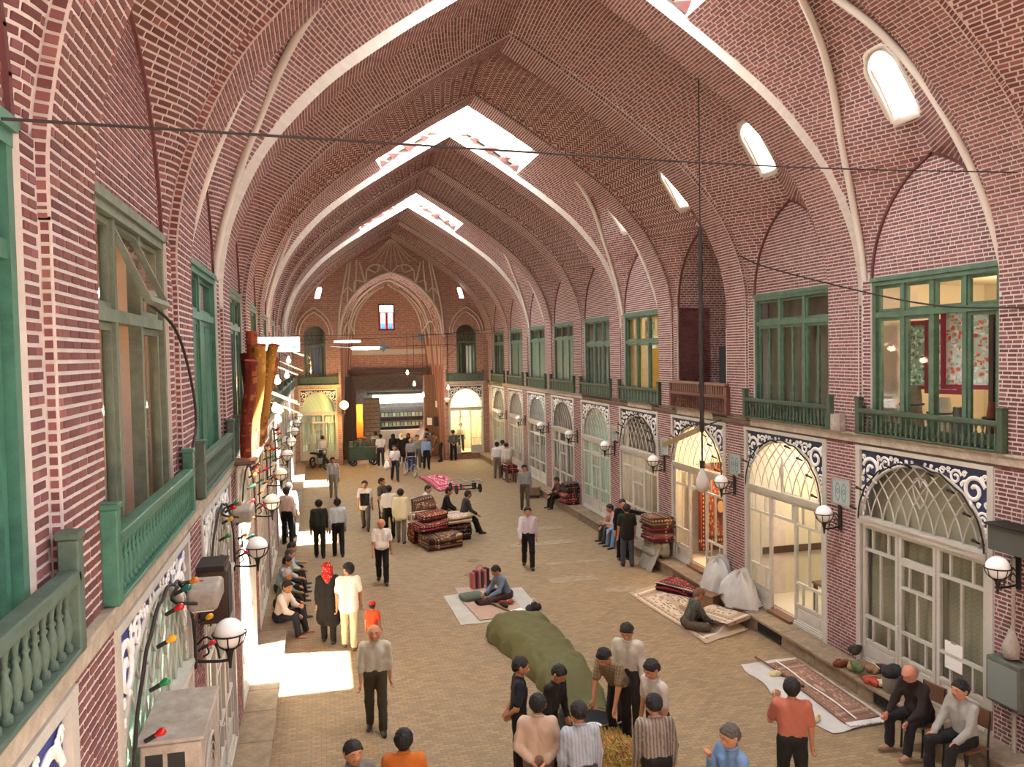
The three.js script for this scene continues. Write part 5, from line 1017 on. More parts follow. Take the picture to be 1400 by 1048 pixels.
// ---------------------------------------------------------------- people: distance fields meshed into smooth surfaces
function surfaceNet(field, min, max, cell) {
  const nx = Math.ceil((max.x - min.x) / cell) + 2, ny = Math.ceil((max.y - min.y) / cell) + 2, nz = Math.ceil((max.z - min.z) / cell) + 2;
  const val = new Float32Array(nx * ny * nz), id = (i, j, k) => i + nx * (j + ny * k);
  for (let k = 0; k < nz; k++) for (let j = 0; j < ny; j++) for (let i = 0; i < nx; i++) val[id(i, j, k)] = field(min.x + i * cell, min.y + j * cell, min.z + k * cell);
  const vid = new Int32Array(nx * ny * nz).fill(-1), pos = [], idx = [];
  for (let k = 0; k + 1 < nz; k++) for (let j = 0; j + 1 < ny; j++) for (let i = 0; i + 1 < nx; i++) {
    let sx = 0, sy = 0, sz = 0, n = 0, mask = 0;
    const c = [val[id(i, j, k)], val[id(i + 1, j, k)], val[id(i, j + 1, k)], val[id(i + 1, j + 1, k)], val[id(i, j, k + 1)], val[id(i + 1, j, k + 1)], val[id(i, j + 1, k + 1)], val[id(i + 1, j + 1, k + 1)]];
    for (let q = 0; q < 8; q++) if (c[q] < 0) mask |= 1 << q;
    if (mask === 0 || mask === 255) continue;
    for (let q = 0; q < 8; q++) for (let b = 0; b < 3; b++) { const r = q | (1 << b); if (r === q) continue; const A = c[q], B = c[r]; if ((A < 0) === (B < 0)) continue; const t = A / (A - B); n++; sx += (q & 1) + (b === 0 ? t : 0); sy += ((q >> 1) & 1) + (b === 1 ? t : 0); sz += ((q >> 2) & 1) + (b === 2 ? t : 0); }
    vid[id(i, j, k)] = pos.length / 3; pos.push(min.x + (i + sx / n) * cell, min.y + (j + sy / n) * cell, min.z + (k + sz / n) * cell);
  }
  for (let k = 1; k + 1 < nz; k++) for (let j = 1; j + 1 < ny; j++) for (let i = 1; i + 1 < nx; i++) {
    const v0 = val[id(i, j, k)] < 0;
    const quad = (a, b, c, d, f) => { if (a < 0 || b < 0 || c < 0 || d < 0) return; if (f) idx.push(a, b, c, a, c, d); else idx.push(a, c, b, a, d, c); };
    if (v0 !== (val[id(i + 1, j, k)] < 0)) quad(vid[id(i, j - 1, k - 1)], vid[id(i, j, k - 1)], vid[id(i, j, k)], vid[id(i, j - 1, k)], v0);
    if (v0 !== (val[id(i, j + 1, k)] < 0)) quad(vid[id(i - 1, j, k - 1)], vid[id(i - 1, j, k)], vid[id(i, j, k)], vid[id(i, j, k - 1)], v0);
    if (v0 !== (val[id(i, j, k + 1)] < 0)) quad(vid[id(i - 1, j - 1, k)], vid[id(i, j - 1, k)], vid[id(i, j, k)], vid[id(i - 1, j, k)], v0);
  }
  const g = new THREE.BufferGeometry(); g.setAttribute('position', new THREE.Float32BufferAttribute(pos, 3)); g.setIndex(idx); g.computeVertexNormals(); return g;
}
// prims: [ax,ay,az,ra, bx,by,bz,rb]
function fieldOf(prims, k, wrinkle = 0, wf = 14, cut = null) {
  const P = prims.map((p) => ({ a: p, dx: p[4] - p[0], dy: p[5] - p[1], dz: p[6] - p[2], l2: Math.max(1e-9, (p[4] - p[0]) ** 2 + (p[5] - p[1]) ** 2 + (p[6] - p[2]) ** 2) }));
  return (x, y, z) => {
    let d = 1e3;
    for (const p of P) {
      const a = p.a, px = x - a[0], py = y - a[1], pz = z - a[2]; let t = (px * p.dx + py * p.dy + pz * p.dz) / p.l2; t = t < 0 ? 0 : t > 1 ? 1 : t;
      const ex = px - t * p.dx, ey = py - t * p.dy, ez = pz - t * p.dz, e = Math.sqrt(ex * ex + ey * ey + ez * ez) - (a[3] + (a[7] - a[3]) * t);
      const h = Math.max(k - Math.abs(d - e), 0) / k; d = Math.min(d, e) - h * h * k * 0.25;
    }
    if (wrinkle && d < 0.05 && d > -0.05) d += wrinkle * (noise.noise(x * wf, y * wf * 0.55, z * wf) + 0.5 * noise.noise(x * wf * 2.1 + 5, y * wf * 1.4 - x * 9, z * wf * 2.1));
    if (cut) d = cut(x, y, z, d);
    return d;
  };
}
function meshPrims(prims, cell, k = 0.03, wrinkle = 0, wf = 14, cut = null) {
  const mn = V(1e9, 1e9, 1e9), mx = V(-1e9, -1e9, -1e9);
  for (const p of prims) for (const o of [0, 4]) { const r = p[o + 3] + 0.02 + k * 0.4; mn.min(V(p[o] - r, p[o + 1] - r, p[o + 2] - r)); mx.max(V(p[o] + r, p[o + 1] + r, p[o + 2] + r)); }
  return surfaceNet(fieldOf(prims, k, wrinkle, wf, cut), mn, mx, cell);
}
const cap = (a, b, ra, rb = ra) => [a.x, a.y, a.z, ra, b.x, b.y, b.z, rb];
// shared head, hair and hand shapes (head centre at the origin, facing +z)
const HEAD = meshPrims([[0, 0.018, -0.018, 0.098, 0, 0.018, -0.005, 0.094], [0, -0.03, 0.012, 0.07, 0, -0.075, 0.042, 0.046], [-0.03, -0.045, 0.02, 0.05, 0.03, -0.045, 0.02, 0.05], [0, 0.012, 0.086, 0.014, 0, -0.022, 0.106, 0.018], [-0.014, -0.026, 0.096, 0.011, 0.014, -0.026, 0.096, 0.011], [-0.04, 0.028, 0.078, 0.014, 0.04, 0.028, 0.078, 0.014], [-0.098, 0.005, -0.012, 0.014, -0.096, -0.03, -0.008, 0.01], [0.098, 0.005, -0.012, 0.014, 0.096, -0.03, -0.008, 0.01], [-0.02, -0.058, 0.082, 0.009, 0.02, -0.058, 0.082, 0.009]], 0.0085, 0.03);
const HEADLOW = meshPrims([[0, 0.018, -0.018, 0.098, 0, 0.018, -0.005, 0.094], [0, -0.03, 0.012, 0.07, 0, -0.075, 0.042, 0.046], [0, 0.012, 0.086, 0.016, 0, -0.026, 0.106, 0.02], [-0.098, 0, -0.012, 0.014, -0.096, -0.03, -0.008, 0.012], [0.098, 0, -0.012, 0.014, 0.096, -0.03, -0.008, 0.012]], 0.016, 0.03);
const hairCut = (x, y, z, d) => Math.max(d, -(0.055 - z + 1.1 * (y - 0.035)) * 0.7, -(y + 0.085 - 0.5 * Math.max(0, z)));
const hairShape = (cell, w) => meshPrims([[0, 0.03, -0.026, 0.106, 0, 0.032, -0.002, 0.1], [0, -0.02, -0.045, 0.085, 0, -0.05, -0.04, 0.07]], cell, 0.03, w, 40, hairCut);
const HAIR = hairShape(0.0095, 0.012), HAIRLOW = hairShape(0.018, 0.004);
const BALD = meshPrims([[0, -0.01, -0.035, 0.1, 0, -0.02, -0.03, 0.095]], 0.01, 0.03, 0.004, 40, (x, y, z, d) => Math.max(d, y - 0.035, z - 0.02, -(y + 0.085)));
const SCARF = meshPrims([[0, 0.025, -0.03, 0.122, 0, 0.02, 0, 0.112], [0, -0.06, -0.02, 0.1, 0, -0.12, -0.02, 0.115], [0, -0.15, -0.05, 0.12, 0, -0.24, -0.09, 0.06]], 0.012, 0.05, 0.008, 22, (x, y, z, d) => Math.max(d, -(Math.hypot(x, y + 0.02, z - 0.14) - 0.085)));
const CAP = meshPrims([[0, 0.045, -0.022, 0.108, 0, 0.045, 0, 0.104], [-0.05, 0.05, 0.09, 0.012, -0.035, 0.042, 0.17, 0.01], [0.05, 0.05, 0.09, 0.012, 0.035, 0.042, 0.17, 0.01], [0, 0.05, 0.09, 0.014, 0, 0.042, 0.18, 0.01]], 0.011, 0.03, 0, 10, (x, y, z, d) => Math.max(d, -(y - 0.028)));
function handShape(curl, side) {
  const pr = []; for (const z of [-0.026, -0.008, 0.01, 0.026]) pr.push([0, -0.01, z * 0.75, 0.017, 0, -0.085, z, 0.014]);
  [[-0.03, 0.058], [-0.01, 0.074], [0.011, 0.08], [0.03, 0.07]].forEach(([z, L]) => { let p = [0, -0.088, z], a = 0.15 + curl * 0.4; for (let s = 0; s < 3; s++) { const l = L * [0.45, 0.3, 0.25][s], q = [p[0] + side * Math.sin(a) * l, p[1] - Math.cos(a) * l, p[2]]; pr.push([...p, 0.0092 - s * 0.0006, ...q, 0.0088 - s * 0.0008]); p = q; a += 0.25 + curl * 0.75; } });
  pr.push([side * 0.004, -0.022, 0.024, 0.013, side * 0.016, -0.058, 0.05, 0.011], [side * 0.016, -0.058, 0.05, 0.011, side * 0.028, -0.088, 0.052, 0.009]);
  return meshPrims(pr, 0.0062, 0.01);
}
const HANDS = { 1: { r: handShape(0.35, -1), l: handShape(0.35, 1) }, 2: { r: handShape(1.0, -1), l: handShape(1.0, 1) } };
const nrm = (a) => V(...a).normalize();
const matCache = new Map();
const cm = (c, rough = 0.9) => { const k = c + '|' + rough; if (!matCache.has(k)) matCache.set(k, mat(hex(c), rough)); return matCache.get(k); };
const A_DOWN = { u: [0.16, -1, 0.02], f: [0.06, -1, 0.16] }, L_STAND = { t: [0.06, -1, 0.03], s: [0.02, -1, -0.03] };
const POSE = {
  stand: { arms: [A_DOWN, A_DOWN], legs: [L_STAND, { t: [0.05, -1, 0.0], s: [0.02, -1, -0.02] }] },
  walk: { lean: 0.04, arms: [{ u: [0.14, -1, 0.28], f: [0, -1, 0.5] }, { u: [0.14, -1, -0.3], f: [0.05, -1, 0.0] }], legs: [{ t: [0.02, -1, -0.26], s: [0, -1, -0.5] }, { t: [0.02, -1, 0.34], s: [0, -1, 0.06] }] },
  stroll: { lean: 0.03, arms: [{ u: [0.14, -1, 0.12], f: [0.02, -1, 0.28] }, { u: [0.14, -1, -0.12], f: [0.05, -1, 0.06] }], legs: [{ t: [0.03, -1, -0.12], s: [0, -1, -0.24] }, { t: [0.03, -1, 0.18], s: [0, -1, 0.02] }] },
  handsBack: { lean: 0.04, arms: [{ u: [0.28, -1, -0.22], f: [-0.85, -0.75, -0.45] }, { u: [0.28, -1, -0.22], f: [-0.85, -0.7, -0.5] }], legs: [L_STAND, { t: [0.05, -1, 0.0], s: [0.02, -1, -0.02] }], grip: 2 },
  watch: { lean: 0.12, pitch: 0.45, arms: [A_DOWN, A_DOWN], legs: [L_STAND, { t: [0.07, -1, 0.05], s: [0.02, -1, -0.03] }] },
  reach: { lean: 0.62, pitch: 0.35, arms: [{ u: [0.1, -1, 0.25], f: [-0.05, -1, 0.3] }, { u: [0.1, -1, 0.3], f: [-0.05, -1, 0.3] }], legs: [{ t: [0.08, -1, 0.14], s: [0.02, -1, -0.2] }, { t: [0.07, -1, 0.05], s: [0.02, -1, -0.08] }] },
  mouth: { lean: 0.06, pitch: 0.2, arms: [{ u: [0.25, -1, 0.35], f: [-0.42, 0.95, 0.42] }, A_DOWN], legs: [L_STAND, L_STAND], grip: 2 },
  phone: { lean: 0.03, arms: [A_DOWN, { u: [0.3, -1, 0.35], f: [-0.3, 1, 0.35] }], legs: [L_STAND, L_STAND], grip: 2 },
  armOut: { arms: [A_DOWN, { u: [1, -0.25, 0.2], f: [1, -0.1, 0.5] }], legs: [L_STAND, L_STAND] },
  sitKerb: { seat: 0.3, lean: 0.3, pitch: 0.05, arms: [{ u: [0.2, -1, 0.45], f: [-0.45, -0.42, 0.7] }, { u: [0.18, -1, 0.5], f: [-0.55, 0.1, 0.55] }], legs: [{ t: [0.14, 0.14, 1], s: [0.0, -1, 0.12] }, { t: [0.2, 0.12, 1], s: [0.02, -1, 0.25] }], grip: 2 },
  sitChair: { seat: 0.45, lean: 0.36, pitch: 0.25, arms: [{ u: [0.18, -1, 0.45], f: [-0.2, -0.6, 0.8] }, { u: [0.18, -1, 0.45], f: [-0.2, -0.6, 0.8] }], legs: [{ t: [0.2, -0.08, 1], s: [0.0, -1, 0.05] }, { t: [0.22, -0.05, 1], s: [0.02, -1, 0.22] }], grip: 2 },
  sitPile: { seat: 0.62, lean: 0.25, arms: [{ u: [0.2, -1, 0.3], f: [-0.1, -0.6, 0.8] }, { u: [0.2, -1, 0.3], f: [-0.1, -0.6, 0.8] }], legs: [{ t: [0.1, -0.5, 1], s: [0.0, -1, 0.4] }, { t: [0.12, -0.45, 1], s: [0.0, -1, 0.3] }], grip: 2 },
  sitFloor: { seat: 0.02, lean: 0.42, pitch: 0.3, arms: [{ u: [0.2, -1, 0.5], f: [-0.3, -0.5, 0.8] }, { u: [0.2, -1, 0.55], f: [-0.3, -0.45, 0.8] }], legs: [{ t: [0.85, 0.1, 0.75], s: [-1, -0.12, 0.3] }, { t: [0.35, 0.02, 1], s: [0.1, -0.06, 1] }], grip: 2 },
};
const LOD = [0.0145, 0.021, 0.028];
function person(o) {
  const pose = { lean: 0, pitch: 0, yaw: 0, ...POSE[o.pose || 'stand'], ...(o.tweak || {}) }, S = (o.h || 1.72) / 1.72, lod = o.lod ?? 1, cell = LOD[lod], fat = o.fat || 1;
  const t = thing('person', o.label, 'person', W(o.x, o.y || 0, o.Z), o.face || 0);
  // skeleton with hips at the origin
  const lean = pose.lean, sp = (y, z = 0, x = 0) => V(x, y * Math.cos(lean) - z * Math.sin(lean), y * Math.sin(lean) + z * Math.cos(lean));
  const neck = sp(0.52), headC = sp(0.655, 0.02), legs = [], arms = [];
  [-1, 1].forEach((sd, i) => {
    const L = pose.legs[i], d1 = nrm([L.t[0] * sd, L.t[1], L.t[2]]), d2 = nrm([L.s[0] * sd, L.s[1], L.s[2]]);
    const hip = V(sd * 0.088, -0.01, 0), knee = hip.clone().addScaledVector(d1, 0.43), ank = knee.clone().addScaledVector(d2, 0.405);
    const fd = V(d2.x * 0, 0, 1); const flat = Math.abs(d2.y) < 0.4; const toe = flat ? ank.clone().add(V(d1.x * 0.05, 0.08, 0.13)) : ank.clone().add(V(sd * 0.025, -0.045, 0.15)), heel = ank.clone().add(flat ? V(0, -0.01, 0.03) : V(0, -0.042, -0.035));
    legs.push({ hip, knee, ank, toe, heel, d2 });
    const Aa = pose.arms[i], u1 = nrm([Aa.u[0] * sd, Aa.u[1], Aa.u[2]]), u2 = nrm([Aa.f[0] * sd, Aa.f[1], Aa.f[2]]);
    const sh = sp(0.445, 0, sd * 0.178), el = sh.clone().addScaledVector(u1, 0.285), wr = el.clone().addScaledVector(u2, 0.25); arms.push({ sh, el, wr, u2 });
  });
  let drop = 0; for (const l of legs) drop = Math.min(drop, l.heel.y - 0.035, l.toe.y - 0.03);
  const base = pose.seat !== undefined ? pose.seat / S + 0.105 : -drop;
  const up = V(0, base, 0), mv = (v) => v.add(up);
  [neck, headC, ...legs.flatMap((l) => [l.hip, l.knee, l.ank, l.toe, l.heel]), ...arms.flatMap((a) => [a.sh, a.el, a.wr])].forEach(mv);
  const spu = (y, z, x) => sp(y, z, x).add(up);
  // body: one continuous figure
  const body = [];
  for (const sd of [-1, 1]) body.push(cap(spu(0, 0, sd * 0.06), spu(0.36, 0.005, sd * 0.08), 0.09 * fat, 0.09));
  body.push(cap(spu(0.45, -0.01, -0.13), spu(0.45, -0.01, 0.13), 0.055), cap(neck, headC, 0.054, 0.05));
  arms.forEach((a) => body.push(cap(a.sh, a.el, 0.048, 0.038), cap(a.el, a.wr, 0.039, 0.027)));
  legs.forEach((l) => body.push(cap(l.hip, l.knee, 0.075, 0.052), cap(l.knee, l.ank, 0.05, 0.036), cap(l.heel, l.toe, 0.034, 0.026)));
  if (lod > 0) arms.forEach((a) => body.push(cap(a.wr, a.wr.clone().addScaledVector(a.u2, 0.1), 0.03, 0.034), cap(a.wr.clone().addScaledVector(a.u2, 0.1), a.wr.clone().addScaledVector(a.u2, 0.17), 0.03, 0.022)));
  const list = [meshPrims(body, cell, 0.03)];
  const hm = new THREE.Matrix4().makeRotationFromEuler(new THREE.Euler(lean * 0.6 + pose.pitch, pose.yaw, 0, 'YXZ')).setPosition(headC);
  list.push((lod === 2 ? HEADLOW : HEAD).clone().applyMatrix4(hm));
  if (lod === 0) arms.forEach((a, i) => { const q = new THREE.Quaternion().setFromUnitVectors(V(0, -1, 0), a.u2.clone().normalize()); list.push(HANDS[pose.grip || 1][i ? 'l' : 'r'].clone().applyMatrix4(new THREE.Matrix4().makeRotationFromQuaternion(q).setPosition(a.wr))); });
  const skin = o.skin || '#b07a58';
  const strip = (g) => { const n = g.clone(); n.deleteAttribute('uv'); return n; };
  const bm = part(t, 'body', mergeGeometries(list.map((g) => { const n = g.index ? g.toNonIndexed() : g.clone(); n.deleteAttribute('uv'); return n; })), cm(skin, 0.65));
  // clothes
  const w = lod === 2 ? 0 : 0.012;
  const shirt = [], tuck = o.tuck !== false, hemY = o.coat ? -0.62 : tuck ? -0.01 : -0.13;
  for (const sd of [-1, 1]) shirt.push(cap(spu(tuck ? 0.08 : -0.1, 0, sd * 0.066), spu(0.36, 0.004, sd * 0.082), (tuck ? 0.106 : 0.13) * fat, 0.108));
  if (fat > 1.05) shirt.push(cap(spu(0.1, 0.05, -0.05), spu(0.1, 0.05, 0.05), 0.12 * fat, 0.12 * fat));
  shirt.push(cap(spu(0.452, -0.01, -0.14), spu(0.452, -0.01, 0.14), 0.069), cap(spu(0.45, -0.01, 0), spu(0.49, -0.005, 0), 0.075, 0.06));
  if (o.coat) legs.forEach((l) => shirt.push(cap(l.hip, l.hip.clone().lerp(l.knee, 0.95), 0.135, 0.165)));
  arms.forEach((a) => { if (o.sleeve === 'short') { shirt.push(cap(a.sh, a.sh.clone().lerp(a.el, 0.72), 0.068, 0.066)); } else { shirt.push(cap(a.sh, a.el, 0.068, 0.056), cap(a.el, a.el.clone().lerp(a.wr, o.sleeve === 'rolled' ? 0.35 : 0.88), 0.056, 0.045)); } });
  const sg = meshPrims(shirt, cell, 0.04, w, 13);
  let sm = cm(o.shirt || '#d8d8d8', 0.92);
  if (o.stripe || o.plaid || o.chest) {
    const p = sg.attributes.position, c = new Float32Array(p.count * 3), A = hex(o.shirt), B = hex(o.stripe || o.plaid || o.chest), tmp = new THREE.Color();
    for (let i = 0; i < p.count; i++) { const f = o.chest ? (p.getY(i) < base + 0.36 && p.getY(i) > base - 0.05 && Math.abs(p.getX(i)) < 0.16 ? 1 : 0) : (Math.sin(p.getX(i) * 150) > 0.2 ? 1 : 0) * (o.plaid ? 0.6 : 1) + (o.plaid && Math.sin(p.getY(i) * 130) > 0.2 ? 0.4 : 0); tmp.copy(A).lerp(B, f); c.set([tmp.r, tmp.g, tmp.b], 3 * i); }
    sg.setAttribute('color', new THREE.BufferAttribute(c, 3)); sm = mat(0xffffff, 0.92, { vertexColors: true });
  }
  part(t, o.coat ? 'coat' : o.jacket ? 'jacket' : 'shirt', sg, sm);
  const pants = [cap(V(-0.062, 0.03, 0).add(up), V(0.062, 0.03, 0).add(up), 0.118 * fat, 0.118 * fat)];
  if (!tuck) pants[0] = cap(V(-0.06, 0, 0).add(up), V(0.06, 0, 0).add(up), 0.11, 0.11);
  legs.forEach((l) => pants.push(cap(l.hip, l.knee, 0.1, 0.074), cap(l.knee, l.knee.clone().lerp(l.ank, 0.97), 0.073, 0.064)));
  part(t, 'trousers', meshPrims(pants, cell, 0.03, w, 11), cm(o.pants || '#22242a', 0.92));
  legs.forEach((l) => part(t, 'shoe', meshPrims([cap(l.heel, l.heel.clone().lerp(l.toe, 0.45).add(V(0, 0.006, 0)), 0.044, 0.044), cap(l.heel.clone().lerp(l.toe, 0.4), l.toe, 0.045, 0.034)], Math.min(0.02, cell), 0.02, 0, 1, null), cm(o.shoes || '#1a1614', 0.5)));
  // hair and headgear
  const put = (name, g, m, label) => { const me = part(t, name, g, m, label); me.applyMatrix4(hm); return me; };
  if (o.scarf) put('headscarf', SCARF, o.scarf === 'red' ? scarfRed : cm(o.scarf, 0.95));
  else if (o.cap) { put('hair', lod === 2 ? HAIRLOW : HAIR, cm(o.hair || '#15100c', 0.8)); put('cap', CAP, cm(o.cap, 0.8)); }
  else put('hair', o.bald ? BALD : lod === 2 ? HAIRLOW : HAIR, cm(o.hair || '#15100c', 0.75));
  if (lod < 2) {
    for (const sd of [-1, 1]) put('eye', EYE[sd], cm('#140d0a', 0.3));
    put('eyebrows', BROW, cm(o.hair || '#15100c', 0.8));
    if (o.moustache) put('moustache', MOUST, cm(o.hair || '#15100c', 0.8)); else put('lips', LIPS, cm('#7a4036', 0.6));
  }
  if (o.collar) { const g = new THREE.TorusGeometry(0.066, 0.016, 6, 18); g.rotateX(Math.PI / 2 + lean + 0.25); g.translate(neck.x, neck.y + 0.008, neck.z - 0.002); part(t, 'collar', g, sm.vertexColors ? cm(o.shirt) : sm); }
  if (o.belt && false) { const g = new THREE.TorusGeometry(0.13 * fat, 0.014, 5, 24); g.scale(1.28, 1, 1); g.rotateX(Math.PI / 2); g.translate(0, base + 0.1, 0); part(t, 'belt', g, cm('#15100c', 0.5)); }
  t.scale.setScalar(S);
  return t;
}
const scarfRed = mat(0xffffff, 0.9, { map: canvasTex(64, 64, (c) => { c.fillStyle = '#a81a20'; c.fillRect(0, 0, 64, 64); for (let i = 0; i < 40; i++) { c.fillStyle = i % 3 ? '#d8b070' : '#701014'; c.fillRect(rnd() * 64, rnd() * 64, 4, 4); } }) });
SCARF.setAttribute('uv', new THREE.Float32BufferAttribute(Array.from({ length: SCARF.attributes.position.count }, (_, i) => [SCARF.attributes.position.getX(i) * 4 + 0.5, SCARF.attributes.position.getY(i) * 4]).flat(), 2));
const EYE = { 1: sph(0.035, 0.008, 0.083, 0.0105, 8, 1.3, 0.8, 0.6), '-1': sph(-0.035, 0.008, 0.083, 0.0105, 8, 1.3, 0.8, 0.6) };
const BROW = merge([tube([[-0.056, 0.03, 0.083], [-0.035, 0.036, 0.092], [-0.014, 0.031, 0.095]], 0.0055, 6, 4), tube([[0.056, 0.03, 0.083], [0.035, 0.036, 0.092], [0.014, 0.031, 0.095]], 0.0055, 6, 4)]);
const MOUST = tube([[-0.034, -0.05, 0.082], [-0.015, -0.042, 0.096], [0, -0.041, 0.1], [0.015, -0.042, 0.096], [0.034, -0.05, 0.082]], 0.009, 12, 5), LIPS = tube([[-0.024, -0.058, 0.087], [0, -0.057, 0.094], [0.024, -0.058, 0.087]], 0.006, 8, 4);
const D = Math.PI / 180;
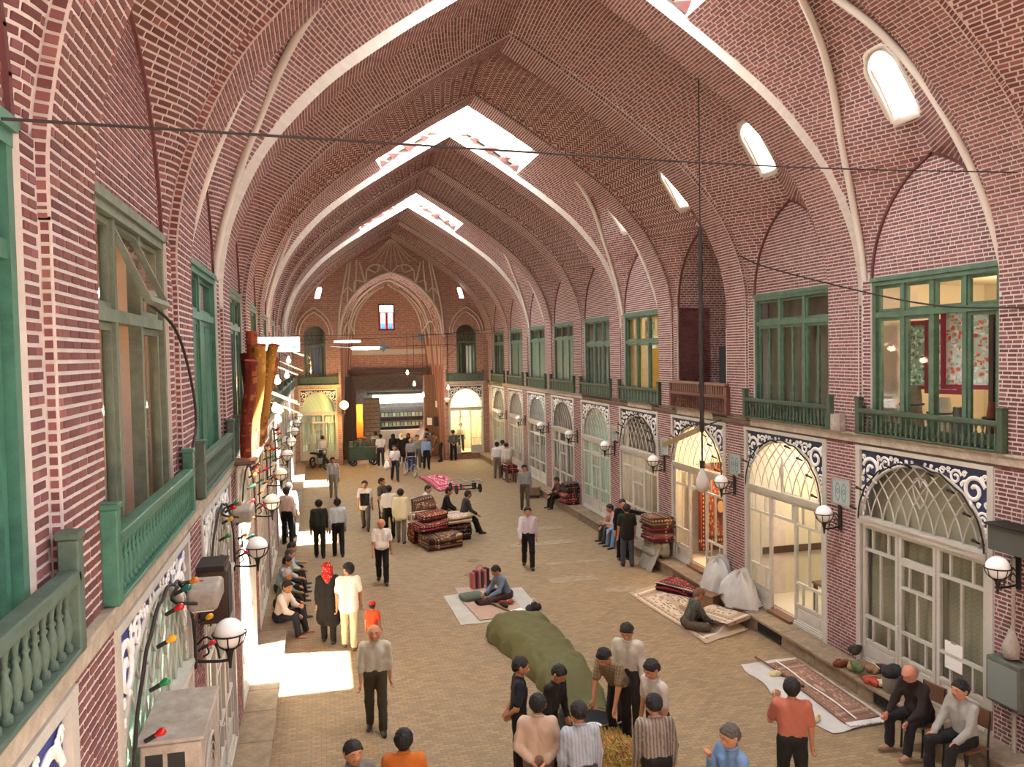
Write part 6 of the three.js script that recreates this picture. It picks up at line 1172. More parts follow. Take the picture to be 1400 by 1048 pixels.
const PEOPLE = [
  // foreground
  { x: -3.66, Z: 8.72, face: 20 * D, pose: 'stroll', shirt: '#6a6664', hair: '#1c1410', lod: 0, collar: true, moustache: true, label: 'man in dark grey shirt walking beside the man in orange' },
  { x: -3.1, Z: 8.8, face: 170 * D, pose: 'stroll', shirt: '#b8641e', lod: 0, collar: true, sleeve: 'short', label: 'man in bright orange collared shirt' },
  { x: -3.18, Z: 12.46, face: -4 * D, pose: 'stroll', shirt: '#b4ae98', pants: '#3a3320', lod: 0, collar: true, belt: true, sleeve: 'rolled', bald: true, moustache: true, label: 'balding man in pale olive shirt and olive trousers walking alone' },
  { x: -1.38, Z: 10.5, face: 80 * D, pose: 'handsBack', shirt: '#10161a', pants: '#15130f', sleeve: 'short', lod: 0, tweak: { pitch: 0.25 }, label: 'man in dark navy shirt with hands behind his back by the tarpaulin' },
  { x: -0.95, Z: 10.55, h: 1.62, face: 40 * D, pose: 'watch', shirt: '#15110e', pants: '#120f0d', lod: 0, tweak: { lean: 0.3 }, label: 'man in black bending down between two onlookers' },
  { x: -1.44, Z: 9.25, face: 165 * D, pose: 'handsBack', shirt: '#b59c86', pants: '#6e5a48', lod: 0, collar: true, fat: 1.1, tweak: { pitch: 0.2 }, label: 'man in cream shirt clasping his hands behind his back' },
  { x: -1.02, Z: 8.85, face: 180 * D, pose: 'watch', shirt: '#a3aab0', stripe: '#8f979e', pants: '#2a2a30', lod: 0, collar: true, fat: 1.08, label: 'man in pale blue shirt seen from behind at the straw heap' },
  { x: 0.3, Z: 11.05, face: -55 * D, pose: 'reach', shirt: '#8a7658', plaid: '#5c4c38', pants: '#14110f', sleeve: 'short', lod: 0, label: 'man in tan checked shirt leaning over the straw heap' },
  { x: 0.42, Z: 9.95, face: -75 * D, pose: 'watch', shirt: '#b5aca0', pants: '#15120f', lod: 0, collar: true, sleeve: 'short', moustache: true, label: 'bearded man in white shirt bending towards the straw heap' },
  { x: 0.6, Z: 11.45, face: -35 * D, pose: 'watch', shirt: '#b9b5a4', pants: '#2a241e', lod: 0, collar: true, label: 'young man in white shirt standing behind the group' },
  { x: -0.1, Z: 8.8, face: 172 * D, pose: 'watch', shirt: '#8f8578', stripe: '#5e554c', pants: '#17130f', lod: 0, collar: true, fat: 1.06, label: 'man in brown striped shirt seen from behind' },
  { x: 0.45, Z: 7.95, face: -80 * D, pose: 'mouth', shirt: '#6685a8', hair: '#4c4640', lod: 0, collar: true, label: 'grey haired man in blue shirt with a hand at his chin' },
  { x: 1.75, Z: 8.85, face: 150 * D, pose: 'phone', shirt: '#a8614c', pants: '#15140f', sleeve: 'short', lod: 0, belt: true, label: 'man in salmon shirt lifting a hand to his mouth' },
  { x: 4.42, Z: 9.75, face: -80 * D, pose: 'sitChair', shirt: '#1e120d', pants: '#121012', jacket: true, bald: true, hair: '#8a8078', lod: 0, fat: 1.12, shoes: '#8a6a50', skin: '#b0735a', label: 'bald old man in brown jacket hunched on a chair' },
  { x: 4.45, Z: 8.98, face: -85 * D, pose: 'sitChair', shirt: '#8f8c84', pants: '#14110f', lod: 0, tweak: { lean: 0.12, pitch: -0.05 }, label: 'dark haired man in grey shirt on a chair next to the bald man' },
  // middle
  { x: -3.85, Z: 16.7, h: 1.66, face: 175 * D, pose: 'stroll', shirt: '#0e0d0d', pants: '#131212', coat: true, scarf: 'red', lod: 0, label: 'woman in long black coat and red patterned headscarf' },
  { x: -3.45, Z: 16.25, h: 1.74, face: 172 * D, pose: 'stroll', shirt: '#e6ddc8', pants: '#d0bc96', sleeve: 'short', shoes: '#6a5040', lod: 0, tuck: false, tweak: { yaw: 0.9 }, label: 'man in white tee shirt and cream trousers beside the woman' },
  { x: -3.02, Z: 15.75, h: 1.06, face: 150 * D, pose: 'stroll', shirt: '#c8461c', pants: '#c05020', sleeve: 'short', cap: '#c01a18', lod: 0, label: 'small child in orange shirt and red cap' },
  { x: -4.86, Z: 17.45, face: 70 * D, pose: 'sitKerb', shirt: '#cdbcae', pants: '#20242e', shoes: '#a8653c', lod: 0, collar: true, tweak: { yaw: -0.5 }, label: 'young man in pale shirt and jeans sitting on the sunlit kerb' },
  { x: -4.9, Z: 18.35, face: 80 * D, pose: 'sitKerb', shirt: '#6f7a62', pants: '#2a2620', hair: '#a09890', lod: 1, label: 'grey haired man in green sitting just behind the young man' },
  { x: -4.92, Z: 20.3, face: 85 * D, pose: 'sitKerb', shirt: '#a5ab96', pants: '#1a1816', hair: '#4a4038', lod: 1, label: 'man in pale green shirt sitting in the kerb row' },
  { x: -4.9, Z: 20.95, face: 95 * D, pose: 'sitKerb', shirt: '#8c9aa4', pants: '#1c1a1a', lod: 1, label: 'man in blue grey shirt reading in the kerb row' },
  { x: -4.95, Z: 19.6, face: 80 * D, pose: 'sitKerb', shirt: '#8fa3b4', pants: '#141414', lod: 1, label: 'man in light blue shirt leaning back in the kerb row' },
  { x: -4.02, Z: 23.9, face: 178 * D, pose: 'stroll', shirt: '#1e241c', pants: '#141414', lod: 1, label: 'man in black green shirt walking away' },
  { x: -3.49, Z: 23.9, face: 184 * D, pose: 'stroll', shirt: '#b0b8bc', pants: '#101016', lod: 1, belt: true, label: 'man in pale striped shirt walking away with a companion' },
  { x: -2.46, Z: 20.68, face: -6 * D, pose: 'walk', shirt: '#cfcac4', pants: '#0e0c0c', sleeve: 'short', lod: 0, fat: 1.08, belt: true, bald: true, moustache: true, label: 'stout balding man in white short sleeved shirt and black trousers' },
  { x: -2.52, Z: 27.2, face: -10 * D, pose: 'walk', shirt: '#c8bfb2', chest: '#141212', pants: '#4c463c', sleeve: 'short', tuck: false, lod: 1, label: 'man in white tee shirt with a black panel' },
  { x: -1.95, Z: 27.4, face: 60 * D, pose: 'stand', shirt: '#4a3a38', pants: '#201a18', sleeve: 'short', lod: 1, label: 'man in dark plum shirt looking to the side' },
  { x: -1.85, Z: 25.75, face: 170 * D, pose: 'stand', shirt: '#d6cfc0', pants: '#100f0f', lod: 1, label: 'man in white shirt and black trousers watching the carpets' },
  { x: -1.55, Z: 25.0, face: 165 * D, pose: 'stroll', shirt: '#d8cca4', pants: '#6c6354', tuck: false, lod: 1, label: 'man in loose cream shirt touching the carpet pile' },
  { x: -3.46, Z: 33.9, face: 0, pose: 'stroll', shirt: '#a8a4a0', pants: '#8a8276', lod: 1, label: 'man in light grey clothes walking through the far sunlight' },
  { x: -0.6, Z: 37.5, face: 5 * D, pose: 'walk', shirt: '#dcd6d0', pants: '#2c3440', sleeve: 'short', lod: 1, fat: 1.05, label: 'man in white shirt carrying a white bag' },
  { x: 0.45, Z: 40.2, face: -8 * D, pose: 'stroll', shirt: '#8a8a8c', pants: '#20242e', sleeve: 'short', lod: 2, bald: true, label: 'man in grey shirt pushing the blue bicycle' },
  { x: 1.3, Z: 40.8, face: 0, pose: 'stroll', shirt: '#8aa6c8', pants: '#1a1c22', lod: 2, label: 'man in sky blue shirt near the bicycle' },
  { x: 0.95, Z: 41.7, face: 0, pose: 'stroll', shirt: '#8a8478', pants: '#5c564c', lod: 2, label: 'man in taupe shirt behind the sky blue shirt' },
  { x: -0.85, Z: 42.9, face: 185 * D, pose: 'stroll', shirt: '#c8c0bc', pants: '#2c2c34', sleeve: 'short', lod: 2, label: 'man in pinkish white shirt heading for the gateway' },
  { x: -1.0, Z: 44.5, face: 180 * D, pose: 'stand', shirt: '#8a8c82', pants: '#3a3834', lod: 2, label: 'man in grey green shirt at the green handcart' },
  { x: -0.1, Z: 43.9, h: 1.6, face: 180 * D, pose: 'stroll', shirt: '#0c0b0c', pants: '#0c0b0c', coat: true, scarf: '#0e0d0e', lod: 2, label: 'woman all in black entering the gateway' },
  { x: 0.32, Z: 43.6, h: 1.64, face: 0, pose: 'stroll', shirt: '#0d0c0d', pants: '#0d0c0d', coat: true, scarf: '#d8d4d0', lod: 2, label: 'woman in black coat with white headscarf' },
  { x: 0.72, Z: 43.9, h: 1.6, face: 0, pose: 'stroll', shirt: '#0e0d0e', pants: '#0e0d0e', coat: true, scarf: '#141214', lod: 2, label: 'woman in black behind the white headscarf' },
  { x: 3.15, Z: 43.6, face: 175 * D, pose: 'handsBack', shirt: '#4c4e46', pants: '#14130f', lod: 2, label: 'man in dark grey shirt facing the yellow lit shop' },
  { x: 1.35, Z: 43.6, face: 100 * D, pose: 'reach', shirt: '#6e6c64', pants: '#221e1a', lod: 2, label: 'stooping man in grey at the brown gate leaf' },
  { x: 2.45, Z: 43.5, face: -100 * D, pose: 'reach', shirt: '#6c5438', pants: '#1c1814', lod: 2, label: 'stooping man in tan at the brown gate leaf' },
  { x: 1.95, Z: 45.2, face: -150 * D, pose: 'watch', shirt: '#8494a0', pants: '#1c1c20', lod: 2, label: 'man in slate blue shirt leaning at the brown gate leaf' },
  { x: 4.1, Z: 36.7, face: 170 * D, pose: 'stand', shirt: '#d4d2d0', pants: '#6a5e54', lod: 1, label: 'man in white shirt and brown trousers with two others' },
  { x: 4.42, Z: 36.0, face: 190 * D, pose: 'watch', shirt: '#c8c0b2', pants: '#aaa088', lod: 1, label: 'man in cream clothes beside the folded red carpet' },
  { x: 4.55, Z: 37.3, face: 200 * D, pose: 'watch', shirt: '#d0c8c0', pants: '#2a2a34', lod: 1, label: 'man in white behind the folded red carpet' },
  { x: 3.4, Z: 28.8, face: -8 * D, pose: 'stroll', shirt: '#8c8e8a', pants: '#564a40', lod: 1, label: 'man in grey shirt and brown trousers walking along the right side' },
  { x: 1.48, Z: 20.95, face: -12 * D, pose: 'walk', shirt: '#bdb6c0', pants: '#0d0c0e', lod: 0, collar: true, belt: true, label: 'man in lilac white shirt and black trousers striding alone' },
  { x: 4.85, Z: 28.9, face: -80 * D, pose: 'sitKerb', shirt: '#4a2c28', pants: '#121212', lod: 1, label: 'man in maroon shirt sitting beside the red carpet heap' },
  { x: 4.86, Z: 23.2, face: -85 * D, pose: 'sitKerb', shirt: '#b08c7c', pants: '#3a3c34', lod: 1, label: 'person in pink patterned shirt sitting on the kerb' },
  { x: 4.86, Z: 22.55, face: -80 * D, pose: 'sitKerb', shirt: '#8494b0', pants: '#6484a4', lod: 1, label: 'person in blue jeans sitting on the kerb' },
  { x: 4.1, Z: 20.35, face: 170 * D, pose: 'stand', shirt: '#12140f', pants: '#3e4048', lod: 0, tuck: false, sleeve: 'short', label: 'young man in black tee shirt and grey jeans seen from behind' },
  { x: 4.25, Z: 21.05, face: -5 * D, pose: 'armOut', shirt: '#0e0d0d', pants: '#0f0e0e', lod: 1, label: 'man in black stretching an arm to the carpet stack' },
  { x: 0.3, Z: 18.45, face: -78 * D, pose: 'sitFloor', shirt: '#66788c', pants: '#3c2420', lod: 0, label: 'carpet mender in blue shirt sitting on the canvas mat' },
  { x: 3.45, Z: 15.35, face: 85 * D, pose: 'sitFloor', shirt: '#4c4a40', plaid: '#2c2a26', pants: '#4c4030', lod: 0, hair: '#6a4a34', label: 'old man in checked shirt kneeling on the cream carpet' },
  { x: 0.45, Z: 25.2, face: 95 * D, pose: 'sitPile', shirt: '#2a2626', pants: '#0f0e10', lod: 1, jacket: true, label: 'man in black suit sitting on the white carpet bale' },
  { x: -0.62, Z: 26.75, face: 60 * D, pose: 'sitPile', shirt: '#c8c8c6', pants: '#2a2826', lod: 1, label: 'man in white shirt sitting behind the carpet pile' },
  { x: -0.05, Z: 26.0, face: 80 * D, pose: 'sitPile', shirt: '#161414', pants: '#141414', lod: 1, label: 'man in black shirt sitting behind the carpet pile' },
  { x: -4.94, Z: 24.6, y: 0.3, face: 150 * D, pose: 'stand', shirt: '#d4c4b4', pants: '#100e0e', lod: 1, label: 'man in white shirt with a waist bag standing on the kerb' },
  { x: -4.9, Z: 25.5, y: 0.3, face: 160 * D, pose: 'stand', shirt: '#d0ccc8', pants: '#1c1e28', lod: 1, label: 'man in white and blue standing close to the left shop' },
  { x: -3.85, Z: 43.5, face: 200 * D, pose: 'stand', shirt: '#a4a4a8', pants: '#2a2c34', lod: 2, label: 'man standing behind the motorcycle' },
  { x: 3.9, Z: ZB + 1.2, y: 0.31, h: 1.6, face: 0, pose: 'stand', shirt: '#c8c0b0', pants: '#2a2420', lod: 2, label: 'shopkeeper inside the yellow lit shop' },
];
for (const p of PEOPLE) person(p);
// ---------------------------------------------------------------- goods on the floor
const _ray = new THREE.Vector3();
function px(x, y, Y = 0) { // photo pixel to the point of the horizontal plane at height Y: { x, Z }
  _ray.set((x - 700) / 1100, (524 - y) / 1100, -1).applyMatrix4(new THREE.Matrix4().extractRotation(camera.matrixWorld));
  const t = (Y - CAMY) / _ray.y; return { x: CAMX + _ray.x * t, Z: -_ray.z * t };
}
function rugTex(field, border, motif, accent, n = 2, seedv = 1) {
  seed = 777 + seedv * 131;
  return canvasTex(256, 256, (c, w, h) => {
    c.fillStyle = border; c.fillRect(0, 0, w, h); c.fillStyle = accent; c.fillRect(14, 14, w - 28, h - 28); c.fillStyle = border; c.fillRect(20, 20, w - 40, h - 40);
    for (let i = 0; i < 20; i++) { c.fillStyle = motif; for (const [x, y] of [[12 + i * 12.5, 30], [12 + i * 12.5, h - 30], [30, 12 + i * 12.5], [w - 30, 12 + i * 12.5]]) { c.beginPath(); c.arc(x, y, 4, 0, TAU); c.fill(); } }
    c.fillStyle = field; c.fillRect(42, 42, w - 84, h - 84);
    for (let i = 0; i < 90; i++) { const x = 46 + rnd() * (w / 2 - 50), y = 46 + rnd() * (h / 2 - 50); c.fillStyle = i % 2 ? motif : accent; for (const [a, b] of [[x, y], [w - x, y], [x, h - y], [w - x, h - y]]) { c.beginPath(); c.arc(a, b, 1.5 + (i % 4), 0, TAU); c.fill(); } }
    c.fillStyle = border; c.beginPath(); c.moveTo(w / 2, 70); c.lineTo(w - 90, h / 2); c.lineTo(w / 2, h - 70); c.lineTo(90, h / 2); c.closePath(); c.fill(); c.fillStyle = motif; c.beginPath(); c.arc(w / 2, h / 2, 18, 0, TAU); c.fill();
  });
}
const rugM = (t, rep = 0.55) => { const k = t.clone(); k.repeat.set(rep, rep); return mat(0xffffff, 0.95, { map: k }); };
const TX = { crimson: rugTex('#6a1420', '#3a0c14', '#a8785c', '#8a2430', 2, 1), rust: rugTex('#7c3420', '#4a1810', '#b89068', '#983c28', 2, 2), brown: rugTex('#5c3a28', '#3a2018', '#a08468', '#744c34', 2, 3), cream: rugTex('#b8a48c', '#a08a74', '#7c6454', '#ccbba4', 2, 4), tan: rugTex('#8a6450', '#7a5848', '#a88c78', '#6a4838', 2, 5), pink: rugTex('#b03a58', '#8a2440', '#e0b0b0', '#c86078', 2, 6), dark: rugTex('#2c1c18', '#1c1210', '#7a6450', '#4a1c18', 2, 7), gold: rugTex('#a8722c', '#5c1a10', '#e0c080', '#8a3018', 2, 8) };
function foldGeo(L, w, h, n = 3, sag = 0.04) { // layered fold: L deep, w wide, h high
  const s = new THREE.Shape(), th = h / n; s.moveTo(0, 0); s.lineTo(L - th / 2, 0);
  for (let i = 0; i < n; i++) for (let k = 1; k <= 8; k++) { const a = -Math.PI / 2 + Math.PI * k / 8; s.lineTo(L - th / 2 + Math.cos(a) * th * 0.5, th * (i + 0.5) + Math.sin(a) * th * 0.5); }
  s.lineTo(0, h); for (let i = n; i > 0; i--) { s.lineTo(rr(-0.03, 0.0), th * (i - 0.1)); s.lineTo(0.04, th * (i - 0.5)); s.lineTo(rr(-0.03, 0.0), th * (i - 0.9)); } s.closePath();
  const g = new THREE.ExtrudeGeometry(s, { depth: w, bevelEnabled: false, steps: 10, curveSegments: 4 }); g.translate(-L / 2, 0, -w / 2);
  const p = g.attributes.position; for (let i = 0; i < p.count; i++) { const x = p.getX(i), y = p.getY(i), z = p.getZ(i); p.setXYZ(i, x + 0.02 * Math.sin(z * 5 + y * 9), y - (y / h) * sag * (Math.sin(z * 4 + x * 3) * 0.5 + 0.5) , z + 0.015 * Math.sin(y * 12 + x * 4)); }
  g.computeVertexNormals(); return g;
}
function foldedRug(label, x, y, Z, turn, L, w, h, tex, n = 3, edge = M.red, group = 'folded carpets', sag = 0.04) {
  const t = thing('folded_carpet', label, 'carpet', W(x, y, Z), turn, group); part(t, 'pile', foldGeo(L, w, h, n, sag), rugM(TX[tex]));
  const f = []; for (let i = 0; i < 18; i++) { const z = -w / 2 + w * (i + 0.5) / 18; f.push(bx(-L / 2 - 0.05, -L / 2 + 0.01, h * 0.93 - 0.012, h * 0.93, z - 0.012, z + 0.012)); } part(t, 'fringe', f, M.plaster, 'pale fringe').userData.kind = 'stuff'; return t;
}
function sheetGeo(corners, nx, nz, fn, thick = 0.012) { // corners [{x,Z} x4] : a-b far edge, d-c near edge
  const rows = []; for (let j = 0; j <= nz; j++) { const r = []; for (let i = 0; i <= nx; i++) { const u = i / nx, v = j / nz; const x = lerp(lerp(corners[0].x, corners[1].x, u), lerp(corners[3].x, corners[2].x, u), v), Z = lerp(lerp(corners[0].Z, corners[1].Z, u), lerp(corners[3].Z, corners[2].Z, u), v); const q = fn(u, v, x, Z); r.push(W(x + (q[1] || 0), q[0], Z + (q[2] || 0))); } rows.push(r); }
  const top = gridGeo(rows), bot = gridGeo(rows.map((r) => r.map((p) => V(p.x, p.y - thick, p.z))));
  const uvf = (g) => { const uv = []; for (let j = 0; j <= nz; j++) for (let i = 0; i <= nx; i++) uv.push(i / nx, j / nz); g.setAttribute('uv', new THREE.Float32BufferAttribute(uv, 2)); return g; };
  const rim = [rows[0], rows[nz], rows.map((r) => r[0]), rows.map((r) => r[nx])].map((e) => gridGeo([e, e.map((p) => V(p.x, p.y - thick, p.z))]));
  return merge([uvf(top), uvf(bot), ...rim]);
}
function lay(name, label, cat, corners, material, fn, thick = 0.012, nx = 24, nz = 24, y = 0) { // a flat thing on the floor, its origin at its middle
  const cx = corners.reduce((a, c) => a + c.x, 0) / 4, cz = corners.reduce((a, c) => a + c.Z, 0) / 4; const t = thing(name, label, cat, W(cx, y, cz), 0);
  const g = sheetGeo(corners, nx, nz, fn, thick); g.translate(-cx, 0, cz); part(t, 'cloth', g, material); return t;
}
const ripple = (a, f = 3) => (u, v, x, Z) => [0.014 + a * Math.abs(noise.noise(x * f, Z * f, 1.3)), 0.02 * noise.noise(Z * 2, x, 4), 0.03 * noise.noise(x * 2, Z, 7)];
const canvasM = mat(lin(0.52, 0.49, 0.42), 0.95, { map: clothTex }), whiteCloth = mat(lin(0.6, 0.57, 0.52), 0.95, { map: clothTex });
// --- the mender's mat and its things
{
  const c = [px(606, 815), px(713, 803), px(745, 843), px(630, 855)];
  lay('canvas_mat', 'pale canvas mat spread under the carpet mender', 'mat', c, canvasM, ripple(0.02));
  lay('carpet_piece', 'pinkish carpet piece laid on the canvas mat', 'carpet', [px(634, 826), px(664, 822), px(690, 846), px(656, 850)], rugM(TX.tan, 1), () => [0.045], 0.012, 6, 6).children[0].material = mat(lin(0.5, 0.33, 0.24), 0.95, { map: clothTex });
  lay('carpet_piece', 'cream carpet strip beside the mender', 'carpet', [px(668, 822), px(704, 821), px(716, 838), px(692, 847)], mat(lin(0.5, 0.38, 0.27), 0.95, { map: clothTex }), () => [0.045], 0.012, 6, 6);
  lay('carpet_piece', 'pale pink carpet behind the mender legs', 'carpet', [px(622, 804), px(676, 800), px(670, 812), px(628, 815)], mat(lin(0.5, 0.36, 0.3), 0.95, { map: clothTex }), ripple(0.015), 0.012, 10, 6);
  lay('white_paper', 'bright white paper near the black bag', 'paper', [px(690, 840), px(712, 834), px(722, 839), px(696, 844)], M.whiteClean, () => [0.062], 0.004, 3, 3);
  const rod = px(672, 828); const t = thing('loom_bar', 'dark wooden bar lying across the canvas mat', 'bar', W(rod.x, 0.05, rod.Z), 0.33); part(t, 'bar', at(cyl(0, -0.9, 0.9, 0, 0.025, 0.025, 8), 0, 0.03, 0, Math.PI / 2), M.wood); part(t, 'end_peg', [sph(0, 0.03, 0.9, 0.035, 8), sph(0, 0.03, -0.9, 0.035, 8)], M.woodDark);
  const cu = px(645, 820); const q = thing('cushion', 'grey green cushion on the canvas mat', 'cushion', W(cu.x, 0.03, cu.Z), 0.2); part(q, 'pad', new RoundedBoxGeometry(0.55, 0.12, 0.4, 3, 0.055).translate(0, 0.07, 0), mat(lin(0.13, 0.16, 0.12), 0.95, { map: clothTex })); part(q, 'trim', [rbx(-0.2, 0.24, 0.12, 0.135, -0.02, 0.16, 0.005)], M.greenOld);
  const pb = px(656, 803); const b = thing('striped_bag', 'pink and dark striped bag behind the mender', 'bag', W(pb.x, 0, pb.Z), 0.3);
  for (let i = 0; i < 6; i++) part(b, i % 2 ? 'dark_stripe' : 'pink_stripe', [rbx(-0.24 + i * 0.08, -0.16 + i * 0.08, 0, 0.42 + 0.03 * (i % 3), -0.1, 0.1, 0.03, 2)], i % 2 ? cm('#3a2430') : cm('#a8605c'));
  part(b, 'handle', tube([[-0.12, 0.42, 0], [-0.06, 0.55, 0], [0.06, 0.55, 0], [0.12, 0.42, 0]], 0.014, 12, 5), cm('#a8605c'));
  const kb = px(730, 838); const k = thing('black_bag', 'small black bag at the corner of the canvas mat', 'bag', W(kb.x, 0.03, kb.Z), 0.5); part(k, 'body', meshPrims([[-0.12, 0.1, 0, 0.1, 0.12, 0.09, 0, 0.09], [0, 0.17, 0, 0.07, 0.02, 0.19, 0, 0.05]], 0.02, 0.05, 0.02, 12), M.dark); part(k, 'strap', tube([[-0.14, 0.16, 0], [-0.04, 0.32, 0.02], [0.14, 0.14, 0]], 0.012, 12, 5), M.whiteClean);
  for (const [i, x, y, col] of [[0, 688, 829, '#7a3020'], [1, 698, 828, '#8a3c28'], [2, 690, 833, '#1a1412'], [3, 668, 798, '#2a2018'], [4, 664, 802, '#c8b48c']]) { const s = px(x, y); const y2 = thing('yarn_ball', ['rust yarn ball on the cream strip', 'second rust yarn ball on the cream strip', 'black tool block on the cream strip', 'dark yarn ball by the striped bag', 'cream yarn ball by the striped bag'][i], 'yarn', W(s.x, i > 2 ? 0 : 0.05, s.Z), i); part(y2, 'ball', meshPrims([[-0.06, 0.05, 0, 0.05, 0.06, 0.05, 0, 0.045]], 0.014, 0.02, 0.01, 30), cm(col)); part(y2, 'loose_end', tube([[0.08, 0.03, 0], [0.14, 0.015, 0.05], [0.2, 0.014, 0.02]], 0.008, 8, 4), cm(col)); }
}
// --- tarpaulin over a heap
{
  const t = thing('tarpaulin', 'olive green tarpaulin covering a long heap', 'tarpaulin', W(-0.05, 0, 14.5), 0);
  const rows = [], N = 70, K = 54;
  for (let j = 0; j <= N; j++) {
    const v = j / N, Z = lerp(16.45, 12.2, v), cx = lerp(-0.1, 0.16, v) + 0.1 * Math.sin(v * 3), hw = lerp(0.72, 0.42, v) * (0.55 + 0.45 * smooth(0, 0.1, v)), top = 0.5 * smooth(-0.06, 0.1, v) * (1 - 0.25 * v) * (1 - smooth(0.78, 1.0, v) * 0.86), r = [];
    for (let i = 0; i <= K; i++) {
      const u = i / K * 2 - 1, a = Math.abs(u), prof = Math.pow(Math.max(0, 1 - Math.pow(a, 4)), 0.55);
      const fold = 0.02 * noise.noise(u * 4, v * 13, 1.5) + 0.035 * Math.sin((v * 34 + u * 5) + 3 * noise.noise(u * 2, v * 4, 9)) * smooth(0.35, 0.9, a) + 0.02 * Math.abs(noise.noise(u * 3 + v * 9, v * 16, 4));
      const x = cx + u * hw * (1 + 0.1 * noise.noise(v * 7, u, 2) + (a > 0.93 ? 0.06 * Math.sin(v * 45) : 0)); r.push(W(x - -0.05, Math.max(0.008, top * prof + fold * (0.35 + prof)), Z - 14.5));
    } rows.push(r);
  }
  part(t, 'sheet', gridGeo(rows), mat(lin(0.115, 0.105, 0.03), 0.85, { map: clothTex }));
  part(t, 'hem', [tube(rows.filter((_, i) => i % 4 === 0).map((r) => r[0].clone().add(V(0, 0.008, 0))), 0.012, 60, 5), tube(rows.filter((_, i) => i % 4 === 0).map((r) => r[K].clone().add(V(0, 0.008, 0))), 0.012, 60, 5)], mat(lin(0.05, 0.045, 0.015), 0.9));
  part(t, 'rope', tube([V(0.45, 0.05, 1.9), V(0.62, 0.03, 1.95), V(0.56, 0.02, 2.2), V(0.4, 0.04, 2.12)], 0.02, 20, 6), M.wire, 'dark rope end');
}
// --- straw heap and basket
{
  const t = thing('straw_heap', 'heap of golden straw and yellow scraps in the ring of men', 'straw', W(-0.05, 0, 10.4), 0);
  const g = new THREE.CircleGeometry(0.85, 40, 0, TAU); g.rotateX(-Math.PI / 2); const rows = []; for (let j = 0; j <= 14; j++) { const r = []; for (let i = 0; i <= 40; i++) { const a = i / 40 * TAU, q = j / 14; r.push(V(Math.cos(a) * q * 0.62, Math.max(0.004, 0.3 * (1 - q * q) + 0.05 * noise.noise(Math.cos(a) * q * 5, Math.sin(a) * q * 5, 2)) * (j === 14 ? 0.1 : 1), Math.sin(a) * q * 1.05)); } rows.push(r); }
  part(t, 'mound', gridGeo(rows), mat(lin(0.2, 0.11, 0.02), 0.95));
  const sg = new THREE.CylinderGeometry(0.009, 0.007, 0.24, 4); const im = new THREE.InstancedMesh(sg, mat(0xffffff, 0.8), 2600); im.name = 'straw'; im.userData.kind = 'stuff'; const q = new THREE.Quaternion(), e = new THREE.Euler(), c = new THREE.Color();
  for (let i = 0; i < 2600; i++) { const a = rnd() * TAU, r = Math.sqrt(rnd()), y = 0.32 * (1 - r * r) + 0.015 + rnd() * 0.04; e.set(Math.PI / 2 + rr(-0.5, 0.5), rnd() * TAU, rr(-0.5, 0.5)); q.setFromEuler(e); im.setMatrixAt(i, new THREE.Matrix4().compose(V(Math.cos(a) * r * 0.62, y, Math.sin(a) * r * 1.05), q, V(1, rr(0.5, 1.2), 1))); c.setRGB(0.42 * rr(0.5, 1.2), 0.26 * rr(0.5, 1.15), 0.05 * rr(0.4, 1.4)); im.setColorAt(i, c); }
  t.add(im);
  const b = px(812, 1003); const k = thing('round_basket', 'dark round basket with a reddish rim beside the straw', 'basket', W(b.x, 0, b.Z), 0);
  part(k, 'bowl', lathe([[0, 0.02], [0.24, 0.02], [0.31, 0.24], [0.29, 0.25], [0.22, 0.05], [0, 0.05]], 24), M.rubber); part(k, 'rim', at(new THREE.TorusGeometry(0.305, 0.02, 6, 30), 0, 0.245, 0, Math.PI / 2), M.wood); part(k, 'white_dish', lathe([[0, 0.1], [0.12, 0.11], [0.13, 0.13]], 16), M.whiteClean); part(k, 'stick', tube([[0.1, 0.1, 0.1], [0.32, 0.3, 0.34]], 0.015, 1, 6), M.whiteClean);
  const ob = px(772, 1003); const o2 = thing('dark_sack', 'small dark sack standing behind the straw', 'sack', W(ob.x, 0, ob.Z), 0); part(o2, 'body', meshPrims([[0, 0.12, 0, 0.14, 0, 0.3, 0, 0.09], [0, 0.34, 0, 0.05, 0.02, 0.42, 0, 0.03]], 0.02, 0.05, 0.02, 10), cm('#2a2a22')); part(o2, 'tie', at(new THREE.TorusGeometry(0.055, 0.012, 5, 14), 0, 0.35, 0, Math.PI / 2), M.wire);
}
